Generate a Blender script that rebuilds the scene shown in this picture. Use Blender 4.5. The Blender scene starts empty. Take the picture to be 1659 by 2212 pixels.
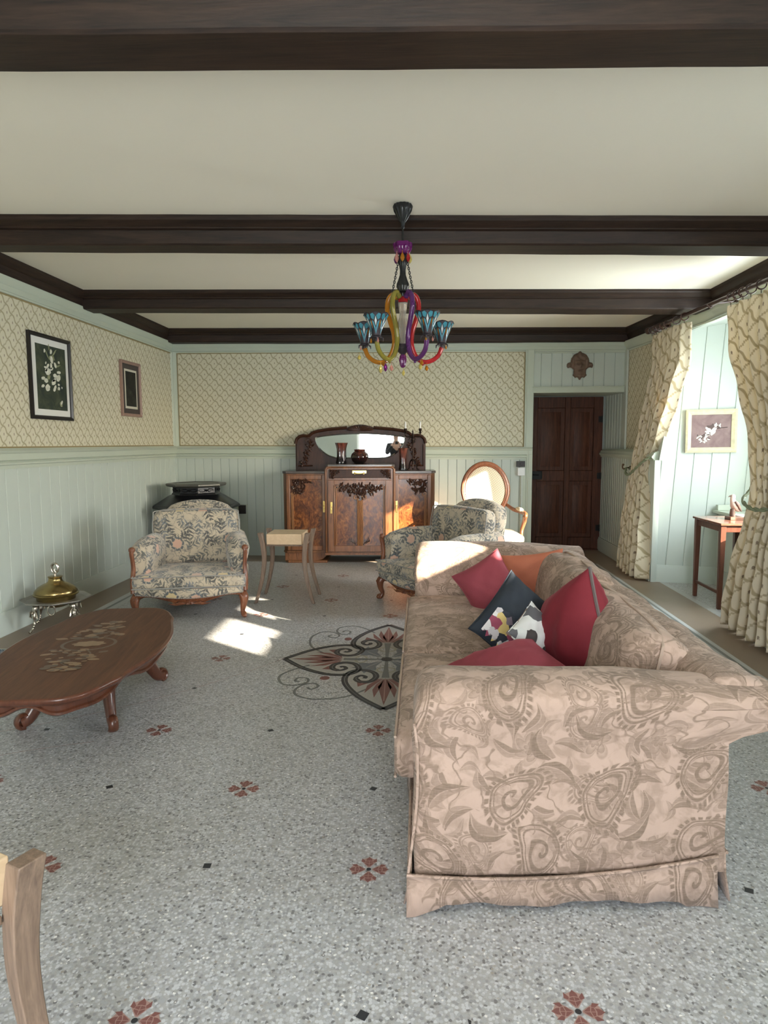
import bpy, bmesh, math, random
from math import sin, cos, pi, radians, sqrt, atan2, exp
from mathutils import Matrix, Vector, Euler

sc = bpy.context.scene
COL = sc.collection
random.seed(7)

# ------------------------------------------------------------------ camera
IMG_W, IMG_H = 1659, 2212
FOCAL_PX, CAM_YAW, CAM_PITCH, CAM_ROLL, CAM_Z = 1443.0, -0.05732, 0.10339, 0.00338, 1.45
cam_data = bpy.data.cameras.new('camera')
cam = bpy.data.objects.new('camera', cam_data)
COL.objects.link(cam)
cam_data.sensor_fit = 'HORIZONTAL'
cam_data.sensor_width = 36.0
cam_data.lens = FOCAL_PX * 36.0 / IMG_W
cam_data.clip_start = 0.05
_f = Vector((sin(CAM_YAW) * cos(CAM_PITCH), cos(CAM_YAW) * cos(CAM_PITCH), -sin(CAM_PITCH)))
_r = Vector((cos(CAM_YAW), -sin(CAM_YAW), 0))
_d = _f.cross(_r)
_r2 = cos(CAM_ROLL) * _r + sin(CAM_ROLL) * _d
_d2 = -sin(CAM_ROLL) * _r + cos(CAM_ROLL) * _d
cam.matrix_world = Matrix(((_r2.x, -_d2.x, -_f.x, 0), (_r2.y, -_d2.y, -_f.y, 0), (_r2.z, -_d2.z, -_f.z, CAM_Z), (0, 0, 0, 1)))
sc.camera = cam

# ------------------------------------------------------------------ world, sun, exposure
SUN_DIR = Vector((-1.0, 0.75, -0.464)).normalized()      # the way the light travels
world = bpy.data.worlds.new('sky')
sc.world = world
world.use_nodes = True
wn = world.node_tree
wn.nodes.clear()
w_out = wn.nodes.new('ShaderNodeOutputWorld')
w_bg = wn.nodes.new('ShaderNodeBackground')
w_sky = wn.nodes.new('ShaderNodeTexSky')
w_sky.sky_type = 'NISHITA'
w_sky.sun_disc = False
w_sky.sun_elevation = radians(24)
w_sky.sun_rotation = atan2(-SUN_DIR.x, -SUN_DIR.y)
w_sky.air_density = 1.0
w_sky.dust_density = 3.0
w_mix = wn.nodes.new('ShaderNodeMix')
w_mix.data_type = 'RGBA'
w_mix.inputs[0].default_value = 0.5
w_mix.inputs[7].default_value = (0.45, 0.46, 0.46, 1)
wn.links.new(w_sky.outputs[0], w_mix.inputs[6])
wn.links.new(w_mix.outputs[2], w_bg.inputs[0])
w_bg.inputs[1].default_value = 2.0
wn.links.new(w_bg.outputs[0], w_out.inputs[0])

sun_data = bpy.data.lights.new('sun', 'SUN')
sun_data.energy = 34.0
sun_data.angle = radians(0.6)
sun_data.color = (1.0, 0.86, 0.68)
sun = bpy.data.objects.new('sun', sun_data)
COL.objects.link(sun)
sun.rotation_euler = (-SUN_DIR).to_track_quat('Z', 'Y').to_euler()
sun.location = (8, -4, 6)


def window_light(name, loc, nrm, w, h, power, color=(1, 1, 1)):
    """daylight entering through one window: an area lamp filling the window opening"""
    d = bpy.data.lights.new(name, 'AREA')
    d.shape = 'RECTANGLE'
    d.size, d.size_y = w, h
    d.energy = power
    d.color = color
    o = bpy.data.objects.new(name, d)
    COL.objects.link(o)
    o.location = loc
    o.rotation_euler = Vector(nrm).to_track_quat('-Z', 'Z').to_euler()
    return o


window_light('daylight_alcove', (3.40, 5.55, 1.6), (-1, 0, 0), 1.2, 1.5, 72, (0.85, 0.93, 1.0))
window_light('daylight_side', (3.40, 1.9, 2.19), (-1, 0.25, -0.08), 1.5, 0.36, 105, (0.78, 0.88, 1.0))
window_light('daylight_rear', (-0.05, -1.58, 1.3), (0, 1, 0), 1.7, 1.9, 122, (0.90, 0.94, 1.0))

sc.view_settings.view_transform = 'Standard'
sc.view_settings.look = 'None'
sc.view_settings.exposure = 0.68
sc.view_settings.gamma = 1.0
sc.view_settings.use_curve_mapping = False
cy = sc.cycles
cy.use_denoising = True
cy.max_bounces = 8
cy.diffuse_bounces = 5
cy.glossy_bounces = 4
cy.transmission_bounces = 6
cy.transparent_max_bounces = 8
cy.caustics_reflective = False
cy.caustics_refractive = False
cy.sample_clamp_indirect = 6.0
cy.use_adaptive_sampling = True
cy.adaptive_threshold = 0.02


# ------------------------------------------------------------------ mesh builder
class MB:
    """collects shapes, then links them as ONE mesh object"""

    def __init__(self):
        self.v, self.f, self.m, self.uv = [], [], [], []

    def add(self, verts, faces, m=0, T=None, uvs=None):
        o = len(self.v)
        for p in verts:
            p = Vector(p)
            self.v.append(T @ p if T is not None else p)
        for i, f in enumerate(faces):
            self.f.append([o + k for k in f])
            self.m.append(m)
            self.uv.append([uvs[k] for k in f] if uvs else None)
        return self

    def box(self, x0, x1, y0, y1, z0, z1, m=0, T=None):
        v = [(x, y, z) for z in (z0, z1) for y in (y0, y1) for x in (x0, x1)]
        f = [(0, 2, 3, 1), (4, 5, 7, 6), (0, 1, 5, 4), (2, 6, 7, 3), (0, 4, 6, 2), (1, 3, 7, 5)]
        return self.add(v, f, m, T)

    def prism(self, poly, a, b, axis='z', m=0, T=None):
        """polygon (list of 2-D points) extruded between a and b along an axis"""
        n = len(poly)

        def P(p, t):
            return {'z': (p[0], p[1], t), 'y': (p[0], t, p[1]), 'x': (t, p[0], p[1])}[axis]
        v = [P(p, a) for p in poly] + [P(p, b) for p in poly]
        f = [tuple(range(n))[::-1], tuple(range(n, 2 * n))]
        f += [(i, (i + 1) % n, n + (i + 1) % n, n + i) for i in range(n)]
        return self.add(v, f, m, T)

    def loft(self, rings, closed=True, caps=True, m=0, T=None, loop=False, uvs=None):
        n = len(rings[0])
        v = [p for r in rings for p in r]
        f = []
        k = len(rings)
        for i in range(k if loop else k - 1):
            a, b = i * n, ((i + 1) % k) * n
            for j in range(n if closed else n - 1):
                j2 = (j + 1) % n
                f.append((a + j, a + j2, b + j2, b + j))
        if caps and closed and not loop:
            f.append(tuple(range(n))[::-1])
            f.append(tuple((k - 1) * n + j for j in range(n)))
        return self.add(v, f, m, T, uvs)

    def lathe(self, prof, seg=24, c=(0, 0, 0), m=0, T=None, sx=1.0, sy=1.0, a0=0.0, flute=None):
        rings = []
        for r, z in prof:
            ring = []
            for i in range(seg):
                a = a0 + 2 * pi * i / seg
                rr = r * (flute(a, z) if flute else 1)
                ring.append((c[0] + rr * cos(a) * sx, c[1] + rr * sin(a) * sy, c[2] + z))
            rings.append(ring)
        return self.loft(rings, True, True, m, T)

    def tube(self, pts, rad, seg=8, m=0, T=None, caps=True, loop=False, flat=None):
        """sweep a circle (or flattened ellipse) along points; rad number or list"""
        pts = [Vector(p) for p in pts]
        n = len(pts)
        rings = []
        up = None
        for i, p in enumerate(pts):
            if loop:
                t = pts[(i + 1) % n] - pts[i - 1]
            else:
                t = pts[min(i + 1, n - 1)] - pts[max(i - 1, 0)]
            t = t.normalized() if t.length > 1e-9 else Vector((0, 0, 1))
            if up is None:
                up = Vector((0, 0, 1)) if abs(t.z) < 0.9 else Vector((1, 0, 0))
                if flat is not None and len(flat) > 2:
                    up = Vector(flat[2])
            s = t.cross(up)
            s = s.normalized() if s.length > 1e-6 else t.orthogonal().normalized()
            up = s.cross(t).normalized()
            r = rad[i] if isinstance(rad, (list, tuple)) else rad
            a_, b_ = (r, r) if flat is None else (r * flat[0], r * flat[1])
            rings.append([p + s * (a_ * cos(2 * pi * k / seg)) + up * (b_ * sin(2 * pi * k / seg)) for k in range(seg)])
        return self.loft(rings, True, caps, m, T, loop)

    def ball(self, c, r, seg=12, m=0, sz=1.0, sx=1.0, sy=1.0, T=None):
        prof = [(max(1e-4, r * sin(pi * i / (seg // 2))), -r * cos(pi * i / (seg // 2)) * sz) for i in range(seg // 2 + 1)]
        return self.lathe(prof, seg, c, m, T, sx, sy)

    def build(self, name, mats, parent=None, smooth=40, bevel=0.0, bseg=2, sub=0, loc=None, uvscale=1.0, org=None):
        me = bpy.data.meshes.new(name)
        if org is not None:      # shapes given in room coordinates, thing's base at org
            self.v = [p - Vector(org) for p in self.v]
        me.from_pydata([tuple(p) for p in self.v], [], self.f)
        if not isinstance(mats, (list, tuple)):
            mats = [mats]
        for mt in mats:
            me.materials.append(mt)
        me.polygons.foreach_set('material_index', self.m)
        uvl = me.uv_layers.new(name='UVMap')
        dat = [0.0] * (2 * len(me.loops))
        for pi_, p in enumerate(me.polygons):
            given = self.uv[pi_]
            n = p.normal
            ax = max(range(3), key=lambda k: abs(n[k]))
            for q, li in enumerate(p.loop_indices):
                co = me.vertices[me.loops[li].vertex_index].co
                if given:
                    u, w = given[q]
                elif ax == 0:
                    u, w = co.y, co.z
                elif ax == 1:
                    u, w = co.x, co.z
                else:
                    u, w = co.x, co.y
                dat[2 * li], dat[2 * li + 1] = u * uvscale, w * uvscale
        uvl.data.foreach_set('uv', dat)
        me.update()
        bm = bmesh.new()
        bm.from_mesh(me)
        bmesh.ops.recalc_face_normals(bm, faces=bm.faces)
        bm.to_mesh(me)
        bm.free()
        if smooth:
            me.polygons.foreach_set('use_smooth', [True] * len(me.polygons))
            me.set_sharp_from_angle(angle=radians(smooth))
        ob = bpy.data.objects.new(name, me)
        COL.objects.link(ob)
        if parent:
            ob.parent = parent
        if loc:
            ob.location = loc
        if bevel:
            bv = ob.modifiers.new('bevel', 'BEVEL')
            bv.width = bevel
            bv.segments = bseg
            bv.limit_method = 'ANGLE'
            bv.angle_limit = radians(35)
        if sub:
            sb = ob.modifiers.new('sub', 'SUBSURF')
            sb.levels = sub
            sb.render_levels = sub
        return ob


def rot(rx=0, ry=0, rz=0, loc=(0, 0, 0), s=None):
    T = Matrix.Translation(loc) @ Euler((rx, ry, rz)).to_matrix().to_4x4()
    if s:
        T = T @ Matrix.Diagonal((s[0], s[1], s[2], 1))
    return T


def tag(o, label, cat, group=None):
    o['label'] = label
    o['category'] = cat
    if group:
        o['group'] = group
    return o


def thing(name, label, cat, loc=(0, 0, 0), rz=0.0, group=None):
    o = bpy.data.objects.new(name, None)
    o.empty_display_size = 0.1
    COL.objects.link(o)
    o.location = loc
    o.rotation_euler = (0, 0, rz)
    return tag(o, label, cat, group)


def struct(o):
    o['kind'] = 'structure'
    return o


def dup(root, loc=None, rz=None, label=None):
    def cp(o, parent):
        c = o.copy()
        COL.objects.link(c)
        c.parent = parent
        for ch in list(o.children):
            cp(ch, c)
        return c
    r = cp(root, None)
    if loc:
        r.location = loc
    if rz is not None:
        r.rotation_euler = (0, 0, rz)
    if label:
        r['label'] = label
    return r


def lerp(a, b, t):
    return a + (b - a) * t


def catmull(pts, n=8, loop=False):
    """smooth curve through points"""
    P = [Vector(p) for p in pts]
    out = []
    k = len(P)
    for i in range(k if loop else k - 1):
        if loop:
            p0, p1, p2, p3 = P[i - 1], P[i], P[(i + 1) % k], P[(i + 2) % k]
        else:
            p0, p1, p2, p3 = P[max(i - 1, 0)], P[i], P[i + 1], P[min(i + 2, k - 1)]
        for j in range(n):
            t = j / n
            out.append(0.5 * ((2 * p1) + (p2 - p0) * t + (2 * p0 - 5 * p1 + 4 * p2 - p3) * t * t + (3 * p1 - p0 - 3 * p2 + p3) * t ** 3))
    if not loop:
        out.append(P[-1])
    return out


def soft_box(mb, x0, x1, y0, y1, z0, z1, r=0.05, puff=0.0, m=0, T=None, n=14, lump=0.0, seed=0.0, puffx=0.0):
    """upholstered block: rounded edges, puffed top"""
    c = Vector(((x0 + x1) / 2, (y0 + y1) / 2, (z0 + z1) / 2))
    h = Vector(((x1 - x0) / 2, (y1 - y0) / 2, (z1 - z0) / 2))
    r = min(r, h.x, h.y, h.z)
    inner = Vector((h.x - r, h.y - r, h.z - r))
    for ax in range(3):
        for sg in (-1, 1):
            V, F = [], []
            for i in range(n + 1):
                for j in range(n + 1):
                    a, b = -1 + 2 * i / n, -1 + 2 * j / n
                    # denser towards the edges
                    a, b = sin(a * pi / 2), sin(b * pi / 2)
                    q = [0, 0, 0]
                    q[ax], q[(ax + 1) % 3], q[(ax + 2) % 3] = sg, a, b
                    p = Vector((q[0] * h.x, q[1] * h.y, q[2] * h.z))
                    k = Vector([max(-inner[t], min(inner[t], p[t])) for t in range(3)])
                    d = p - k
                    p = k + d.normalized() * r if d.length > 1e-9 else p
                    fx, fy, fz = p.x / h.x, p.y / h.y, p.z / h.z
                    p.z += puff * (1 - fx * fx) * (1 - fy * fy) * (1 if fz > 0 else -0.3) * abs(fz)
                    p.x += puffx * (1 - fy * fy) * (1 - fz * fz) * fx
                    if lump:
                        w = c + p
                        p += Vector((0.5, 0.4, 1.0)) * lump * (sin(9 * w.x + 5 * w.y + seed) * sin(7 * w.y - 4 * w.z + 2 * seed) + 0.5 * sin(17 * w.y + 11 * w.z + seed))
                    V.append(c + p)
            for i in range(n):
                for j in range(n):
                    a = i * (n + 1) + j
                    f = (a, a + n + 1, a + n + 2, a + 1)
                    F.append(f if sg > 0 else f[::-1])
            mb.add(V, F, m, T)
    return mb


def weld(ob, d=0.0004):
    bm = bmesh.new()
    bm.from_mesh(ob.data)
    bmesh.ops.remove_doubles(bm, verts=bm.verts, dist=d)
    bmesh.ops.recalc_face_normals(bm, faces=bm.faces)
    bm.to_mesh(ob.data)
    bm.free()
    return ob


# ------------------------------------------------------------------ node expressions
class S:
    nt = None

    def __init__(self, sock):
        self.s = sock

    @staticmethod
    def op(o, *a):
        n = S.nt.nodes.new('ShaderNodeMath')
        n.operation = o
        for i, x in enumerate(a):
            if isinstance(x, S):
                S.nt.links.new(x.s, n.inputs[i])
            else:
                n.inputs[i].default_value = x
        return S(n.outputs[0])

    def __add__(self, o): return S.op('ADD', self, o)
    __radd__ = __add__
    def __sub__(self, o): return S.op('SUBTRACT', self, o)
    def __rsub__(self, o): return S.op('SUBTRACT', o, self)
    def __mul__(self, o): return S.op('MULTIPLY', self, o)
    __rmul__ = __mul__
    def __truediv__(self, o): return S.op('DIVIDE', self, o)
    def __neg__(self): return S.op('MULTIPLY', self, -1.0)
    def abs(self): return S.op('ABSOLUTE', self)
    def fract(self): return S.op('FRACT', self)
    def sin(self): return S.op('SINE', self)
    def cos(self): return S.op('COSINE', self)
    def sqrt(self): return S.op('SQRT', self)
    def lt(self, o): return S.op('LESS_THAN', self, o)
    def gt(self, o): return S.op('GREATER_THAN', self, o)
    def max(self, o): return S.op('MAXIMUM', self, o)
    def min(self, o): return S.op('MINIMUM', self, o)
    def pow(self, o): return S.op('POWER', self, o)
    def atan2(self, o): return S.op('ARCTAN2', self, o)
    def clamp(self): return self.max(0.0).min(1.0)

    def below(self, edge, soft=0.1):
        """1 where self < edge, soft border"""
        return ((edge - self) / soft + 0.5).clamp() if isinstance(edge, S) else ((self * (-1.0 / soft)) + (edge / soft + 0.5)).clamp()


class Mat:
    def __init__(self, name, rough=0.6, metal=0.0, spec=0.5):
        self.m = bpy.data.materials.new(name)
        self.m.use_nodes = True
        self.nt = self.m.node_tree
        self.b = self.nt.nodes['Principled BSDF']
        self.b.inputs['Roughness'].default_value = rough
        self.b.inputs['Metallic'].default_value = metal
        self.b.inputs['Specular IOR Level'].default_value = spec
        S.nt = self.nt

    def n(self, kind):
        return self.nt.nodes.new(kind)

    def l(self, a, b):
        self.nt.links.new(a.s if isinstance(a, S) else a, b)

    def coord(self, which='UV', scale=None, rotz=0):
        t = self.n('ShaderNodeTexCoord').outputs[which]
        if scale or rotz:
            mp = self.n('ShaderNodeMapping')
            self.l(t, mp.inputs[0])
            if scale:
                mp.inputs['Scale'].default_value = scale
            mp.inputs['Rotation'].default_value = (0, 0, rotz)
            t = mp.outputs[0]
        return t

    def xyz(self, v):
        x = self.n('ShaderNodeSeparateXYZ')
        self.l(v, x.inputs[0])
        return S(x.outputs[0]), S(x.outputs[1]), S(x.outputs[2])

    def vec(self, x, y, z=0.0):
        c = self.n('ShaderNodeCombineXYZ')
        for i, a in enumerate((x, y, z)):
            if isinstance(a, S):
                self.l(a, c.inputs[i])
            else:
                c.inputs[i].default_value = a
        return c.outputs[0]

    def noise(self, v, scale, detail=3.0, rough=0.5, dist=0.0, out=0):
        t = self.n('ShaderNodeTexNoise')
        if v is not None:
            self.l(v, t.inputs['Vector'])
        t.inputs['Scale'].default_value = scale
        t.inputs['Detail'].default_value = detail
        t.inputs['Roughness'].default_value = rough
        t.inputs['Distortion'].default_value = dist
        return S(t.outputs[0]) if out == 0 else t.outputs[1]

    def voronoi(self, v, scale, rand=1.0, dims='2D', feature='F1'):
        t = self.n('ShaderNodeTexVoronoi')
        t.voronoi_dimensions = dims
        t.feature = feature
        self.l(v, t.inputs['Vector'])
        t.inputs['Scale'].default_value = scale
        t.inputs['Randomness'].default_value = rand
        return t

    def mix(self, f, a, b):
        """colours a, b (tuples or sockets) mixed by f"""
        x = self.n('ShaderNodeMix')
        x.data_type = 'RGBA'
        for i, c in ((6, a), (7, b)):
            if isinstance(c, tuple):
                x.inputs[i].default_value = (*c[:3], 1)
            else:
                self.l(c, x.inputs[i])
        if isinstance(f, (int, float)):
            x.inputs[0].default_value = f
        else:
            self.l(f, x.inputs[0])
        return x.outputs[2]

    def ramp(self, f, stops, interp='LINEAR'):
        r = self.n('ShaderNodeValToRGB')
        cr = r.color_ramp
        cr.interpolation = interp
        while len(cr.elements) < len(stops):
            cr.elements.new(0.5)
        for e, (p, c) in zip(cr.elements, stops):
            e.position = p
            e.color = (*c[:3], 1)
        self.l(f, r.inputs[0])
        return r.outputs[0]

    def color(self, c):
        if isinstance(c, tuple):
            self.b.inputs['Base Color'].default_value = (*c[:3], 1)
        else:
            self.l(c, self.b.inputs['Base Color'])
        return self

    def bump(self, h, strength=0.3, dist=0.01):
        bp = self.n('ShaderNodeBump')
        bp.inputs['Strength'].default_value = strength
        bp.inputs['Distance'].default_value = dist
        self.l(h, bp.inputs['Height'])
        self.l(bp.outputs[0], self.b.inputs['Normal'])
        return self

    def cells(self, u, v, scale, rand=0.75, off=(0.0, 0.0)):
        """scattered motifs: local rotated coordinates in each Voronoi cell (cell about 1 wide) and two random numbers"""
        vv = self.vec(u + off[0], v + off[1])
        t = self.voronoi(vv, scale, rand)
        px, py, _ = self.xyz(t.outputs['Position'])
        cr = self.n('ShaderNodeSeparateColor')
        self.l(t.outputs['Color'], cr.inputs[0])
        r1, r2 = S(cr.outputs[0]), S(cr.outputs[1])
        dx, dy = (u + off[0] - px) * scale, (v + off[1] - py) * scale
        a = r1 * (2 * pi)
        c, s = a.cos(), a.sin()
        return dx * c - dy * s, dx * s + dy * c, r1, r2


def plain(name, c, rough=0.6, metal=0.0, spec=0.5, noise=0.0, nscale=8.0, bump=0.0, bscale=60.0):
    M = Mat(name, rough, metal, spec)
    v = M.coord('Object')
    if noise:
        f = M.noise(v, nscale, 4)
        M.color(M.mix(f, tuple(x * (1 - noise) for x in c), tuple(min(1, x * (1 + noise)) for x in c)))
    else:
        M.color(c)
    if bump:
        M.bump(M.noise(v, bscale, 3), bump, 0.005)
    return M.m


def wood(name, dark, light, rough=0.4, stretch=(18, 18, 1.4), scale=2.2, dist=1.2, bump=0.08, spec=0.5, coat=0.0):
    M = Mat(name, rough, 0, spec)
    v = M.coord('Object', stretch)
    f = M.noise(v, scale, 6, 0.62, dist)
    g = M.noise(v, scale * 5, 3, 0.5)
    k = (f * 0.8 + g * 0.3 - 0.05).clamp()
    M.color(M.ramp(k, [(0.3, dark), (0.5, tuple(lerp(a, b, 0.45) for a, b in zip(dark, light))), (0.72, light)]))
    M.b.inputs['Coat Weight'].default_value = coat
    M.b.inputs['Coat Roughness'].default_value = 0.2
    if bump:
        M.bump(k, bump, 0.004)
    return M.m

# ------------------------------------------------------------------ materials of the room
def m_wallpaper(name, pitch_u, pitch_v, ground, line, dot, rough=0.85, soft=1.0):
    M = Mat(name, rough, 0, 0.2)
    u, v, _ = M.xyz(M.coord('UV'))
    uu, vv = u * (1.0 / pitch_u), v * (1.0 / pitch_v)
    a, b = uu + vv, uu - vv
    wob = M.noise(M.coord('UV'), 2.2 / pitch_u, 2) * 0.10
    # wavy garland running down to the right
    la = ((a + (b * (2 * pi)).sin() * 0.075 + wob).fract() - 0.5).abs()
    garl = la.below(0.075, 0.05)
    # fuzzier stripe running up to the right, made of short strokes
    lb = ((b + (a * (4 * pi)).sin() * 0.03 + wob).fract() - 0.5).abs()
    stroke = (a * (2 * pi * 7) + b * 9.0).sin() * 0.03
    strip = (lb + stroke).below(0.055, 0.05) * 0.85
    # one little sprig in the middle of each diamond
    fa, fb = a.fract() - 0.0, b.fract() - 0.0
    ca, cb = ((a + 0.5).fract() - 0.5), ((b + 0.5).fract() - 0.5)
    px, py = (ca + cb), (ca - cb)
    sp = (px * px * 7.0 + (py - 0.03) * (py - 0.03) * 1.7).sqrt().below(0.19, 0.06)
    leaf = (((px.abs() - 0.07) * (px.abs() - 0.07)) * 14.0 + (py + 0.12) * (py + 0.12) * 5.0).sqrt().below(0.10, 0.05) * 0.6
    f = garl.max(strip)
    n = M.noise(M.coord('UV'), 3.0, 4)
    gr = M.mix(n * 0.5, ground, tuple(x * 0.9 for x in ground))
    c1 = M.mix(f * 0.9, gr, line)
    c2 = M.mix(sp.max(leaf) * 0.85, c1, dot)
    M.color(c2)
    return M.m


SAGE = (0.49, 0.545, 0.495)
def m_paint(name, c, rough=0.45):
    M = Mat(name, rough, 0, 0.35)
    v = M.coord('Object')
    f = M.noise(v, 1.7, 5, 0.6)
    M.color(M.mix(f, tuple(x * 0.93 for x in c), tuple(min(1, x * 1.05) for x in c)))
    M.bump(M.noise(v, 45, 3), 0.06, 0.003)
    return M.m


PAINT = m_paint('sage_paint', SAGE)
PAINT_YELLOW_LIT = m_paint('sage_paint_yellow_lit', (0.47, 0.52, 0.435))  # the wall's sage paint with the yellow-green light on the trim coloured in
PAPER = m_wallpaper('trellis_wallpaper', 0.1285, 0.1325, (0.62, 0.59, 0.455), (0.34, 0.30, 0.19), (0.17, 0.125, 0.09))
BORDER = plain('gold_brown_border', (0.27, 0.21, 0.10), 0.7)
CEIL = plain('cream_plaster', (0.85, 0.80, 0.695), 0.9, noise=0.03, nscale=1.2, bump=0.05, bscale=30)
BEAMW = wood('dark_oak', (0.009, 0.005, 0.0035), (0.040, 0.021, 0.013), 0.55, (1.0, 16, 16), 2.0, 1.0, 0.25, 0.3)
BEAMY = wood('dark_oak_side', (0.009, 0.005, 0.0035), (0.040, 0.021, 0.013), 0.55, (16, 1.0, 16), 2.0, 1.0, 0.25, 0.3)


def m_terrazzo():
    M = Mat('terrazzo', 0.34, 0, 0.4)
    v = M.coord('Object')
    t = M.voronoi(v, 108.0, 1.0, '3D')
    c = M.n('ShaderNodeSeparateColor')
    M.l(t.outputs['Color'], c.inputs[0])
    r = S(c.outputs[0])
    chips = M.ramp(r, [(0.0, (0.17, 0.168, 0.168)), (0.07, (0.29, 0.29, 0.295)), (0.24, (0.37, 0.375, 0.382)), (0.46, (0.445, 0.452, 0.462)), (0.70, (0.54, 0.55, 0.56)), (1.0, (0.66, 0.67, 0.675))], 'CONSTANT')
    t2 = M.voronoi(v, 72.0, 1.0, '3D')
    c2 = M.n('ShaderNodeSeparateColor')
    M.l(t2.outputs['Color'], c2.inputs[0])
    big = S(t2.outputs['Distance']).below(0.33, 0.05) * S(c2.outputs[1]).gt(0.80)
    bigc = M.ramp(S(c2.outputs[2]), [(0.0, (0.30, 0.27, 0.23)), (0.4, (0.62, 0.60, 0.56)), (1.0, (0.80, 0.79, 0.76))])
    chips = M.mix(big, chips, bigc)
    mort = M.noise(v, 260.0, 2)
    gap = S(t.outputs['Distance']).gt(0.56)
    base = M.mix(gap * 0.75, chips, M.mix(mort, (0.26, 0.255, 0.245), (0.46, 0.45, 0.43)))
    # worn, slightly stained areas of the slab
    st = M.noise(v, 0.9, 5, 0.6)
    M.color(M.mix(((st - 0.45) * 2.2).clamp() * 0.22, base, (0.27, 0.25, 0.22)))
    w = M.noise(v, 2.3, 4)
    M.l(w * 0.18 + 0.26, M.b.inputs['Roughness'])
    M.bump(M.noise(v, 30, 3), 0.03, 0.003)
    return M.m


TERR = m_terrazzo()
def m_stone(name, c, rough=0.38, n=0.25, sc_=140):
    M = Mat(name, rough, 0, 0.4)
    v = M.coord('Object')
    f = M.noise(v, sc_, 3, 0.7)
    g = M.noise(v, 3.0, 4)
    M.color(M.mix((f * 0.7 + g * 0.5 - 0.1).clamp(), tuple(x * (1 - n) for x in c), tuple(x * (1 + n) for x in c)))
    return M.m


F_BLACK = m_stone('black_marble_tesserae', (0.030, 0.032, 0.036))
F_RED = m_stone('red_marble_tesserae', (0.20, 0.085, 0.075))
F_GREY = m_stone('grey_green_tesserae', (0.155, 0.165, 0.160))
F_BLUE = m_stone('blue_grey_tesserae', (0.155, 0.175, 0.195))
F_OLIVE = m_stone('olive_tesserae', (0.33, 0.31, 0.24))
F_TAUPE = m_stone('taupe_terrazzo_border', (0.235, 0.18, 0.135), n=0.2)
F_PALE = m_stone('pale_border_stone', (0.44, 0.45, 0.45), n=0.15)
F_MORT = m_stone('pinkish_mortar', (0.36, 0.23, 0.20), n=0.1)
F_GROUND = m_stone('medallion_ground', (0.37, 0.36, 0.335), n=0.4)

# ------------------------------------------------------------------ floor with its inlays
XL, YB, YN = -3.18, 8.48, -1.5
fl = MB()
fl.box(XL - 0.1, 3.5, YN - 0.2, 9.2, -0.12, 0.0, 0)
FLM = [TERR, F_BLACK, F_RED, F_GREY, F_BLUE, F_OLIVE, F_TAUPE, F_PALE, F_MORT, F_GROUND]


def deck(poly, m, z=0.0006):
    fl.add([(p[0], p[1], z) for p in poly], [tuple(range(len(poly)))], m)


def ribbon(pts, w, m, z=0.0008, closed=False):
    P = [Vector((p[0], p[1], 0)) for p in pts]
    n = len(P)
    L, R = [], []
    for i in range(n):
        a, b = (P[(i + 1) % n], P[i - 1]) if closed else (P[min(i + 1, n - 1)], P[max(i - 1, 0)])
        t = (a - b).normalized()
        q = Vector((-t.y, t.x, 0))
        ww = (w[i] if isinstance(w, (list, tuple)) else w) / 2
        L.append(P[i] + q * ww)
        R.append(P[i] - q * ww)
    for i in range(n if closed else n - 1):
        j = (i + 1) % n
        fl.add([(q.x, q.y, z) for q in (L[i], R[i], R[j], L[j])], [(0, 1, 2, 3)], m)


# border bands along the walls
deck([(XL, 0), (-2.86, 0), (-2.86, 8.02), (XL, 8.02)], 6, 0.0004)
deck([(-2.86, 0), (-2.80, 0), (-2.80, 7.96), (-2.86, 8.02)], 7, 0.0004)
deck([(-2.80, 0), (-2.77, 0), (-2.77, 7.93), (-2.80, 7.96)], 3, 0.0004)
deck([(-2.77, 0), (-2.71, 0), (-2.71, 7.87), (-2.77, 7.93)], 7, 0.0004)
deck([(XL, 8.02), (2.60, 8.02), (2.60, 9.2), (XL, 9.2)], 6, 0.0004)
deck([(2.14, -1.5), (2.50, -1.5), (2.46, 8.02), (2.10, 8.02)], 6, 0.0004)
deck([(2.10, -1.5), (2.14, -1.5), (2.10, 8.02), (2.07, 8.02)], 7, 0.0004)
deck([(2.07, -1.5), (2.10, -1.5), (2.07, 8.02), (2.045, 8.02)], 3, 0.0004)
deck([(2.02, -1.5), (2.07, -1.5), (2.045, 8.02), (2.00, 8.02)], 7, 0.0004)
deck([(2.50, 4.6), (2.56, 4.6), (2.52, 7.02), (2.46, 7.02)], 7, 0.0004)


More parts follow.
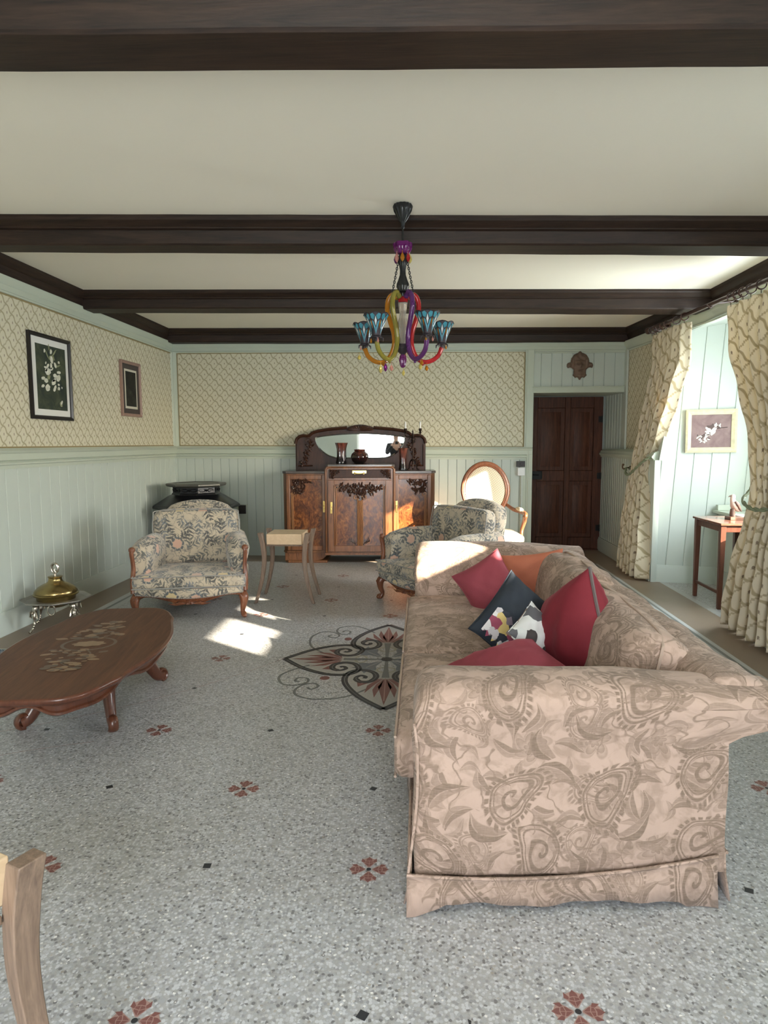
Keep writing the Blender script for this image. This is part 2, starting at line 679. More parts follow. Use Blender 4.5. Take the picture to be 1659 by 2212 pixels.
def flower(x, y, s=1.0, a=0.03):
    """red marble flower: four petals of several tesserae round a black disc"""
    R_ = 0.069 * s
    for k in range(4):
        T = Matrix.Translation((x, y, 0)) @ Matrix.Rotation(a + k * pi / 2, 4, 'Z')

        def q(*pts):
            deck([(T @ Vector((px * R_, py * R_, 0)))[:2] for px, py in pts], 2, 0.0009)
        deck([(T @ Vector((px * R_, py * R_, 0)))[:2] for px, py in ((0.16, 0.05), (0.6, 0.36), (0.80, 0.30), (0.95, 0), (0.80, -0.30), (0.6, -0.36), (0.16, -0.05))], 8, 0.0006)
        q((0.20, 0.012), (0.44, 0.012), (0.50, 0.22), (0.42, 0.20))
        q((0.20, -0.012), (0.42, -0.20), (0.50, -0.22), (0.44, -0.012))
        q((0.47, 0.012), (0.66, 0.012), (0.62, 0.18), (0.53, 0.20))
        q((0.47, -0.012), (0.53, -0.20), (0.62, -0.18), (0.66, -0.012))
        q((0.53, 0.225), (0.66, 0.19), (0.87, 0.36), (0.60, 0.40))
        q((0.53, -0.225), (0.60, -0.40), (0.87, -0.36), (0.66, -0.19))
        q((0.66, 0.16), (0.70, 0.0), (0.66, -0.16), (0.80, -0.14), (1.0, 0.0), (0.80, 0.14))
    deck([(x + 0.0085 * s * cos(t * pi / 7), y + 0.0085 * s * sin(t * pi / 7)) for t in range(14)], 1, 0.0011)


for x, y in [(-0.722, 1.506), (0.402, 1.593), (-1.304, 2.089), (-0.179, 2.137), (-0.748, 2.643), (-1.332, 3.192), (-0.219, 3.244),
             (-1.358, 4.329), (-1.362, 5.481), (-0.266, 5.493), (-0.837, 6.035), (-1.408, 6.596), (-0.862, 7.175), (-1.87, 2.65),
             (-2.44, 3.20), (-1.92, 3.75), (1.45, 2.759), (1.5, 1.6), (-1.93, 6.04), (0.30, 6.1), (-0.29, 6.62), (-0.29, 7.7), (0.85, 6.65)]:
    flower(x, y)
for i, (x, y) in enumerate([(-0.148, 1.553), (-0.737, 2.127), (-1.322, 2.629), (-0.202, 2.671), (-1.909, 3.172), (-0.764, 3.217), (-1.35, 3.775),
                            (-1.371, 4.904), (-0.819, 5.468), (-1.391, 6.031), (-1.92, 4.33), (-1.93, 5.48), (-0.28, 6.05), (-0.84, 6.6), (-1.38, 7.18), (1.062, 2.093), (1.45, 2.2)]):
    a = 0.35 + 0.5 * (i % 3)
    deck([(x + 0.0185 * cos(a + k * pi / 2), y + 0.0185 * sin(a + k * pi / 2)) for k in range(4)], 1, 0.0009)
deck([(0.118, 1.556), (0.127, 1.551), (0.123, 1.52)], 1, 0.0009)

# the medallion
MX, MY, MA, MSX, MSY = -0.235, 4.36, 0.03, 0.69, 0.85


def mp(x, y):
    x, y = x * MSX, y * MSY
    return (MX + x * cos(MA) - y * sin(MA), MY + x * sin(MA) + y * cos(MA))


def turn(p, k):
    x, y = p
    for _ in range(k):
        x, y = -y, x
    return (x, y)


HEART = [(1.0, 0), (0.80, 0.20), (0.60, 0.325), (0.44, 0.365), (0.31, 0.33), (0.255, 0.235), (0.30, 0.12), (0.40, 0.085), (0.495, 0.135), (0.50, 0.225), (0.43, 0.265), (0.375, 0.225), (0.40, 0.18), (0.435, 0.19)]
SCROLL1 = [(0.86, -0.05), (0.72, -0.11), (0.80, -0.24), (0.96, -0.34)]
for k in range(4):
    for sgn in (1, -1):
        hp = [Vector((p[0], p[1] * sgn, 0)) for p in HEART]
        cv = catmull(hp, 9)
        pts = [mp(*turn((p.x, p.y), k)) for p in cv]
        wd = [0.040 if i < len(pts) * 0.75 else 0.028 for i in range(len(pts))]
        ribbon(pts, wd, 1, 0.0016)
        ribbon(pts[2:int(len(pts) * 0.8)], 0.004, 3, 0.0019)
        # stem and olive ring at the root of each heart
    ribbon([mp(*turn(p, k)) for p in ((0.02, 0), (0.25, 0), (0.42, 0.0))], [0.020, 0.030, 0.05], 3, 0.0018)
    ribbon([mp(*turn((0.25 + 0.055 * cos(t * pi / 10), 0.085 * sin(t * pi / 10)), k)) for t in range(20)], 0.016, 5, 0.0014, True)
    ground = [mp(*turn(p, k)) for p in ((0.97, 0), (0.80, 0.18), (0.60, 0.30), (0.44, 0.34), (0.30, 0.30), (0.27, 0.2), (0.30, 0), (0.27, -0.2), (0.30, -0.30), (0.44, -0.34), (0.60, -0.30), (0.80, -0.18))]
    deck(ground, 9, 0.0005)
    # red acanthus leaf inside the heart
    lobes = [((0.43, 0.0), (0.60, 0.06), (0.93, 0.0), (0.60, -0.06))]
    for s_ in (1, -1):
        lobes += [((0.44, 0.01 * s_), (0.58, 0.03 * s_), (0.80, 0.085 * s_), (0.66, 0.105 * s_), (0.55, 0.075 * s_)),
                  ((0.44, 0.015 * s_), (0.55, 0.085 * s_), (0.72, 0.17 * s_), (0.58, 0.155 * s_), (0.49, 0.095 * s_)),
                  ((0.435, 0.02 * s_), (0.50, 0.11 * s_), (0.60, 0.235 * s_), (0.505, 0.25 * s_), (0.535, 0.20 * s_), (0.455, 0.10 * s_))]
    for lb in lobes:
        deck([mp(*turn(p, k)) for p in lb], 2, 0.0012)
    ribbon([mp(*turn(p, k)) for p in ((0.44, 0), (0.86, 0))], 0.005, 8, 0.0015)
    # blue grey leaf on each diagonal
    d_ = [(0.035, 0.035), (0.10, 0.17), (0.08, 0.27), (0.16, 0.25), (0.20, 0.33), (0.24, 0.24), (0.33, 0.20), (0.25, 0.16), (0.27, 0.08), (0.17, 0.10)]
    deck([mp(*turn(p, k)) for p in d_], 4, 0.0013)
    ribbon([mp(*turn(p, k)) for p in ((0.05, 0.05), (0.19, 0.20))], 0.006, 9, 0.0016)
    # thin grey scrolls between the hearts
    for q in ([(0.73, 0.15), (0.87, 0.26), (0.96, 0.40), (0.905, 0.55), (0.79, 0.58), (0.69, 0.52), (0.70, 0.44), (0.78, 0.43), (0.80, 0.49), (0.755, 0.51)],
              [(0.14, 0.63), (0.325, 0.79), (0.57, 0.835), (0.73, 0.77), (0.766, 0.67), (0.71, 0.565), (0.62, 0.54), (0.58, 0.60), (0.63, 0.655), (0.67, 0.62)]):
        q = [Vector((p[0], p[1], 0)) for p in q]
        ribbon([mp(*turn((p.x, p.y), k)) for p in catmull(q, 7)], 0.017, 3, 0.0010)
    deck([mp(*turn((0.545 + 0.045 * cos(t * pi / 8), 0.43 + 0.040 * sin(t * pi / 8)), k)) for t in range(16)], 2, 0.0010)
deck([mp(0.055 * cos(t * pi / 10), 0.05 * sin(t * pi / 10)) for t in range(20)], 1, 0.0022)
# fine cracks across the slab
for cr_ in ([(-2.45, 2.95), (-1.9, 3.28), (-1.5, 3.62), (-1.1, 4.08), (-0.9, 4.4)], [(-2.4, 2.5), (-2.0, 2.86), (-1.6, 3.05)]):
    ribbon([(p.x, p.y) for p in catmull([(a + random.uniform(-0.01, 0.01), b, 0) for a, b in cr_], 6)], 0.004, 8, 0.0007)
struct(fl.build('floor', FLM, smooth=0))


# ------------------------------------------------------------------ walls
def zt(x):
    return 2.695 - 0.007 * (x - XL)


def planks(mb, p0, p1, nrm, z0, z1, step, m=0, groove=0.010, depth=0.008, lean=0.0, off=0.0):
    """vertical boards with V grooves from p0 to p1 (plan), facing nrm"""
    p0, p1, nrm = Vector((*p0, 0)), Vector((*p1, 0)), Vector((*nrm, 0)).normalized()
    L = (p1 - p0).length
    t = (p1 - p0) / L
    prof = []
    s = off
    cuts = []
    while s < L:
        if s > 0.02:
            cuts.append(s)
        s += step
    prof.append(0.0)
    line = [p0.copy()]
    for c in cuts:
        if c > L - 0.02:
            break
        for ds, dd in ((-groove / 2, 0), (-groove / 8, depth), (groove / 8, depth), (groove / 2, 0)):
            line.append(p0 + t * (c + ds) - nrm * dd)
    line.append(p1.copy())
    z0f = z0 if callable(z0) else (lambda x: z0)
    z1f = z1 if callable(z1) else (lambda x: z1)
    lo = [(p.x, p.y, z0f(p.x)) for p in line]
    hi = [(p.x + lean * z1f(p.x), p.y, z1f(p.x)) for p in line]
    mb.loft([lo, hi], False, False, m)


def rail(mb, p0, p1, nrm, prof, m=0, zoff=None):
    """moulding: profile [(out, z)] swept from p0 to p1"""
    p0, p1, nrm = Vector((*p0, 0)), Vector((*p1, 0)), Vector((*nrm, 0)).normalized()
    rings = []
    for p in (p0, p1):
        dz = zoff(p.x) if zoff else 0
        rings.append([p + nrm * o + Vector((0, 0, z + dz)) for o, z in prof])
    mb.loft(rings, True, True, m)


DADO = [(0, 1.258), (0.012, 1.258), (0.014, 1.285), (0.024, 1.292), (0.024, 1.306), (0.012, 1.314), (0.012, 1.318), (0.030, 1.325), (0.030, 1.375), (0.042, 1.385), (0.046, 1.398), (0.030, 1.408), (0.020, 1.418), (0, 1.418)]
CROWN = [(0, 2.590), (0.016, 2.590), (0.018, 2.604), (0.010, 2.612), (0.010, 2.655), (0.020, 2.665), (0.024, 2.690), (0.030, 2.70), (0.030, 2.72), (0, 2.72)]
BASE = [(0, 0), (0.022, 0), (0.022, 0.140), (0.014, 0.160), (0.010, 0.178), (0, 0.178)]

# left wall
w = MB()
w.box(XL - 0.25, XL - 0.03, YN - 0.2, YB + 0.25, -0.1, 3.0, 0)
w.add([(XL, YN, 1.41), (XL, YB, 1.41), (XL, YB, 2.60), (XL, YN, 2.60)], [(0, 1, 2, 3)], 1)
planks(w, (XL, YN), (XL, YB), (1, 0), 0.17, 1.27, 0.152, 0, off=0.05)
w.add([(XL, YN, 2.59), (XL, YB, 2.59), (XL, YB, 2.87), (XL, YN, 2.87)], [(0, 1, 2, 3)], 0)
w.box(XL, XL + 0.004, YN, YB, 2.578, 2.591, 2)
w.box(XL, XL + 0.004, YN, YB, 1.417, 1.430, 2)
struct(w.build('wall_left', [PAINT, PAPER, BORDER]))
t = MB()
rail(t, (XL, YN), (XL, YB), (1, 0), DADO)
struct(t.build('trim_1', PAINT_YELLOW_LIT))
t = MB()
rail(t, (XL, YN), (XL, YB), (1, 0), CROWN)
struct(t.build('trim_2', PAINT_YELLOW_LIT))
t = MB()
rail(t, (XL, YN), (XL, YB), (1, 0), BASE)
struct(t.build('baseboard_left', PAINT))

# back wall (left of the door) with the boarding over the door
DX0, DX1 = 1.37, 2.40          # door recess
w = MB()
w.box(XL - 0.1, DX0, YB + 0.03, YB + 0.6, -0.1, 3.0, 0)
w.add([(XL, YB, 1.40), (DX0, YB, 1.375), (DX0, YB, 2.565), (XL, YB, 2.60)], [(3, 2, 1, 0)], 1)
planks(w, (XL, YB), (DX0, YB), (0, -1), 0.14, lambda x: 1.28, 0.112, 0, off=0.03)
w.add([(XL, YB, 2.59), (2.70, YB, 2.55), (2.70, YB, 2.87), (XL, YB, 2.87)], [(3, 2, 1, 0)], 0)
planks(w, (DX0 - 0.02, YB), (2.62, YB), (0, -1), 2.12, lambda x: 2.57, 0.128, 0, off=0.11)
w.box(DX0 - 0.02, 2.75, YB + 0.03, YB + 0.6, 2.06, 3.0, 0)
w.add([(XL + 0.08, YB - 0.003, 2.578), (1.26, YB - 0.003, 2.552), (1.26, YB - 0.003, 2.565), (XL + 0.08, YB - 0.003, 2.591)], [(0, 1, 2, 3)], 2)
w.add([(XL + 0.06, YB - 0.003, 1.417), (1.26, YB - 0.003, 1.386), (1.26, YB - 0.003, 1.399), (XL + 0.06, YB - 0.003, 1.430)], [(0, 1, 2, 3)], 2)
w.box(XL + 0.062, XL + 0.072, YB - 0.004, YB, 1.42, 2.585, 2)
w.box(1.255, 1.266, YB - 0.004, YB, 1.39, 2.56, 2)
struct(w.build('wall_back', [PAINT, PAPER, BORDER]))
t = MB()
rail(t, (XL, YB), (DX0, YB), (0, -1), DADO, zoff=lambda x: -0.006 * (x - XL))
struct(t.build('trim_3', PAINT_YELLOW_LIT))
t = MB()
rail(t, (XL, YB), (2.70, YB), (0, -1), CROWN, zoff=lambda x: -0.007 * (x - XL))
struct(t.build('trim_4', PAINT_YELLOW_LIT))
t = MB()
rail(t, (XL, YB), (DX0, YB), (0, -1), BASE)
struct(t.build('baseboard_back', PAINT))
# corner strip, door frame, lintel board
t = MB()
t.prism([(XL, YB), (XL + 0.06, YB), (XL + 0.055, YB - 0.02), (XL + 0.022, YB - 0.028), (XL + 0.018, YB - 0.05), (XL, YB - 0.06)], 1.41, 2.60)
struct(t.build('trim_5', PAINT_YELLOW_LIT))
t = MB()
t.box(1.268, DX0 + 0.004, YB - 0.022, YB, 1.385, 2.58)
t.box(1.285, 1.30, YB - 0.03, YB, 1.385, 2.58)
t.box(1.300, DX0 + 0.004, YB - 0.024, YB, 0, 1.36)
t.box(1.318, 1.334, YB - 0.034, YB, 0, 1.345)
t.box(1.225, 1.30, YB - 0.016, YB, 0.178, 1.22)
struct(t.build('trim_6', PAINT_YELLOW_LIT, bevel=0.003))
t = MB()
t.box(DX0 - 0.01, 2.53, YB - 0.026, YB + 0.03, 2.055, 2.125)
t.box(DX0 - 0.01, 2.53, YB - 0.036, YB, 2.118, 2.132)
t.box(1.385, 2.50, YB - 0.016, YB, 2.535, 2.552)
struct(t.build('trim_7', PAINT_YELLOW_LIT, bevel=0.003))
# door recess: head, left jamb
t = MB()
t.box(DX0 - 0.04, 2.6, YB + 0.02, 9.15, 2.056, 2.12)
t.box(DX0 - 0.06, DX0, YB, 9.15, 0, 2.10)
struct(t.build('trim_8', PAINT_YELLOW_LIT))
w = MB()
w.box(1.2, 2.8, 9.16, 9.3, -0.1, 2.3)
struct(w.build('wall_door_recess', PAINT))

# right wall: lower boarding runs on into the door recess; upper part papered and set back
XR = 2.385
def xr_up(y):
    return 2.66 if y < 6.4 else 2.66 - 0.17 * min(1.0, (y - 6.4) / 2.08)


w = MB()
planks(w, (XR, 9.16), (XR, 7.02), (-1, 0), 0.15, 1.27, 0.085, 0, groove=0.014, off=0.03)
planks(w, (2.42, 9.16), (2.50, YB + 0.03), (-1, 0), 1.34, 2.06, 0.085, 0, groove=0.014, off=0.03)
w.add([(XR, 9.16, 1.27), (XR, 7.02, 1.27), (2.75, 7.02, 1.36), (2.60, 9.16, 1.36)], [(0, 1, 2, 3)], 0)
ys = [8.48, 8.0, 7.5, 7.02]
w.loft([[(xr_up(y), y, 1.33) for y in ys], [(xr_up(y), y, 2.57) for y in ys]], False, False, 1)
w.loft([[(xr_up(y), y, 2.56) for y in ys], [(xr_up(y), y, 2.87) for y in ys]], False, False, 0)
w.box(2.80, 3.0, 7.02, 9.3, -0.1, 3.0, 0)
w.box(2.47, 2.492, YB - 0.10, YB - 0.0, 1.345, 2.56, 0)
struct(w.build('wall_right', [PAINT, PAPER, BORDER]))
t = MB()
rail(t, (XR, 9.16), (XR, 7.02), (-1, 0), [(-0.25, 1.252), (0.014, 1.252), (0.016, 1.272), (0.030, 1.285), (0.034, 1.30), (0.020, 1.315), (0.012, 1.335), (-0.02, 1.352), (-0.09, 1.362), (-0.25, 1.362)])
struct(t.build('trim_9', PAINT_YELLOW_LIT))
t = MB()
rail(t, (XR, 9.16), (XR, 7.02), (-1, 0), BASE)
struct(t.build('baseboard_right', PAINT))
t = MB()
for a, b in ((8.48, 7.5), (7.5, 7.0), (7.0, 6.4), (6.4, 2.8), (2.8, YN)):
    rail(t, (xr_up(a), a), (xr_up(b), b), (-1, 0), [(0, 2.545), (0.014, 2.545), (0.018, 2.56), (0.010, 2.57), (0.012, 2.60), (0.040, 2.63), (0.046, 2.665), (0, 2.67)])
struct(t.build('trim_10', PAINT_YELLOW_LIT))

# alcove of the far window
AF0, AF1 = (2.392, 7.02), (3.34, 6.82)
AN = Vector((-(AF1[1] - AF0[1]), AF1[0] - AF0[0])) * -1
LEAN = 0.055
w = MB()
planks(w, AF0, AF1, (AN.x, AN.y), 0.165, 2.64, 0.165, 0, lean=LEAN, off=0.13, groove=0.012)
planks(w, AF0, (2.62, 6.972), (AN.x, AN.y), 0.0, 0.17, 9, 0)
w.box(2.39, 3.6, 7.03, 7.2, -0.1, 1.27, 0)
w.box(2.66, 3.6, 7.03, 7.2, 1.27, 3.0, 0)
# corner post of the alcove, lower and upper
w.prism([(2.372, 7.07), (2.372, 6.985), (2.40, 6.975), (2.43, 6.985), (2.43, 7.07)], 0, 1.262, 'z', 0)
w.loft([[(2.41, 7.06, 1.262), (2.41, 6.97, 1.262), (2.47, 6.96, 1.262), (2.47, 7.06, 1.262)], [(2.61, 7.06, 2.55), (2.61, 6.97, 2.55), (2.66, 6.96, 2.55), (2.66, 7.06, 2.55)]], True, True, 0)
# near cheek of the alcove and the wall between the windows
w.box(2.42, 3.6, 4.5, 4.82, -0.1, 1.30, 0)
w.box(2.66, 3.6, 4.5, 4.82, 1.30, 3.0, 0)
w.box(2.42, 3.6, 2.95, 4.5, -0.1, 1.30, 0)
w.box(2.66, 3.6, 2.95, 4.5, 1.30, 3.0, 0)
# sloping head of the alcove
w.loft([[(2.63, 4.82, 2.56), (3.42, 4.82, 2.66)], [(2.63, 7.05, 2.56), (3.42, 7.05, 2.66)]], False, False, 0)
w.box(2.66, 3.6, 4.5, 7.1, 2.68, 3.0, 0)
w.box(2.662, 2.72, 4.82, 7.03, 2.55, 2.87, 0)
# panel under the window, sill
w.box(2.99, 3.6, 4.82, 6.91, -0.1, 0.735, 0)
w.box(3.38, 3.6, 6.18, 7.1, 0.735, 2.7, 0)  # wall strip widened over the window's far side to block direct sun
w.box(3.38, 3.6, 4.82, 4.88, 0.735, 2.7, 0)
w.box(3.38, 3.6, 4.82, 7.1, 2.46, 2.7, 0)
struct(w.build('wall_alcove', [PAINT]))
t = MB()
rail(t, AF0, (2.99, AF0[1] + (2.99 - AF0[0]) * (AF1[1] - AF0[1]) / (AF1[0] - AF0[0])), (AN.x, AN.y), BASE)
t.box(2.975, 2.995, 4.9, 6.89, 0, 0.17)
struct(t.build('baseboard_alcove', PAINT))
t = MB()
t.box(2.93, 3.40, 4.83, 6.90, 0.735, 0.765)
t.box(2.95, 3.40, 6.82, 6.87, 0.765, 0.82)
struct(t.build('trim_11', PAINT_YELLOW_LIT, bevel=0.004))

GLASS = Mat('window_glass', 0.02)
GLASS.nt.nodes.remove(GLASS.b)
_tr = GLASS.n('ShaderNodeBsdfTransparent')
_tr.inputs[0].default_value = (0.97, 0.98, 0.98, 1)
_gl = GLASS.n('ShaderNodeBsdfGlossy')
_gl.inputs['Roughness'].default_value = 0.02
_fr = GLASS.n('ShaderNodeFresnel')
_fr.inputs[0].default_value = 1.3
_mx = GLASS.n('ShaderNodeMixShader')
GLASS.l(_fr.outputs[0], _mx.inputs[0])
GLASS.l(_tr.outputs[0], _mx.inputs[1])
GLASS.l(_gl.outputs[0], _mx.inputs[2])
GLASS.l(_mx.outputs[0], GLASS.nt.nodes['Material Output'].inputs[0])
GLASS = GLASS.m
WHITE = plain('white_window_paint', (0.78, 0.80, 0.78), 0.4)


def window(name, plane, a0, a1, z0, z1, bars, hbars, axis='x', fr=0.06):
    """casement window lying in the plane axis = plane"""
    def bx(mb, p0, p1, q0, q1, d=0.05):
        if axis == 'x':
            mb.box(plane - d / 2, plane + d / 2, p0, p1, q0, q1)
        else:
            mb.box(p0, p1, plane - d / 2, plane + d / 2, q0, q1)
    root = MB()
    bx(root, a0, a0 + fr, z0, z1)
    bx(root, a1 - fr, a1, z0, z1)
    bx(root, a0, a1, z0, z0 + fr)
    bx(root, a0, a1, z1 - fr, z1)
    for b, wd in bars:
        bx(root, b - wd / 2, b + wd / 2, z0, z1)
    for h in hbars:
        bx(root, a0, a1, h - 0.015, h + 0.015, 0.03)
    o = struct(root.build(name, WHITE, bevel=0.004))
    g = MB()
    if axis == 'x':
        g.box(plane - 0.003, plane + 0.003, a0 + 0.03, a1 - 0.03, z0 + 0.03, z1 - 0.03)
    else:
        g.box(a0 + 0.03, a1 - 0.03, plane - 0.003, plane + 0.003, z0 + 0.03, z1 - 0.03)
    struct(g.build('window_pane', GLASS, o))
    return o


window('window_1', 3.44, 4.83, 6.22, 0.76, 2.47, [(5.68, 0.2)], [1.5])  # middle bar made wide to block sun from the chair and back wall

# wall round the second, nearer side window (out of the picture, lets the sun in)
w = MB()
w.box(2.42, 3.6, YN - 0.2, 0.85, -0.1, 1.30, 0)
w.box(2.66, 3.6, YN - 0.2, 0.85, 1.30, 3.0, 0)
w.box(3.0, 3.6, 0.8, 3.0, -0.1, 1.91, 0)
w.box(2.66, 3.6, 0.8, 3.0, 2.40, 3.0, 0)
struct(w.build('wall_right_near', [PAINT]))
window('window_2', 3.44, 0.93, 2.95, 1.905, 2.40, [(1.72, 0.24)], [])

# near wall with the garden window seen in the mirror
w = MB()
w.box(XL - 0.2, -0.98, YN - 0.25, YN, -0.1, 3.0, 0)
w.box(0.85, 3.6, YN - 0.25, YN, -0.1, 3.0, 0)
w.box(-1.6, 0.9, YN - 0.25, YN, 2.35, 3.0, 0)
w.box(-1.6, 0.9, YN - 0.25, YN, -0.1, 0.30, 0)
struct(w.build('wall_near', [PAINT]))
window('window_3', YN - 0.15, -1.0, 0.88, 0.30, 2.35, [(-0.62, 0.12), (0.36, 0.12)], [], 'y', 0.07)

# ------------------------------------------------------------------ door
DOORW = wood('door_oak', (0.036, 0.012, 0.007), (0.125, 0.045, 0.023), 0.5, (14, 14, 1.2), 2.0, 1.0, 0.1, 0.25)
IRON = plain('black_iron', (0.012, 0.012, 0.012), 0.45, 0.6)
dy = 9.09
d = MB()
d.box(1.40, 2.39, dy + 0.012, dy + 0.05, 0.012, 2.045)
for x0, x1 in ((1.40, 1.535), (1.895, 1.965), (2.27, 2.39)):
    d.box(x0, x1, dy - 0.014, dy + 0.03, 0.012, 2.045)
for z0, z1 in ((0.012, 0.17), (0.93, 1.07), (1.90, 2.045)):
    for a_, b_ in ((1.535, 1.895), (1.965, 2.27)):
        d.box(a_, b_, dy - 0.0125, dy + 0.03, z0, z1)
for x0, x1 in ((1.535, 1.895), (1.965, 2.27)):
    for z0, z1 in ((0.17, 0.93), (1.07, 1.90)):
        d.prism([(x0, z0), (x1, z0), (x1, z1), (x0, z1)], dy + 0.002, dy + 0.014, 'y')
        i = 0.075
        v = [(x0 + 0.03, dy + 0.012, z0 + 0.03), (x1 - 0.03, dy + 0.012, z0 + 0.03), (x1 - 0.03, dy + 0.012, z1 - 0.03), (x0 + 0.03, dy + 0.012, z1 - 0.03),
             (x0 + i, dy - 0.008, z0 + i), (x1 - i, dy - 0.008, z0 + i), (x1 - i, dy - 0.008, z1 - i), (x0 + i, dy - 0.008, z1 - i)]
        d.add(v, [(4, 5, 6, 7), (0, 1, 5, 4), (1, 2, 6, 5), (2, 3, 7, 6), (3, 0, 4, 7)])
door = struct(d.build('door_1', DOORW, bevel=0.005))
k = MB()
k.box(1.44, 1.60, dy - 0.045, dy - 0.012, 0.955, 1.065)
k.box(1.585, 1.60, dy - 0.06, dy - 0.012, 0.97, 1.05)
k.tube([(1.48, dy - 0.05, 1.02), (1.48, dy - 0.085, 1.02), (1.55, dy - 0.095, 1.015)], 0.009, 8)
struct(k.build('door_lock', IRON, door, bevel=0.003))
for z in (0.30, 1.0, 1.75):
    k = MB()
    k.tube([(2.375, dy - 0.02, z - 0.045), (2.375, dy - 0.02, z + 0.045)], 0.012, 8)
    k.box(2.33, 2.375, dy - 0.018, dy - 0.012, z - 0.04, z + 0.04)
    struct(k.build('door_hinge', IRON, door))
k = MB()
k.box(1.38, 2.42, dy - 0.05, 9.16, 0.0, 0.014)
struct(k.build('door_sill', DOORW))

# ------------------------------------------------------------------ ceiling and beams
c = MB()
c.add([(XL - 0.2, YN - 0.2, 2.8514), (3.5, YN - 0.2, 2.804), (3.5, 8.6, 2.804), (XL - 0.2, 8.6, 2.8514),
       (XL - 0.2, YN - 0.2, 3.0), (3.5, YN - 0.2, 3.0), (3.5, 8.6, 3.0), (XL - 0.2, 8.6, 3.0)],
      [(0, 1, 2, 3), (4, 7, 6, 5), (0, 4, 5, 1), (1, 5, 6, 2), (2, 6, 7, 3), (3, 7, 4, 0)])
struct(c.build('ceiling', CEIL, smooth=0))
NTRIM = 12


def beam(yl, yr, wl=0.15, wr=0.19, proj=0.10, x0=XL + 0.02, x1=2.66, back=True, flat=False):
    """moulded beam across the room; yl, yr = y of its lower front edge at the left and right wall"""
    global NTRIM
    mb = MB()
    rings = []
    n = 26
    for i in range(n):
        t = i / (n - 1)
        x = lerp(x0, x1, t)
        y, wd = lerp(yl, yr, t), lerp(wl, wr, t)
        zb = zt(x) + 0.004 * sin(5.1 * t + yl) + random.uniform(-0.0015, 0.0015)
        zc = 2.852 - 0.007 * (x - XL)
        j = random.uniform(-0.003, 0.003)
        fr = [(-proj, zc + 0.01), (-proj, zc - 0.018), (-proj * 0.93, zc - 0.030), (-proj * 0.72, zc - 0.040), (-proj * 0.55, zc - 0.052), (-proj * 0.45, zc - 0.058),
              (-proj * 0.45, zc - 0.066), (-proj * 0.22, zc - 0.072), (-0.012, zb + 0.012), (-0.002, zb + 0.002)]
        ring = [(x, y + a + j, z) for a, z in fr]
        ring += [(x, y + wd - 0.004, zb), (x, y + wd, zb + 0.012)]
        if back:
            ring += [(x, y + wd + 0.02, zc - 0.05), (x, y + wd + 0.06, zc - 0.03), (x, y + wd + 0.06, zc + 0.01)]
        else:
            ring += [(x, y + wd, zc + 0.01)]
        rings.append(ring)
    mb.loft(rings, True, True)
    struct(mb.build('trim_%d' % NTRIM, BEAMW, smooth=30))
    NTRIM += 1


beam(2.02, 2.24, 0.20, 0.20, 0.14)
beam(4.17, 4.48, 0.145, 0.22)
beam(6.21, 6.42, 0.20, 0.26)
beam(8.30, 8.42, 0.17, 0.07, 0.12, back=False)


def wall_plate(pts, nx, d=0.085):
    global NTRIM
    mb = MB()
    rings = []
    for x, y in pts:
        zb, zc = zt(x) - 0.002, 2.852 - 0.007 * (x - XL)
        pr = [(0, zb), (0.018, zb), (0.022, zb + 0.05), (0.035, zb + 0.075), (0.038, zb + 0.09), (0.060, zb + 0.10), (0.078, zb + 0.125), (d, zb + 0.135), (d, zc + 0.01), (0, zc + 0.01)]
        rings.append([(x + nx * o, y, z) for o, z in pr])
    mb.loft(rings, True, True)
    struct(mb.build('trim_%d' % NTRIM, BEAMY, smooth=30))
    NTRIM += 1


wall_plate([(XL, YN), (XL, 2), (XL, 5), (XL, YB)], 1)
wall_plate([(2.66, YN), (2.66, 6.4), (xr_up(7.4), 7.4), (xr_up(YB), YB)], -1)

# ------------------------------------------------------------------ garden outside the windows
GRASS = plain('garden_grass', (0.22, 0.275, 0.11), 0.9, noise=0.3, nscale=2)  # unseen lawn, added and brightened to bounce sun onto the ceiling
g = MB()
g.add([(3.6, -12, -0.4), (30, -12, -0.4), (30, 20, -0.4), (3.6, 20, -0.4)], [(0, 1, 2, 3)])
g.add([(-12, -30, -0.4), (30, -30, -0.4), (30, -1.9, -0.4), (-12, -1.9, -0.4)], [(0, 1, 2, 3)])
o = g.build('garden_lawn', GRASS, smooth=0)
struct(o)

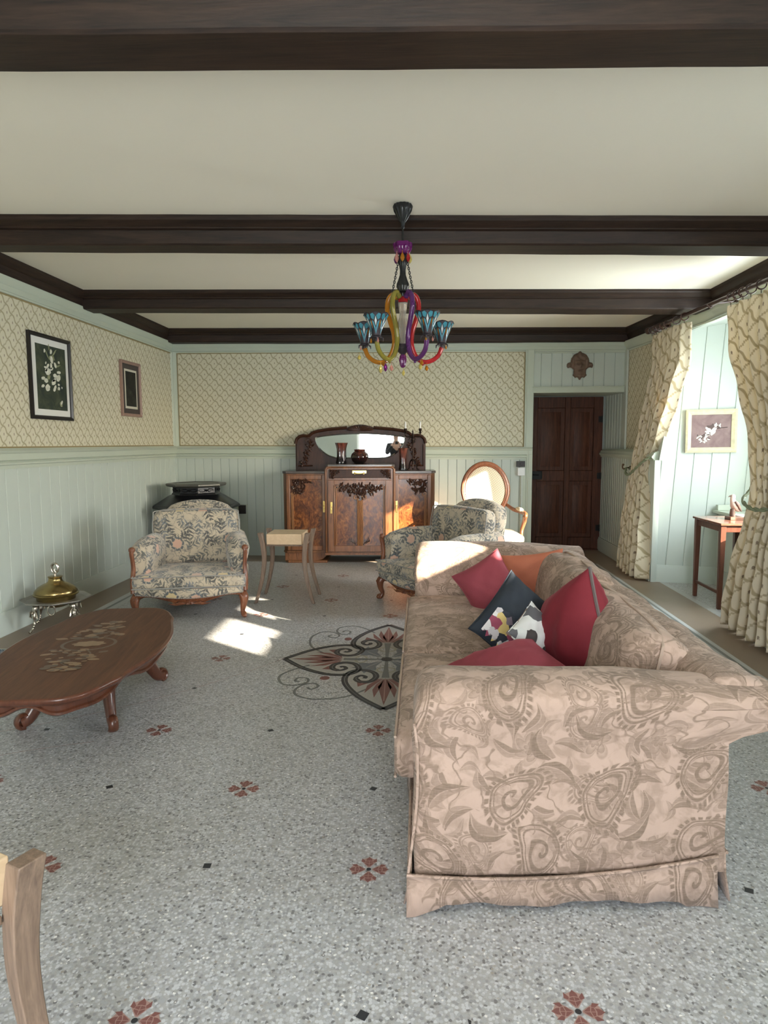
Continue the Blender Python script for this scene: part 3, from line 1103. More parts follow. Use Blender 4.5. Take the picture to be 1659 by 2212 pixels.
# ------------------------------------------------------------------ fabrics
def m_damask():
    M = Mat('paisley_damask', 0.85, 0, 0.25)
    base = M.coord('UV')
    u0, v0, _ = M.xyz(base)
    wn1 = M.noise(base, 6.0, 2)
    wn2 = M.noise(M.vec(u0 + 7.3, v0 - 2.1), 6.0, 2)
    u, v = u0 + (wn1 - 0.5) * 0.05, v0 + (wn2 - 0.5) * 0.05

    def paisley(sc_, off, lim):
        x, y, r1, r2 = M.cells(u, v, sc_, 0.55, off)
        x = x + y * y * 0.9 - 0.06
        x = x * (y * -0.9 + 1.25)
        r = (x * x + y * y * 0.55).sqrt()
        th = y.atan2(x)
        turns = (r * 7.5 - th * (1 / (2 * pi))).fract()
        core = (turns - 0.5).abs().below(0.17, 0.10) * r.below(0.19, 0.02)
        line = (r - 0.245).abs().below(0.013, 0.012)
        line2 = (r - 0.205).abs().below(0.008, 0.01)
        beads = (r - 0.292).abs().below(0.026, 0.02) * (th * 26.0).sin().below(0.35, 0.5)
        fill = r.below(0.19, 0.03) * (M.noise(base, 46, 2) - 0.36).clamp() * 1.2
        k = r1.gt(lim)
        return core.max(line).max(line2).max(beads).max(fill) * k

    def leaf(sc_, off, w=0.15, ln=0.42, curve=1.1, lim=0.0):
        x, y, r1, r2 = M.cells(u, v, sc_, 0.8, off)
        xc = x + y * y * curve - 0.08
        yy = y * (1 / ln)
        body = xc.abs() - (1.0 - yy * yy) * w * (y * 0.9 + 0.9)
        k = body.below(0.0, 0.02)
        vein = (xc.abs() - 0.012).below(0.0, 0.012)
        return (k * (xc.gt(0.0) * 0.35 + 0.65) * (1.0 - vein * 0.7)) * r2.gt(lim)

    def bloom(sc_, off, lim):
        x, y, r1, r2 = M.cells(u, v, sc_, 0.6, off)
        r = (x * x + y * y).sqrt()
        th = y.atan2(x)
        pet = (th * 3.0 + r * 4.0).sin().abs() * 0.16 + 0.20
        ring = (r / pet * 2.4 + 0.2).fract()
        k = r.below(pet, 0.03)
        return k * (ring * 0.7 + 0.2) * r2.gt(lim)

    p1 = paisley(3.35, (0.11, 0.05), 0.12)
    p2 = paisley(5.2, (3.4, 1.7), 0.35)
    l1 = leaf(6.2, (1.3, 0.4), 0.17, 0.46, lim=0.12)
    l2 = leaf(8.5, (5.1, 2.2), 0.17, 0.47, -1.2, 0.10)
    l3 = leaf(12.0, (9.4, 6.2), 0.16, 0.47, 1.5, 0.25)
    b1 = bloom(5.2, (2.2, 8.1), 0.55)
    nz = M.noise(base, 9.0, 2, 0.4)
    tendril = (nz - 0.5).abs().below(0.013, 0.012) * M.noise(base, 3.0, 1).gt(0.48)
    busy = (1.0 - p1 * 0.9)
    f = p1.max(p2 * 0.75).max(l1 * busy).max(l2 * 0.85).max(l3 * 0.6 * busy).max(b1 * 0.8).max(tendril * 0.75)
    mot = M.noise(base, 5.0, 5, 0.65)
    streak = M.noise(M.coord('UV', (30, 260, 1)), 1.0, 3, 0.6)
    streak2 = M.noise(M.coord('UV', (240, 24, 1)), 1.0, 3, 0.6)
    ground = M.mix(((mot - 0.35) * 1.6).clamp(), (0.47, 0.335, 0.265), (0.365, 0.253, 0.196))
    mid = M.noise(base, 16.0, 4, 0.6, 0.8)
    ground = M.mix(((mid - 0.48) * 6).clamp() * 0.55, ground, (0.25, 0.172, 0.125))
    wear = ((streak - 0.5) * 1.2 + 0.86).clamp()
    c = M.mix(f * wear * 1.0, ground, M.mix(mot, (0.135, 0.090, 0.060), (0.18, 0.122, 0.084)))
    c = M.mix((streak2 * 0.20), c, (0.50, 0.39, 0.32))
    M.color(c)
    M.b.inputs['Sheen Weight'].default_value = 0.10
    M.b.inputs['Sheen Roughness'].default_value = 0.5
    M.bump(M.noise(base, 9, 4, 0.55) * 0.8 + M.noise(base, 420, 2) * 0.08, 0.22, 0.02)
    return M.m


DAMASK = m_damask()
PIPING = plain('taupe_piping', (0.40, 0.30, 0.235), 0.8)
ZIP = plain('dark_zip_tape', (0.10, 0.075, 0.07), 0.6)

SO = Vector((0.48, 3.4, 0))
sofa = thing('sofa', 'large taupe paisley damask sofa with rolled arms, seen end-on and heaped with cushions', 'sofa', SO)
H_ARM = 0.725


def arm(y_out, y_in, x0, x1, hgt, name):
    """rolled arm: section in y,z lofted along x, rounded at the front"""
    s = 1 if y_in > y_out else -1
    wd = abs(y_in - y_out)
    sec = [(0.010, 0.10), (0.000, 0.22), (0.002, 0.36), (0.006, 0.48), (-0.002, 0.575), (-0.012, 0.635), (-0.006, 0.680), (0.022, 0.708), (0.065, 0.722), (0.125, 0.727),
           (0.19, 0.722), (0.25, 0.705), (0.295, 0.672), (0.318, 0.62), (0.325, 0.53), (0.328, 0.40), (0.33, 0.26), (0.33, 0.10)]
    k = wd / 0.33
    sec = [(p.x, p.y) for p in catmull([(a, z, 0) for a, z in sec], 4)]
    mb = MB()
    rings, uvs = [], []
    cut = [(0.0, 0.80), (0.008, 0.90), (0.022, 0.955), (0.05, 0.985), (0.10, 1.0)]
    xs = [(x0 + a, b) for a, b in cut] + [(lerp(x0 + 0.1, x1, i / 22), 1.0) for i in range(1, 23)]
    arc = [0]
    for i in range(1, len(sec)):
        arc.append(arc[-1] + math.hypot(sec[i][0] - sec[i - 1][0], sec[i][1] - sec[i - 1][1]))
    for x, q in xs:
        ring = []
        for i, (a, z) in enumerate(sec):
            ca, cz = 0.165, 0.42
            aa, zz = ca + (a - ca) * (q if z > 0.2 else lerp(1, q, 0.7)), cz + (z - cz) * (q if z > 0.3 else 1)
            wr = 0.004 * sin(23 * x + 9 * z) * (1 if z > 0.25 else 0.3) + 0.003 * sin(41 * x - 17 * z)
            # loose cover gathered at the front of the arm
            if x - x0 < 0.16:
                wr += 0.010 * (1 - (x - x0) / 0.16) * sin(z * 52 + x * 30)
            zz *= hgt / 0.725
            # the cover sweeps out over the scroll of the back
            fx = max(0.0, min(1.0, (x - 0.58) / 0.38))
            fz = max(0.0, min(1.0, (zz - 0.525) / 0.055))
            fx, fz = fx * fx * (3 - 2 * fx), fz * fz * (3 - 2 * fz)
            ring.append(Vector((x + 0.004 * sin(19 * z) + 0.158 * fx * fz, y_out + s * (aa * k + wr), zz - 0.03 * fx * fz * (zz > 0.64))))
        rings.append(ring)
        uvs += [(x, arc[i] + (0 if s > 0 else 0.37)) for i in range(len(sec))]
    # close the end against the back
    last = [Vector((p.x, (max(p.y, y_out + 0.13) if s > 0 else min(p.y, y_out - 0.13)), p.z)) for p in rings[-1]]
    rings.append(last)
    uvs += [(p.y + 0.3, p.z) for p in last]
    mb.loft(rings, False, False, 0, uvs=uvs)
    # front panel
    mb.add(list(rings[0]), [tuple(range(len(sec)))], 0, uvs=[(p.y, p.z) for p in rings[0]])
    return weld(mb.build(name, DAMASK, sofa, smooth=60, org=SO))


arm(1.972, 2.305, -0.025, 0.95, 0.712, 'arm')
arm(4.86, 4.53, -0.05, 0.95, 0.745, 'arm')

# back with its outward roll
sec = [(0.86, 0.12), (0.85, 0.30), (0.86, 0.50), (0.875, 0.62), (0.90, 0.680), (0.945, 0.708), (1.01, 0.712), (1.075, 0.690), (1.108, 0.645), (1.105, 0.598), (1.075, 0.566),
       (1.02, 0.545), (0.975, 0.50), (0.955, 0.42), (0.948, 0.30), (0.945, 0.20), (0.945, 0.10)]
mb = MB()
rings, uvs = [], []
arc = [0]
for i in range(1, len(sec)):
    arc.append(arc[-1] + math.hypot(sec[i][0] - sec[i - 1][0], sec[i][1] - sec[i - 1][1]))
ysq = [(2.04, 0.86), (2.045, 0.94), (2.06, 0.985), (2.09, 1.0)] + [(lerp(2.09, 4.80, i / 30), 1.0) for i in range(1, 31)] + [(4.84, 0.985), (4.86, 0.94), (4.866, 0.86)]
for y, q in ysq:
    ring = []
    for i, (x, z) in enumerate(sec):
        cx, cz = 0.95, 0.40
        xx, zz = cx + (x - cx) * q, cz + (z - cz) * (q if z > 0.2 else 1)
        wr = 0.005 * sin(11 * y + 13 * z) + 0.003 * sin(27 * y - 21 * x)
        ring.append(Vector((xx + wr, y, zz + wr * 0.6 * (z > 0.3))))
    rings.append(ring)
    uvs += [(y + 0.13, arc[i] + 0.21) for i in range(len(sec))]
mb.loft(rings, False, False, 0, uvs=uvs)
mb.add(list(rings[0]), [tuple(range(len(sec)))], 0, uvs=[(p.x, p.z - 0.10) for p in rings[0]])
mb.add(list(rings[-1]), [tuple(range(len(sec)))[::-1]], 0)
weld(mb.build('backrest', DAMASK, sofa, smooth=60, org=SO))

mb = MB()
mb.box(-0.02, 0.93, 2.0, 4.84, 0.06, 0.26)
mb.build('base', DAMASK, sofa, bevel=0.02, org=SO)

# seat cushions
for i, (a, b) in enumerate(((2.30, 3.28), (3.29, 4.53))):
    mb = MB()
    soft_box(mb, -0.10, 0.74, a, b, 0.235, 0.405, 0.045, 0.05, n=18, lump=0.004, seed=i * 2.0)
    sc_ = weld(mb.build('seat_cushion', DAMASK, sofa, smooth=70, org=SO))
    pp = MB()
    for zz in (0.395, 0.245):
        pts = [(-0.095, a + 0.02, zz - 0.004), (-0.095, (a + b) / 2, zz), (-0.095, b - 0.02, zz - 0.004)]
        pp.tube(catmull(pts, 6), 0.0055, 6)
    pp.build('piping', PIPING, sc_, org=SO)

# back cushions
for i, (a, b, x0, x1, top, tilt, lump) in enumerate(((2.32, 3.42, 0.67, 0.92, 0.79, 0.20, 0.007), (3.43, 4.36, 0.71, 0.96, 0.77, 0.22, 0.016))):
    mb = MB()
    hh = 0.355
    T = Matrix.Translation(((x0 + x1) / 2, (a + b) / 2, 0.40)) @ Matrix.Rotation(tilt, 4, 'Y')
    soft_box(mb, -0.125, 0.125, -(b - a) / 2, (b - a) / 2, -0.01, hh, 0.09, 0.02, n=18, lump=lump, seed=1.3 + 2.2 * i, T=T, puffx=0.03)
    bc = weld(mb.build('back_cushion', DAMASK, sofa, smooth=80, org=SO))
    pp = MB()
    pts = [T @ Vector(p) for p in ((-0.02, -(b - a) / 2 - 0.004, 0.05), (-0.02, -(b - a) / 2 - 0.004, 0.30), (-0.01, -(b - a) / 2 + 0.04, hh - 0.012), (0.0, -(b - a) / 2 + 0.16, hh + 0.012), (0.0, 0, hh + 0.022), (0.0, (b - a) / 2 - 0.14, hh + 0.012), (0.0, (b - a) / 2 - 0.02, hh - 0.02))]
    pp.tube(catmull(pts, 8), 0.006, 6)
    pp.build('piping', PIPING, bc, org=SO)

# skirt: four valance panels with a corded seam
def seam_z(x):
    t = (x + 0.03) / 0.97
    return 0.118 - 0.10 * t * (1 - t) + 0.05 * t * t


for nm, A, B in (('near', (-0.045, 1.958), (0.925, 1.962)), ('front', (-0.05, 4.86), (-0.035, 1.985)), ('back', (0.955, 1.975), (0.955, 4.86)), ('far', (0.95, 4.868), (-0.04, 4.868))):
    mb = MB()
    A, B = Vector((*A, 0)), Vector((*B, 0))
    n = 40
    t_ = (B - A).normalized()
    q_ = Vector((t_.y, -t_.x, 0))
    lo, mi, hi = [], [], []
    for i in range(n + 1):
        f = i / n
        p = A.lerp(B, f)
        zs = seam_z(p.x) if nm == 'near' else (0.125 if nm != 'back' else 0.165)
        wv = 0.006 * sin(f * 19) + 0.004 * sin(f * 43 + 1)
        ends = max(0, 1 - f * 9) + max(0, 1 - (1 - f) * 9)
        zb = 0.006 + 0.010 * (1 + sin(f * 12)) * 0.5 + (0.012 if nm == 'near' and 0.1 < f < 0.9 else 0)
        lo.append(p + q_ * (0.012 + wv + 0.020 * ends * (1 if nm == 'near' and f < 0.5 else 0.4)) + Vector((0, 0, max(0.003, zb - 0.014 * ends))))
        mi.append(p + q_ * (0.004 + wv * 0.6) + Vector((0, 0, zs * 0.55)))
        hi.append(p + Vector((0, 0, zs)))
    mb.loft([lo, mi, hi], False, False)
    o = mb.build('skirt', DAMASK, sofa, org=SO)
    sm = o.modifiers.new('thick', 'SOLIDIFY')
    sm.thickness = 0.006
    pp = MB()
    pp.tube([p + q_ * 0.004 for p in hi], 0.0055, 6)
    pp.build('piping', DAMASK, o, org=SO)
# seam down the front edge of the near arm
pp = MB()
pp.tube(catmull([(-0.022, 1.972, 0.60), (-0.012, 1.964, 0.50), (-0.014, 1.966, 0.35), (-0.03, 1.968, 0.20), (-0.04, 1.962, 0.12)], 8), 0.0045, 6)
pp.build('arm_seam', DAMASK, sofa, org=SO)


# the near end stands slightly askew
for o in list(sofa.children_recursive):
    for v in o.data.vertices:
        wx, wy = v.co.x + SO.x, v.co.y + SO.y
        if wy < 2.40:
            v.co.y += (0.075 * max(-0.05, wx) - 0.012) * max(0.0, min(1.0, (2.40 - wy) / 0.42))


# ------------------------------------------------------------------ loose cushions
def m_velvet(name, c, c2, sheen=0.6):
    M = Mat(name, 0.75, 0, 0.2)
    v = M.coord('Object')
    f = M.noise(v, 7, 4, 0.6)
    M.color(M.mix(f, c, c2))
    M.b.inputs['Sheen Weight'].default_value = sheen * 0.5
    M.b.inputs['Sheen Roughness'].default_value = 0.35
    M.b.inputs['Sheen Tint'].default_value = (*[min(1, x * 2.5 + 0.1) for x in c], 1)
    M.bump(M.noise(v, 12, 4, 0.55), 0.25, 0.015)
    return M.m


def pillow(mb, a, b, t, T, m=0, n=22, ear=0.10, wr=0.004, seed=0.0, fold=None):
    for sg in (1, -1):
        V, F, U = [], [], []
        for i in range(n + 1):
            for j in range(n + 1):
                u, v = sin((-1 + 2 * i / n) * pi / 2), sin((-1 + 2 * j / n) * pi / 2)
                x = a / 2 * u * (1 - ear * (1 - v * v) * abs(u))
                y = b / 2 * v * (1 - ear * (1 - u * u) * abs(v))
                h = t / 2 * ((1 - abs(u) ** 2.6) * (1 - abs(v) ** 2.6)) ** 0.55
                h += wr * (1 - u * u) * (1 - v * v) * (sin(7 * u + 5 * v + seed) + 0.7 * sin(13 * v - 9 * u + seed)) * 1.2
                # tension folds running from the corners
                h += wr * 1.4 * sin(atan2(v, u) * 22 + seed) * (abs(u * v)) ** 1.2 * (1 - max(abs(u), abs(v)) ** 6)
                p = Vector((x, y, sg * h))
                if fold:
                    p = fold(p)
                V.append(p)
                U.append((x + a, y + (0 if sg > 0 else 3)))
        for i in range(n):
            for j in range(n):
                k = i * (n + 1) + j
                f = (k, k + n + 1, k + n + 2, k + 1)
                F.append(f if sg > 0 else f[::-1])
        mb.add(V, F, m, T, U)


def rim(a, b, ear, T, n=14, fold=None):
    pts = []
    for (u0, v0), (u1, v1) in (((-1, -1), (1, -1)), ((1, -1), (1, 1)), ((1, 1), (-1, 1)), ((-1, 1), (-1, -1))):
        for i in range(n):
            u, v = lerp(u0, u1, i / n), lerp(v0, v1, i / n)
            p = Vector((a / 2 * u * (1 - ear * (1 - v * v) * abs(u)), b / 2 * v * (1 - ear * (1 - u * u) * abs(v)), 0))
            pts.append(T @ (fold(p) if fold else p))
    return pts


def frame(c, xa, ya):
    """matrix from centre and two directions (x axis, y axis roughly)"""
    x = Vector(xa).normalized()
    z = x.cross(Vector(ya)).normalized()
    y = z.cross(x)
    return Matrix(((x.x, y.x, z.x, c[0]), (x.y, y.y, z.y, c[1]), (x.z, y.z, z.z, c[2]), (0, 0, 0, 1)))


RED = m_velvet('rose_red_cloth', (0.22, 0.040, 0.055), (0.31, 0.065, 0.085))
DEEPRED = m_velvet('deep_red_velvet', (0.14, 0.014, 0.022), (0.21, 0.026, 0.036), 0.8)
ORANGE = m_velvet('burnt_orange_cloth', (0.45, 0.14, 0.08), (0.55, 0.20, 0.12), 0.3)
NAVY = m_velvet('slate_blue_cloth', (0.020, 0.026, 0.036), (0.042, 0.051, 0.066), 0.0)


def m_print(name, kind):
    M = Mat(name, 0.7, 0, 0.3)
    b = M.coord('UV')
    u, v, _ = M.xyz(b)
    n = M.noise(b, 20, 2, 0.5, 1.0)
    t = M.voronoi(M.vec(u + n * 0.03, v + n * 0.03), 13.0 if kind else 22.0, 0.9)
    s = M.n('ShaderNodeSeparateColor')
    M.l(t.outputs['Color'], s.inputs[0])
    r = S(s.outputs[0])
    if kind:
        c = M.ramp(r, [(0, (0.07, 0.06, 0.06)), (0.25, (0.20, 0.14, 0.115)), (0.45, (0.74, 0.74, 0.72)), (0.62, (0.13, 0.13, 0.14)), (0.78, (0.28, 0.20, 0.17)), (0.9, (0.70, 0.72, 0.70))], 'CONSTANT')
        c = M.mix(S(t.outputs['Distance']).gt(0.47), c, (0.76, 0.77, 0.75))
    else:
        c = M.ramp(r, [(0, (0.58, 0.54, 0.56)), (0.22, (0.035, 0.04, 0.055)), (0.42, (0.42, 0.34, 0.40)), (0.5, (0.66, 0.50, 0.20)), (0.6, (0.32, 0.07, 0.12)), (0.72, (0.76, 0.73, 0.72)), (0.9, (0.20, 0.16, 0.20))], 'CONSTANT')
    M.color(c)
    return M.m


PRINT_A = m_print('floral_print', 0)
PRINT_B = m_print('grey_brown_print', 1)

# rose red cushion standing on its corner against the far arm
def cushion(name, label, mat_, a, b, t, T, seed, ear=0.10, piping=None, wr=0.004, fold=None):
    mb = MB()
    org = T.translation.copy()
    pillow(mb, a, b, t, T, 0, ear=ear, wr=wr, seed=seed, fold=fold)
    o = weld(mb.build(name, mat_, None, smooth=80, org=org))
    o.location = org
    tag(o, label, 'cushion', 'loose cushions on the sofa')
    if piping:
        pp = MB()
        pp.tube(rim(a, b, ear, T, fold=fold), 0.0045, 6, loop=True)
        pp.build('piping', piping, o, org=org)
    return o


T1 = frame((0.41, 4.07, 0.572), (0.35, -0.30, -0.55), (0.62, 0.10, 0.62))
cushion('cushion', 'rose red cushion with a sunlit edge, leaning at the far arm of the sofa', RED, 0.34, 0.33, 0.17, T1, 0.4, piping=RED)
T2 = frame((0.725, 4.28, 0.58), (0.80, -0.28, 0.15), (-0.22, 0.25, 0.85))
cushion('cushion', 'burnt orange cushion tucked in the far corner of the sofa', ORANGE, 0.40, 0.34, 0.14, T2, 1.7)
T3 = frame((0.455, 3.38, 0.565), (0.45, 0.75, 0.36), (-0.62, 0.15, 0.60))
nav = cushion('cushion', 'slate blue cushion with a floral printed patch in the middle of the heap', NAVY, 0.54, 0.27, 0.15, T3, 2.9, piping=NAVY, wr=0.006)
mb = MB()
V, F, U = [], [], []
n = 16
for i in range(n + 1):
    for j in range(n + 1):
        u, v = -0.92 + 0.62 * i / n, -0.72 + 1.4 * j / n
        jag = 1 + 0.10 * sin(j * 2.1) * (i in (0, n))
        x, y = 0.27 * u * jag, 0.135 * v
        h = 0.075 * max(0.0, (1 - abs(u) ** 2.6) * (1 - abs(v) ** 2.6)) ** 0.55 + 0.008
        V.append(Vector((x, y, h)))
        U.append((x, y))
for i in range(n):
    for j in range(n):
        k = i * (n + 1) + j
        F.append((k, k + n + 1, k + n + 2, k + 1))
mb.add(V, F, 0, T3, U)
mb.build('printed_patch', PRINT_A, nav, org=T3.translation)
T4 = frame((0.505, 2.97, 0.60), (0.55, 0.55, 0.50), (-0.55, 0.10, 0.62))
cushion('cushion', 'small cushion printed with grey and brown pebble shapes on white', PRINT_B, 0.21, 0.19, 0.11, T4, 4.0, piping=PRINT_B)
T5 = frame((0.685, 2.92, 0.615), (-0.25, 0.75, -0.50), (-0.10, 0.50, 0.80))
big = cushion('cushion', 'big deep red velvet cushion with a dark zip down its edge', DEEPRED, 0.42, 0.45, 0.27, T5, 5.2, ear=0.07, wr=0.007)
pp = MB()
zl = rim(0.42, 0.45, 0.07, T5)
pp.tube(zl[42:56] + zl[:1], 0.008, 6)
pp.build('zip', ZIP, big, org=T5.translation)
T6 = frame((0.355, 2.68, 0.520), (0.86, 0.30, 0.20), (-0.25, 0.75, 0.10))
cushion('cushion', 'rose red cushion lying nearest on the seat, behind the near arm', RED, 0.42, 0.37, 0.15, T6, 6.6, piping=RED, wr=0.006)

# ------------------------------------------------------------------ coffee table
MAHOG = wood('red_mahogany', (0.055, 0.018, 0.010), (0.16, 0.055, 0.028), 0.28, (10, 10, 1.2), 2.2, 1.2, 0.06, 0.5, 0.25)
MAHOG_TOP = wood('brown_mahogany_top', (0.062, 0.026, 0.015), (0.15, 0.064, 0.034), 0.48, (14, 1.1, 14), 1.6, 1.5, 0.03, 0.25, 0.0)
INLAY_L = wood('honey_inlay', (0.19, 0.105, 0.050), (0.27, 0.155, 0.075), 0.3, (9, 2, 9), 3.0, 1.0, 0.0)
INLAY_D = wood('dark_inlay', (0.050, 0.025, 0.014), (0.09, 0.045, 0.025), 0.3, (9, 2, 9), 3.0, 1.0, 0.0)

CT = Vector((-1.80, 3.43, 0))
CTZ = radians(8)
ct = thing('coffee_table', 'low oval coffee table of red brown wood with inlaid top and scrolled legs', 'table', CT, CTZ)


def oval(k, dz=0.0, n=120, sc_=1.0):
    pts = []
    for i in range(n):
        a = 2 * pi * i / n
        ca, sa = cos(a), sin(a)
        x = 0.405 * abs(ca) ** 0.86 * (1 if ca > 0 else -1)
        y = 0.825 * abs(sa) ** 0.90 * (1 if sa > 0 else -1)
        # serpentine edge with little steps at the shoulders
        w = 1 + 0.026 * cos(6 * a) - 0.030 * max(0, cos(4 * a)) ** 6 * (abs(ca) > 0.25) * (abs(sa) > 0.25)
        w += 0.022 * exp(-((abs(sa) - 0.62) / 0.05) ** 2)
        p = Vector((x, y, 0)) * w
        d = Vector((x / 0.405 ** 2, y / 0.825 ** 2, 0)).normalized()
        p = p + d * k
        pts.append((p.x * sc_, p.y * sc_, dz))
    return pts


mb = MB()
prof = [(-0.06, 0.330), (-0.030, 0.330), (-0.026, 0.338), (-0.012, 0.341), (-0.006, 0.348), (-0.001, 0.356), (-0.001, 0.364), (-0.006, 0.369), (-0.014, 0.371)]
rings = [oval(k, z) for k, z in prof]
mb.loft(rings, True, False, 0)
mb.add(oval(-0.014, 0.371), [tuple(range(120))], 1)
mb.add(oval(-0.06, 0.330), [tuple(range(120))[::-1]], 0)
mb.build('tabletop', [MAHOG, MAHOG_TOP], ct, smooth=50)
mb = MB()


def ap(k, zf):
    o_ = oval(k)
    return [(p[0], p[1], zf(2 * pi * i / 120)) for i, p in enumerate(o_)]


scal = lambda a: 0.292 - 0.016 * cos(6 * a) + 0.010 * cos(12 * a)
rr = [ap(-0.07, lambda a: 0.33), ap(-0.07, lambda a: scal(a) + 0.004), ap(-0.045, lambda a: scal(a)), ap(-0.036, lambda a: scal(a) + 0.006), ap(-0.036, lambda a: scal(a) + 0.016), ap(-0.046, lambda a: scal(a) + 0.022), ap(-0.044, lambda a: 0.325), ap(-0.034, lambda a: 0.3305)]
mb.loft(rr, True, False, 0)
mb.build('apron', MAHOG, ct, smooth=45)
# marquetry bouquet
mb = MB()
zi = 0.3716


def pet(cx, cy, r, a, ln=1.0, m=0, w=0.45, z=zi, n=9):
    up, lo = [], []
    for i in range(n + 1):
        t = i / n
        q = sin(pi * t) ** 0.8 * w * r
        up.append((t * r * ln, q))
        lo.append((t * r * ln, -q))
    P = up + lo[-2:0:-1]
    mb.add([(cx + x * cos(a) - y * sin(a), cy + x * sin(a) + y * cos(a), z) for x, y in P], [tuple(range(len(P)))], m)


random.seed(11)
ring_ = [(0.085 * cos(t * pi / 16) * 1.0, 0.125 * sin(t * pi / 16)) for t in range(32)]
for i in range(32):
    a, b = ring_[i], ring_[(i + 1) % 32]
    mb.add([(a[0], a[1], zi), (b[0], b[1], zi), (b[0] * 0.88, b[1] * 0.88, zi), (a[0] * 0.88, a[1] * 0.88, zi)], [(0, 1, 2, 3)], 1)
for k in range(8):
    pet(0, 0.0, 0.055, k * pi / 4, 1.0, 0, 0.4, zi + 0.0001 * (k + 1))
for i in range(110):
    s_ = 1 if i % 2 else -1
    d = 0.09 + 0.36 * (i / 110) ** 1.1
    cx, cy_ = random.uniform(-0.10, 0.10) * (1.1 - d * 1.7), s_ * d
    pet(cx, cy_, random.uniform(0.020, 0.048), s_ * pi / 2 + random.uniform(-1.2, 1.2), 1.0, 0 if random.random() < 0.72 else 1, random.uniform(0.25, 0.45), zi + 0.000008 * (i + 40))
for s_ in (1, -1):
    c_ = catmull([(0.01, s_ * 0.1, 0), (0.04, s_ * 0.2, 0), (-0.02, s_ * 0.3, 0), (0.03, s_ * 0.40, 0)], 8)
    for a, b in zip(c_, c_[1:]):
        mb.add([(a.x - 0.003, a.y, zi + 0.0005), (a.x + 0.003, a.y, zi + 0.0005), (b.x + 0.003, b.y, zi + 0.0005), (b.x - 0.003, b.y, zi + 0.0005)], [(0, 1, 2, 3)], 1)
mb.v = [Vector((p.x * 1.7, p.y * 0.98, p.z)) for p in mb.v]
mb.build('inlay', [INLAY_L, INLAY_D], ct, smooth=0)
mb = MB()
mb.lathe([(0.001, 0.165), (0.03, 0.17), (0.045, 0.19), (0.05, 0.205), (0.075, 0.22), (0.10, 0.235), (0.11, 0.26), (0.13, 0.29), (0.14, 0.331), (0.001, 0.332)], 20, (0.02, 0.09, 0))
mb.build('pedestal', MAHOG, ct)
for wx, wy in ((-2.02, 3.20), (-1.58, 3.20), (-1.61, 3.87), (-2.06, 3.89)):
    d = Matrix.Rotation(-CTZ, 3, 'Z') @ (Vector((wx, wy, 0)) - CT)
    c0 = Vector((0.02, 0.09, 0))
    v = d - c0
    L = v.length
    e = v / L
    P = lambda t, z: c0 + e * (L * t) + Vector((0, 0, z))
    cv = catmull([P(0.12, 0.235), P(0.35, 0.262), P(0.58, 0.245), P(0.76, 0.180), (P(0.90, 0.095)), P(1.0, 0.045), P(1.10, 0.030)], 7)
    n = len(cv)
    rad = [0.048 - 0.022 * (i / (n - 1)) + 0.010 * exp(-((i / n - 0.42) / 0.12) ** 2) for i in range(n)]
    mb = MB()
    mb.tube(cv, rad, 12, flat=(0.85, 1.15))
    # scroll foot
    sp = []
    for i in range(18):
        a = -pi / 2 + i / 17 * 2 * pi * 1.2
        r_ = 0.040 - 0.024 * i / 17
        sp.append(P(1.06, 0.042) + e * (r_ * cos(a)) + Vector((0, 0, r_ * sin(a))))
    mb.tube(sp, [0.014 - 0.006 * i / 17 for i in range(18)], 8, flat=(1.9, 1.0))
    # carved leaf on the knee
    s_ = e.cross(Vector((0, 0, 1)))
    for k in (-1, 0, 1):
        mb.tube([P(0.45, 0.285) + s_ * 0.012 * k, P(0.62, 0.262) + s_ * 0.022 * k, P(0.76, 0.215) + s_ * 0.024 * k, P(0.86, 0.145) + s_ * 0.010 * k], [0.008, 0.014, 0.013, 0.004], 8)
    for k in (-1, 1):
        mb.ball(P(0.40, 0.255) + s_ * 0.036 * k, 0.018, 8)
    mb.build('leg', MAHOG, ct, smooth=60)

# ------------------------------------------------------------------ walnut and maple side stools with a drawer block
WALNUT = wood('grey_walnut', (0.11, 0.072, 0.050), (0.26, 0.18, 0.125), 0.5, (26, 26, 1.6), 2.2, 0.6, 0.1)
MAPLE = wood('pale_maple', (0.54, 0.39, 0.24), (0.68, 0.52, 0.34), 0.42, (3, 3, 5), 2.4, 1.4, 0.0)
st = thing('side_table', 'small table with pale maple block between curved walnut legs, before the sideboard', 'side table', (-1.245, 6.08, 0), 0.0, 'maple and walnut side tables')
mb = MB()
mb.box(-0.162, 0.162, -0.165, 0.165, 0.535, 0.632)
mb.build('drawer_block', MAPLE, st, bevel=0.004)
mb = MB()
mb.box(-0.185, 0.185, -0.13, 0.13, 0.515, 0.534)
mb.build('stretcher', WALNUT, st, bevel=0.003)
for sx in (-1, 1):
    for sy in (-1, 1):
        cl = catmull([(0.264 * sx, 0.187 * sy, 0.0), (0.224 * sx, 0.18 * sy, 0.14), (0.194 * sx, 0.172 * sy, 0.28), (0.183 * sx, 0.166 * sy, 0.41), (0.194 * sx, 0.165 * sy, 0.54), (0.216 * sx, 0.166 * sy, 0.642)], 6)
        rings = []
        for i, p in enumerate(cl):
            t = i / (len(cl) - 1)
            hx, hy = lerp(0.013, 0.021, t), lerp(0.016, 0.030, min(1, t * 1.3))
            rings.append([p + Vector((a * hx, b * hy, 0)) for a, b in ((-1, -1), (1, -1), (1, 1), (-1, 1))])
        mb = MB()
        mb.loft(rings)
        mb.build('leg', WALNUT, st, smooth=30, bevel=0.003)
dup(st, (-1.038, 1.128, 0), -0.42, 'small maple and walnut table cut off at the lower left corner of the photo')

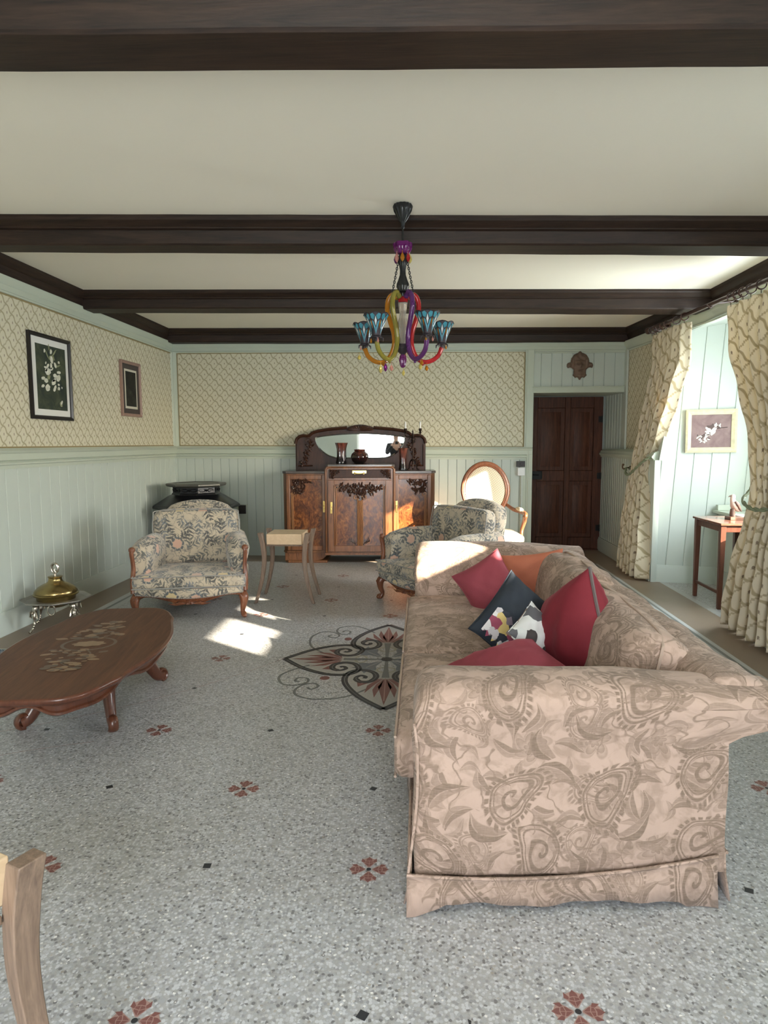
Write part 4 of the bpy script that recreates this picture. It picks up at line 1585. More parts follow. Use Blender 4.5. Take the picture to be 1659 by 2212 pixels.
# ------------------------------------------------------------------ brass brazier
BRASS = plain('old_brass', (0.33, 0.245, 0.105), 0.24, 1.0, noise=0.3, nscale=14, bump=0.25, bscale=90)
PEWTER = plain('silvered_brass', (0.52, 0.47, 0.40), 0.22, 1.0, noise=0.2, nscale=16, bump=0.15, bscale=60)
DULL = plain('dull_pewter_tray', (0.36, 0.34, 0.31), 0.45, 0.9, noise=0.2, nscale=10)
BZ = Vector((-2.905, 5.06, 0))
bz = thing('brazier', 'brass brazier with domed lid and silvery legs, by the left wall', 'brazier', BZ)
mb = MB()
oc = [Vector((0.262 * cos(pi / 8 + k * pi / 4), 0.262 * sin(pi / 8 + k * pi / 4), 0)) for k in range(8)]
rings = [[p * k + Vector((0, 0, z)) for p in oc] for k, z in ((0.5, 0.262), (0.86, 0.262), (0.985, 0.276), (1.0, 0.280), (1.0, 0.287), (0.975, 0.287), (0.86, 0.272), (0.5, 0.272))]
mb.loft(rings, True, True)
mb.build('tray', DULL, bz, smooth=25)
mb = MB()
mb.lathe([(0.001, 0.195), (0.06, 0.20), (0.11, 0.225), (0.14, 0.262), (0.145, 0.30), (0.15, 0.312), (0.152, 0.316), (0.14, 0.317), (0.13, 0.30), (0.001, 0.29)], 40)
mb.build('bowl', BRASS, bz)
lid = MB()
lid.lathe([(0.158, 0.316), (0.166, 0.320), (0.168, 0.330), (0.158, 0.338), (0.160, 0.350), (0.152, 0.368), (0.130, 0.395), (0.098, 0.418), (0.070, 0.432), (0.056, 0.446), (0.050, 0.462), (0.049, 0.480), (0.056, 0.492), (0.052, 0.496), (0.001, 0.497)], 40)
lid_o = lid.build('lid', BRASS, bz, smooth=50)
fi = MB()
fi.tube([(0, 0, 0.495), (0, 0, 0.515)], 0.008, 8)
fi.tube([Vector((0.027 * sin(a), 0, 0.572 + 0.046 * cos(a))) + Vector((0.012 * cos(a) * 0, 0, 0)) for a in [2 * pi * i / 20 for i in range(20)]], [0.006 + 0.003 * (1 + cos(2 * pi * i / 20)) for i in range(20)], 8, loop=True)
fi.tube([(0.0, 0, 0.515), (0.012, 0, 0.53), (-0.004, 0, 0.555), (0.006, 0, 0.575)], [0.008, 0.007, 0.006, 0.003], 8)
fi.tube([(0.008, 0, 0.55), (0.026, 0, 0.548), (0.034, 0, 0.540)], [0.006, 0.005, 0.002], 6)
fi.build('finial', PEWTER, lid_o)
for k, a in enumerate((radians(245), radians(-22), radians(68), radians(158))):
    e = Vector((cos(a), sin(a), 0))
    s_ = Vector((-e.y, e.x, 0))
    mb = MB()
    pts = [e * 0.165 + Vector((0, 0, 0.262)), e * 0.185 + Vector((0, 0, 0.225)), e * 0.19 + Vector((0, 0, 0.165)), e * 0.195 + Vector((0, 0, 0.105)), e * 0.205 + Vector((0, 0, 0.055)), e * 0.225 + Vector((0, 0, 0.018)), e * 0.245 + Vector((0, 0, 0.007))]
    cv = catmull(pts, 6)
    n = len(cv)
    mb.tube(cv, [0.011 + 0.013 * exp(-((i / n - 0.15) / 0.13) ** 2) + 0.008 * exp(-((i / n - 0.36) / 0.06) ** 2) + 0.003 * sin(i * 2.2) * (i > n * 0.5) - 0.004 * (i / n) for i in range(n)], 10)
    # little winged figure on each leg
    mb.ball(e * 0.205 + Vector((0, 0, 0.185)), 0.014, 8)
    for q in (-1, 1):
        mb.tube([e * 0.195 + s_ * 0.008 * q + Vector((0, 0, 0.215)), e * 0.20 + s_ * 0.034 * q + Vector((0, 0, 0.19)), e * 0.20 + s_ * 0.042 * q + Vector((0, 0, 0.14)), e * 0.20 + s_ * 0.022 * q + Vector((0, 0, 0.135))], [0.009, 0.008, 0.009, 0.005], 7)
    mb.build('leg', PEWTER, bz)
for a in (radians(290), radians(112)):
    e = Vector((cos(a), sin(a), 0))
    s_ = Vector((-e.y, e.x, 0))
    mb = MB()
    mb.tube([e * 0.222 + s_ * (0.026 * sin(t)) + Vector((0, 0, 0.222 + 0.046 * cos(t))) for t in [2 * pi * i / 20 for i in range(20)]], 0.0065, 8, loop=True)
    mb.tube([e * 0.215 + Vector((0, 0, 0.275)), e * 0.224 + Vector((0, 0, 0.262))], 0.010, 8)
    mb.build('ring_handle', PEWTER, bz)

for o in bz.children_recursive:          # low, spreading stand
    for v in o.data.vertices:
        v.co.z *= 0.82

# ------------------------------------------------------------------ tapestry
def m_tapestry():
    M = Mat('leafy_tapestry', 0.9, 0, 0.15)
    base = M.coord('UV')
    u0, v0, _ = M.xyz(base)
    n1 = M.noise(base, 14.0, 2)
    n2 = M.noise(M.vec(u0 + 3.1, v0 + 9.7), 14.0, 2)
    u, v = u0 + (n1 - 0.5) * 0.022, v0 + (n2 - 0.5) * 0.022

    def sprig(sc_, off, lim, k=4.6):
        """branch with pairs of pointed leaves along a bent stem"""
        x, y, r1, r2 = M.cells(u, v, sc_, 0.85, off)
        x = x + y * y * 0.55 - 0.04
        ax = x.abs()
        env = (1.0 - y * y * 4.4) * 0.36 * (y * 0.7 + 0.85)
        d = ((y * k - ax * 3.4).fract() - 0.5).abs()
        wid = (1.0 - ax / env.max(0.02)) * 0.36 + 0.02
        leaf = (d - wid).below(0.0, 0.10) * (ax - env).below(0.0, 0.02)
        gap = (ax - 0.012).below(0.0, 0.01) * env.gt(0.0)
        return (leaf * (1.0 - gap * 0.6)) * r2.gt(lim)

    def bloom(sc_, off, lim):
        x, y, r1, r2 = M.cells(u, v, sc_, 0.7, off)
        r = (x * x + y * y).sqrt()
        th = y.atan2(x)
        edge = (th * 7.0).sin() * 0.014 + 0.185
        return r.below(edge, 0.02) * r1.gt(lim), ((r - edge - 0.055).abs().below(0.034, 0.02) * (th * 8.0).sin().below(0.75, 0.4)) * r1.gt(lim), r2

    s1 = sprig(5.8, (0.3, 0.7), 0.02)
    s2 = sprig(6.8, (4.3, 2.7), 0.04, 4.0)
    s3 = sprig(9.0, (7.3, 5.1), 0.05, 3.6)
    f1, fr1, rr = bloom(4.7, (1.1, 3.3), 0.45)
    nz = M.noise(base, 17.0, 2, 0.4)
    stem = (nz - 0.5).abs().below(0.020, 0.02)
    wool = M.noise(base, 240.0, 2)
    tone = M.noise(base, 5.0, 3)
    ground = M.mix(((tone - 0.4) * 2.5).clamp(), (0.56, 0.47, 0.345), (0.40, 0.345, 0.275))
    c = M.mix(stem * 0.65, ground, (0.15, 0.15, 0.14))
    c = M.mix(s3 * 0.9, c, M.mix(tone, (0.16, 0.14, 0.11), (0.13, 0.155, 0.175)))
    c = M.mix(s2 * 0.9, c, M.mix(((tone - 0.42) * 5).clamp(), (0.085, 0.09, 0.085), (0.17, 0.20, 0.235)))
    c = M.mix(s1 * 0.95, c, M.mix(((tone - 0.5) * 5).clamp(), (0.06, 0.063, 0.062), (0.12, 0.125, 0.13)))
    c = M.mix(fr1, c, (0.10, 0.115, 0.13))
    c = M.mix(f1, c, M.ramp(rr, [(0.0, (0.62, 0.38, 0.28)), (0.5, (0.66, 0.52, 0.28)), (0.75, (0.60, 0.42, 0.33))], 'CONSTANT'))
    c = M.mix(wool * 0.28, c, (0.27, 0.26, 0.24))
    M.color(c)
    M.b.inputs['Sheen Weight'].default_value = 0.3
    M.bump(wool * 0.3 + M.noise(base, 12, 3) * 0.7, 0.25, 0.01)
    return M.m


TAPE = m_tapestry()
CHERRY = wood('carved_fruitwood', (0.10, 0.030, 0.014), (0.26, 0.095, 0.042), 0.33, (9, 9, 1.4), 2.4, 1.0, 0.08, 0.5, 0.15)
BRAID = plain('grey_braid', (0.30, 0.29, 0.27), 0.8)


def make_armchair(label, loc, rz):
    r = thing('armchair', label, 'armchair', loc, rz, 'tapestry armchairs')
    # serpentine seat rail
    def low(t):      # t from -1 to 1 across the front
        return 0.188 - 0.046 * (1 - abs(t)) ** 2 - 0.014 * sin(abs(t) * pi * 2.0) * (abs(t) > 0.2) - 0.0
    mb = MB()
    rings = []
    n = 40
    for i in range(n + 1):
        t = -1 + 2 * i / n
        x = 0.43 * t
        y = -0.40 - 0.035 * (1 - t * t)
        zb, zt_ = low(t), 0.212 - 0.030 * (1 - t * t) ** 2
        rings.append([(x, y + 0.022, zb), (x, y - 0.012, zb), (x, y - 0.020, zb + 0.012), (x, y - 0.010, lerp(zb, zt_, 0.6)), (x, y - 0.014, zt_), (x, y + 0.022, zt_)])
    mb.loft(rings)
    for s_ in (-1, 1):
        rings = []
        for i in range(21):
            t = i / 20
            y = lerp(-0.40, 0.38, t)
            x = s_ * lerp(0.44, 0.36, t)
            zb, zt_ = 0.165 - 0.02 * sin(pi * t), 0.215
            rings.append([(x - s_ * 0.02, y, zb), (x + s_ * 0.008, y, zb), (x + s_ * 0.014, y, zb + 0.012), (x + s_ * 0.006, y, zt_), (x - s_ * 0.02, y, zt_)])
        mb.loft(rings)
    mb.box(-0.36, 0.36, 0.36, 0.39, 0.14, 0.215)
    # carved shell and leaves in the middle of the rail
    for k in range(9):
        a = pi * (0.1 + 0.8 * k / 8)
        mb.tube([(0, -0.448, 0.135), (0.022 * cos(a), -0.458, 0.135 + 0.020 * sin(a)), (0.042 * cos(a), -0.446, 0.135 + 0.034 * sin(a))], [0.004, 0.008, 0.003], 6)
    for s_ in (-1, 1):
        for q in range(3):
            mb.tube([(s_ * 0.03, -0.446, 0.140), (s_ * (0.07 + 0.02 * q), -0.452, 0.150 - 0.008 * q), (s_ * (0.10 + 0.035 * q), -0.444, 0.155 - 0.006 * q)], [0.004, 0.008, 0.002], 6)
    mb.build('seat_rail', CHERRY, r, smooth=55)
    for sx in (-1, 1):
        for fr in (True, False):
            y0 = -0.385 if fr else 0.35
            x0 = 0.42 if fr else 0.345
            o = -1 if fr else 1
            if fr:
                pts = [(x0 * sx, y0 + 0.02, 0.215), (x0 * sx + 0.018 * sx, y0 - 0.018, 0.17), (x0 * sx + 0.014 * sx, y0 - 0.020, 0.11), (x0 * sx + 0.004 * sx, y0 - 0.004, 0.055), (x0 * sx + 0.012 * sx, y0 - 0.018, 0.022), (x0 * sx + 0.020 * sx, y0 - 0.034, 0.014)]
                rad = [0.034, 0.038, 0.027, 0.019, 0.022, 0.015]
            else:
                pts = [(x0 * sx, y0, 0.215), (x0 * sx, y0 + 0.01, 0.12), (x0 * sx + 0.005 * sx, y0 + 0.04, 0.05), (x0 * sx + 0.01 * sx, y0 + 0.055, 0.008)]
                rad = [0.030, 0.024, 0.020, 0.018]
            cv = catmull(pts, 5)
            m_ = len(cv) - 1
            rr = [rad[min(len(rad) - 1, int(i / m_ * (len(rad) - 1)))] * (1 - ((i / m_ * (len(rad) - 1)) % 1)) + rad[min(len(rad) - 1, int(i / m_ * (len(rad) - 1)) + 1)] * ((i / m_ * (len(rad) - 1)) % 1) for i in range(m_ + 1)]
            mb = MB()
            mb.tube(cv, rr, 12)
            if fr:
                mb.ball(Vector(pts[-1]) + Vector((0.004 * sx, -0.004, 0.004)), 0.019, 10)
                mb.tube([(x0 * sx - 0.012 * sx, y0 - 0.055, 0.205), (x0 * sx + 0.01 * sx, y0 - 0.062, 0.175), (x0 * sx + 0.012 * sx, y0 - 0.050, 0.13)], [0.004, 0.012, 0.003], 8)
                for q in (-1, 0, 1):
                    mb.tube([(x0 * sx + 0.012 * sx + q * 0.010, y0 - 0.020, 0.045), (x0 * sx + 0.018 * sx + q * 0.014, y0 - 0.040, 0.030), (x0 * sx + 0.02 * sx + q * 0.012, y0 - 0.050, 0.012)], [0.006, 0.010, 0.006], 6)
            mb.build('leg', CHERRY, r, smooth=60)
    # upholstered rail under the cushion
    mb = MB()
    rings = []
    for i in range(41):
        t = -1 + 2 * i / 40
        x = 0.435 * t
        y = -0.412 - 0.035 * (1 - t * t)
        zb = 0.212 - 0.030 * (1 - t * t) ** 2
        rings.append([(x, 0.36, zb), (x, y, zb), (x, y - 0.010, zb + 0.02), (x, y - 0.006, 0.262), (x, 0.36, 0.262)])
    mb.loft(rings)
    mb.build('seat_upholstery', TAPE, r, smooth=50)
    mb = MB()
    for i in range(64):
        t = -1 + 2 * (i + 0.5) / 64
        mb.ball((0.432 * t, -0.424 - 0.035 * (1 - t * t), 0.216 - 0.030 * (1 - t * t) ** 2), 0.0052, 6)
    mb.build('nail_trim', BRAID, r)['kind'] = 'stuff'
    mb = MB()
    soft_box(mb, -0.455, 0.455, -0.455, 0.20, 0.258, 0.372, 0.045, 0.030, n=16, lump=0.002)
    so_ = weld(mb.build('seat_cushion', TAPE, r, smooth=80))
    pp = MB()
    for zz in (0.272, 0.366):
        pp.tube(catmull([(-0.452, -0.10, zz), (-0.448, -0.41, zz), (-0.40, -0.448, zz), (0, -0.452, zz + 0.002), (0.40, -0.448, zz), (0.448, -0.41, zz), (0.452, -0.10, zz)], 8), 0.005, 6)
    pp.build('piping', BRAID, so_)
    # padded arms: rolled over the top, scooping down at the front
    for sx in (-1, 1):
        mb = MB()
        rings = []
        n = 22
        for i in range(n + 1):
            t = i / n
            y = lerp(-0.335, 0.34, t)
            xo = lerp(0.462, 0.40, t)
            top = 0.605 + 0.060 * min(1, t * 3.2) ** 0.7 - 0.01 * t
            q = 1.0 if i else 0.82
            w_ = 0.165 * (0.80 + 0.20 * min(1, t * 4))
            sec_ = [(-0.02, 0.225), (0.0, 0.36), (0.004, 0.46), (0.022, 0.53), (0.030, 0.58), (0.012, top - 0.030), (-0.028, top - 0.006), (-0.075, top), (-0.125, top - 0.016), (-0.158, top - 0.06), (-w_, 0.50), (-w_ + 0.012, 0.40), (-w_ + 0.01, 0.225)]
            rings.append([Vector((sx * (xo - 0.08 + (a + 0.08) * q), y - (0.014 if i == 0 else 0), 0.45 + (z - 0.45) * q)) for a, z in sec_])
        mb.loft(rings)
        mb.build('arm', TAPE, r, smooth=65)
        # carved show-wood post at the front of the arm
        mb = MB()
        cv = catmull([(sx * 0.448, -0.385, 0.225), (sx * 0.455, -0.372, 0.32), (sx * 0.448, -0.358, 0.42), (sx * 0.452, -0.362, 0.50), (sx * 0.456, -0.374, 0.560), (sx * 0.446, -0.366, 0.592)], 6)
        mb.tube(cv, [0.030 - 0.006 * sin(pi * i / (len(cv) - 1)) - 0.006 * i / len(cv) for i in range(len(cv))], 10, flat=(1.0, 0.8))
        mb.tube([p + Vector((-sx * 0.006, -0.022, 0)) for p in cv[3:-3]], 0.006, 6)
        mb.ball((sx * 0.452, -0.372, 0.585), 0.028, 10, 0, 0.9)
        mb.build('arm_post', CHERRY, r, smooth=60)
    # back with rolled top
    mb = MB()
    soft_box(mb, -0.345, 0.345, 0.235, 0.40, 0.20, 0.88, 0.065, 0.0, n=14)
    T = Matrix.Translation((0, 0.345, 0.805)) @ Matrix.Rotation(-0.12, 4, 'X')
    soft_box(mb, -0.315, 0.315, -0.085, 0.075, -0.05, 0.085, 0.055, 0.035, n=12, T=T)
    for i, p in enumerate(mb.v):                       # raked back, rounded top corners
        k = max(0, p.z - 0.30)
        mb.v[i] = Vector((p.x * (1 - 0.10 * max(0, (p.z - 0.80)) / 0.15), p.y + 0.16 * k, p.z - 0.055 * (abs(p.x) / 0.37) ** 3 * (p.z > 0.7)))
    weld(mb.build('backrest', TAPE, r, smooth=70))
    # loose back cushion, wide at the shoulders
    mb = MB()
    T = Matrix.Translation((0, 0.155, 0.375)) @ Matrix.Rotation(-0.17, 4, 'X')
    soft_box(mb, -0.375, 0.375, -0.075, 0.085, 0.0, 0.485, 0.06, 0.012, n=16, lump=0.002)
    for i, p in enumerate(mb.v):
        t = p.z / 0.475
        w_ = 0.78 + 0.24 * min(1, max(0, (t - 0.18) / 0.40)) - 0.05 * max(0, t - 0.8) / 0.2
        mb.v[i] = T @ Vector((p.x * w_, p.y - 0.018 * (1 - (p.x / 0.37) ** 2) * sin(pi * min(1, max(0, t))), p.z))
    bo = weld(mb.build('back_cushion', TAPE, r, smooth=80))
    pp = MB()
    pts = [T @ Vector((x, -0.062, z)) for x, z in ((-0.29, 0.03), (-0.30, 0.12), (-0.372, 0.25), (-0.372, 0.42), (-0.33, 0.472), (0, 0.478), (0.33, 0.472), (0.372, 0.42), (0.372, 0.25), (0.30, 0.12), (0.29, 0.03))]
    pp.tube(catmull(pts, 6), 0.005, 6)
    pp.build('piping', BRAID, bo)
    return r


a1 = make_armchair('tapestry armchair with carved legs in front of the black stove, left of the sideboard', (-2.00, 5.72, 0), radians(12))
dup(a1, (0.20, 6.03, 0), radians(-52), 'tapestry armchair half hidden behind the far arm of the sofa')

# ------------------------------------------------------------------ oval-backed open armchair
def m_weave():
    M = Mat('cream_weave', 0.85, 0, 0.2)
    u, v, _ = M.xyz(M.coord('UV'))
    a = ((u + v * 1.7) * (2 * pi * 30)).sin()
    b = ((u * 1.6 - v) * (2 * pi * 30)).sin()
    f = (a * 0.6 + b * 0.4 + 0.5).clamp()
    M.color(M.mix(f, (0.27, 0.22, 0.16), (0.66, 0.60, 0.47)))
    M.bump(f, 0.3, 0.004)
    return M.m


WEAVE = m_weave()
oc_ = thing('open_armchair', 'wooden armchair with oval cream woven back, standing by the back wall beside the door', 'armchair', (0.745, 7.30, 0), radians(6))
R3 = Matrix.Translation((0, 0.30, 0.905)) @ Matrix.Rotation(-0.14, 4, 'X')
ov = lambda k, y, n=48: [R3 @ Vector((k * 0.268 * cos(2 * pi * i / n) * (1 - 0.10 * max(0, -sin(2 * pi * i / n))), y, k * 0.325 * sin(2 * pi * i / n))) for i in range(n)]
mb = MB()
mb.tube(ov(0.95, 0.0), 0.024, 10, loop=True, flat=(1.0, 1.15))
mb.tube(ov(0.99, -0.012), 0.010, 8, loop=True)
mb.tube(ov(0.87, -0.016), 0.008, 8, loop=True)
mb.build('back_frame', CHERRY, oc_)
mb = MB()
mb.loft([ov(0.02, -0.034), ov(0.4, -0.032), ov(0.7, -0.024), ov(0.88, -0.008), ov(0.88, 0.012), ov(0.3, 0.014)], True, True)
mb.build('back_panel', WEAVE, oc_, smooth=60)
mb = MB()
soft_box(mb, -0.31, 0.31, -0.30, 0.27, 0.37, 0.475, 0.045, 0.025, n=12)
weld(mb.build('seat', WEAVE, oc_, smooth=80))
mb = MB()
mb.prism([(-0.30, 0.26), (-0.325, -0.28), (-0.22, -0.325), (0, -0.34), (0.22, -0.325), (0.325, -0.28), (0.30, 0.26)], 0.315, 0.375, 'z')
mb.build('seat_rail', CHERRY, oc_, bevel=0.006)
for sx in (-1, 1):
    mb = MB()
    mb.tube(catmull([(sx * 0.295, -0.275, 0.34), (sx * 0.315, -0.30, 0.25), (sx * 0.30, -0.285, 0.12), (sx * 0.312, -0.305, 0.008)], 6), [0.032 - 0.0012 * i for i in range(19)], 10)
    mb.build('leg', CHERRY, oc_)
    mb = MB()
    mb.tube(catmull([(sx * 0.255, 0.25, 0.36), (sx * 0.255, 0.275, 0.2), (sx * 0.27, 0.33, 0.008)], 6), [0.026 - 0.0008 * i for i in range(13)], 10)
    mb.build('leg', CHERRY, oc_)
    mb = MB()
    mb.tube(catmull([(sx * 0.20, 0.27, 0.37), (sx * 0.19, 0.275, 0.55), (sx * 0.16, 0.275, 0.66)], 6), 0.020, 8)
    mb.tube(catmull([(sx * 0.235, 0.275, 0.75), (sx * 0.29, 0.18, 0.705), (sx * 0.335, 0.02, 0.695), (sx * 0.35, -0.12, 0.685), (sx * 0.345, -0.165, 0.665), (sx * 0.34, -0.15, 0.645)], 7), [0.018 + 0.006 * sin(pi * i / 35) for i in range(36)], 10)
    mb.tube(catmull([(sx * 0.338, -0.150, 0.66), (sx * 0.352, -0.09, 0.60), (sx * 0.328, -0.075, 0.50), (sx * 0.318, -0.12, 0.42), (sx * 0.31, -0.16, 0.345)], 7), [0.020 + 0.004 * sin(i * 0.25) for i in range(29)], 10)
    mb.ball((sx * 0.345, -0.155, 0.655), 0.024, 10)
    mb.build('arm', CHERRY, oc_)
    mb = MB()
    soft_box(mb, sx * 0.327 - 0.026, sx * 0.327 + 0.026, -0.06, 0.13, 0.700, 0.735, 0.017, 0.006, n=8)
    weld(mb.build('arm_pad', WEAVE, oc_, smooth=80))

# ------------------------------------------------------------------ cast iron stove in the corner
CAST = plain('black_cast_iron', (0.010, 0.010, 0.012), 0.32, 0.3, 0.6, noise=0.3, nscale=12, bump=0.1, bscale=40)
SLATE = plain('worn_stove_top', (0.10, 0.095, 0.08), 0.35, 0.4, noise=0.4, nscale=6)
sv = thing('stove', 'black cast iron stove with an octagonal flat top, in the corner behind the armchair', 'stove', (-2.655, 7.72, 0))
octo = lambda k, z, sy=1.0: [(k * cos(pi / 8 + i * pi / 4), sy * k * sin(pi / 8 + i * pi / 4), z) for i in range(8)]
mb = MB()
mb.loft([octo(0.30, 0.945), octo(0.335, 0.955), octo(0.345, 0.968), octo(0.345, 0.980), octo(0.335, 0.988), octo(0.27, 0.990), octo(0.265, 0.982)])
mb.build('top_plate', SLATE, sv, smooth=20)
mb = MB()
mb.loft([octo(0.285, 0.855), octo(0.278, 0.87), octo(0.268, 0.88), octo(0.268, 0.945), octo(0.30, 0.955)])
for i in range(8):
    a = i * pi / 4
    T = Matrix.Rotation(a, 4, 'Z') @ Matrix.Translation((0.268 * cos(pi / 8) + 0.002, 0, 0.912))
    for q in (-1, 1):
        mb.tube([T @ Vector((0.002, y * q, z)) for y, z in ((0.012, 0.0), (0.035, 0.016), (0.075, 0.012), (0.088, 0.0), (0.075, -0.012), (0.035, -0.016))], 0.006, 6, loop=True)
    mb.ball(T @ Vector((0.002, 0, 0)), 0.014, 8)
mb.build('pierced_collar', CAST, sv, smooth=25)
mb = MB()
mb.loft([octo(0.40, 0.10), octo(0.42, 0.12), octo(0.405, 0.15), octo(0.40, 0.66), octo(0.45, 0.69), octo(0.50, 0.70), octo(0.50, 0.722), octo(0.48, 0.742), octo(0.465, 0.75), octo(0.315, 0.845), octo(0.285, 0.858)])
for i in range(8):
    a = i * pi / 4
    T = Matrix.Rotation(a, 4, 'Z') @ Matrix.Translation((0.40 * cos(pi / 8), 0, 0.40))
    mb.box(-0.002, 0.012, -0.11, 0.11, -0.20, 0.22, 0, T)
    mb.box(0.0, 0.020, -0.085, 0.085, -0.17, 0.19, 0, T)
mb.build('body', CAST, sv, smooth=25)
for i in range(4):
    a = pi / 4 + i * pi / 2
    mb = MB()
    mb.tube([(0.33 * cos(a), 0.33 * sin(a), 0.11), (0.38 * cos(a), 0.38 * sin(a), 0.07), (0.40 * cos(a), 0.40 * sin(a), 0.005)], [0.04, 0.035, 0.025], 8)
    mb.build('foot', CAST, sv)

# ------------------------------------------------------------------ sideboard
def m_burl():
    M = Mat('figured_walnut', 0.22, 0, 0.5)
    v = M.coord('Object')
    w = M.noise(v, 3.0, 3, 0.5, 0, 1)
    x, y, z = M.xyz(v)
    d = M.n('ShaderNodeVectorMath')
    d.operation = 'MULTIPLY_ADD'
    M.l(w, d.inputs[0])
    d.inputs[1].default_value = (0.30, 0.30, 0.16)
    M.l(v, d.inputs[2])
    f = M.noise(d.outputs[0], 7.0, 6, 0.68, 1.6)
    t = M.n('ShaderNodeMapping')
    t.inputs['Scale'].default_value = (9, 9, 2.2)
    M.l(d.outputs[0], t.inputs[0])
    g = M.noise(t.outputs[0], 2.6, 4, 0.6, 2.0)
    k = (f * 0.55 + g * 0.6 - 0.08).clamp()
    M.color(M.ramp(k, [(0.30, (0.032, 0.009, 0.004)), (0.45, (0.10, 0.031, 0.010)), (0.58, (0.23, 0.078, 0.021)), (0.74, (0.40, 0.155, 0.042))]))
    M.b.inputs['Coat Weight'].default_value = 0.3
    M.b.inputs['Coat Roughness'].default_value = 0.12
    return M.m


BURL = m_burl()
WALN = wood('polished_walnut', (0.10, 0.036, 0.012), (0.27, 0.108, 0.038), 0.3, (12, 12, 1.2), 2.2, 1.2, 0.05, 0.5, 0.2)
DARKW = wood('dark_carved_walnut', (0.020, 0.007, 0.004), (0.070, 0.025, 0.012), 0.42, (9, 9, 2), 2.2, 1.0, 0.1, 0.35)
MOULD = wood('golden_walnut_moulding', (0.17, 0.068, 0.024), (0.36, 0.165, 0.066), 0.3, (12, 12, 1.2), 2.2, 1.0, 0.05)
MARBLE = plain('dark_grey_marble', (0.10, 0.085, 0.080), 0.18, noise=0.5, nscale=9)
SILVER = Mat('mirror_silver', 0.01, 1.0)
SILVER.color((0.86, 0.88, 0.88))
SILVER = SILVER.m
BEVELG = Mat('bevelled_mirror_edge', 0.12, 1.0)
BEVELG.color((0.80, 0.83, 0.82))
BEVELG = BEVELG.m
GOLD = plain('polished_brass', (0.72, 0.52, 0.18), 0.2, 1.0)

SB = Vector((-0.76, 8.2, 0))
sb = thing('sideboard', 'walnut sideboard with carved doors, dark marble top and arched mirror against the back wall', 'sideboard', SB - Vector((0, 0.04, 0)), 0.04)
X = lambda x: x - SB.x
mb = MB()
# wings with chamfered outer corners, on rounded plinths
for s_, xo, xi in ((-1, -1.68, -1.155), (1, 0.145, -0.345)):
    poly = [(xi, 8.44), (xo, 8.44), (xo, 8.06), (xo - s_ * 0.045, 8.00), (xi, 8.00)]
    mb.prism([(X(a), b - SB.y) for a, b in poly], 0.13, 1.085)
    poly = [(xi, 8.44), (xo - s_ * 0.01, 8.44), (xo - s_ * 0.01, 8.07), (xo - s_ * 0.05, 8.015), (xi - s_ * -0.0, 8.015)]
    mb.prism([(X(a), b - SB.y) for a, b in poly], 0.0, 0.03)
    # plinth sweeping up towards the middle
    pr = [(xo - s_ * 0.012, 0.03), (xi + s_ * 0.12, 0.03), (xi + s_ * 0.06, 0.045), (xi + s_ * 0.02, 0.075), (xi - s_ * 0.005, 0.13), (xo - s_ * 0.012, 0.13)]
    mb.prism([(X(a), z) for a, z in pr], 8.012 - SB.y, 8.42 - SB.y, 'y')
    for q in range(5):
        a = lerp(xo - s_ * 0.06, xi + s_ * 0.08, q / 4)
        mb.box(*sorted((X(a), X(a + 0.008))), 8.006 - SB.y, 8.02 - SB.y, 0.045 + 0.02 * (q == 4), 0.12)
    mb.prism([(X(a), b - SB.y) for a, b in [(xi, 8.44), (xo + s_ * 0.008, 8.44), (xo + s_ * 0.008, 8.052), (xo - s_ * 0.04, 7.99), (xi, 7.99)]], 0.128, 0.150)
mb.box(X(-1.16), X(-0.34), 7.95 - SB.y, 8.44 - SB.y, 0.115, 1.16)
mb.box(X(-1.175), X(-0.325), 7.94 - SB.y, 8.40 - SB.y, 0.105, 0.135)
# rounded shoulders of the middle block
for s_, a in ((-1, -1.16), (1, -0.34)):
    mb.tube([(X(a) - s_ * 0.004, 7.952 - SB.y, z) for z in (0.14, 0.6, 1.10, 1.135)] + [(X(a) - s_ * 0.02, 7.952 - SB.y, 1.158), (X(a) - s_ * 0.05, 7.952 - SB.y, 1.165)], 0.016, 10)
mb.tube([(X(-1.12), 7.95 - SB.y, 1.163), (X(-0.38), 7.95 - SB.y, 1.163)], 0.014, 10)
mb.build('carcass', WALN, sb, bevel=0.006, smooth=40)
mb = MB()
for s_, xo, xi in ((-1, -1.68, -1.155), (1, 0.145, -0.345)):
    poly = [(xi, 8.45), (xo + s_ * 0.012, 8.45), (xo + s_ * 0.012, 8.05), (xo - s_ * 0.04, 7.985), (xi, 7.985)]
    mb.prism([(X(a), b - SB.y) for a, b in poly], 1.085, 1.115)
    mb.build('marble_top', MARBLE, sb, bevel=0.005)
    mb = MB()
mb = MB()
mb.prism([(X(a), b - SB.y) for a, b in [(-1.165, 8.44), (-1.165, 7.98), (-1.13, 7.94), (-0.37, 7.94), (-0.335, 7.98), (-0.335, 8.44)]], 1.165, 1.195)
mb.build('marble_top', MARBLE, sb, bevel=0.005)


def carving(mb, pts, y, seed, r=0.020):
    """cluster of leaves and fruit in relief"""
    rnd = random.Random(seed)
    for (cx, cz) in pts:
        for k in range(3):
            a = rnd.uniform(0, 2 * pi)
            L = rnd.uniform(1.2, 2.2) * r
            e = Vector((cos(a), 0, sin(a)))
            s_ = Vector((-sin(a), 0, cos(a)))
            c_ = Vector((cx + rnd.uniform(-r, r) * 0.6, y, cz + rnd.uniform(-r, r) * 0.6))
            mb.tube([c_, c_ + e * L * 0.5 + s_ * 0.006 + Vector((0, -0.010, 0)), c_ + e * L + s_ * 0.012], [r * 0.30, r * 0.42, r * 0.06], 7)
        mb.ball((cx, y - 0.006, cz), r * 0.45, 8)


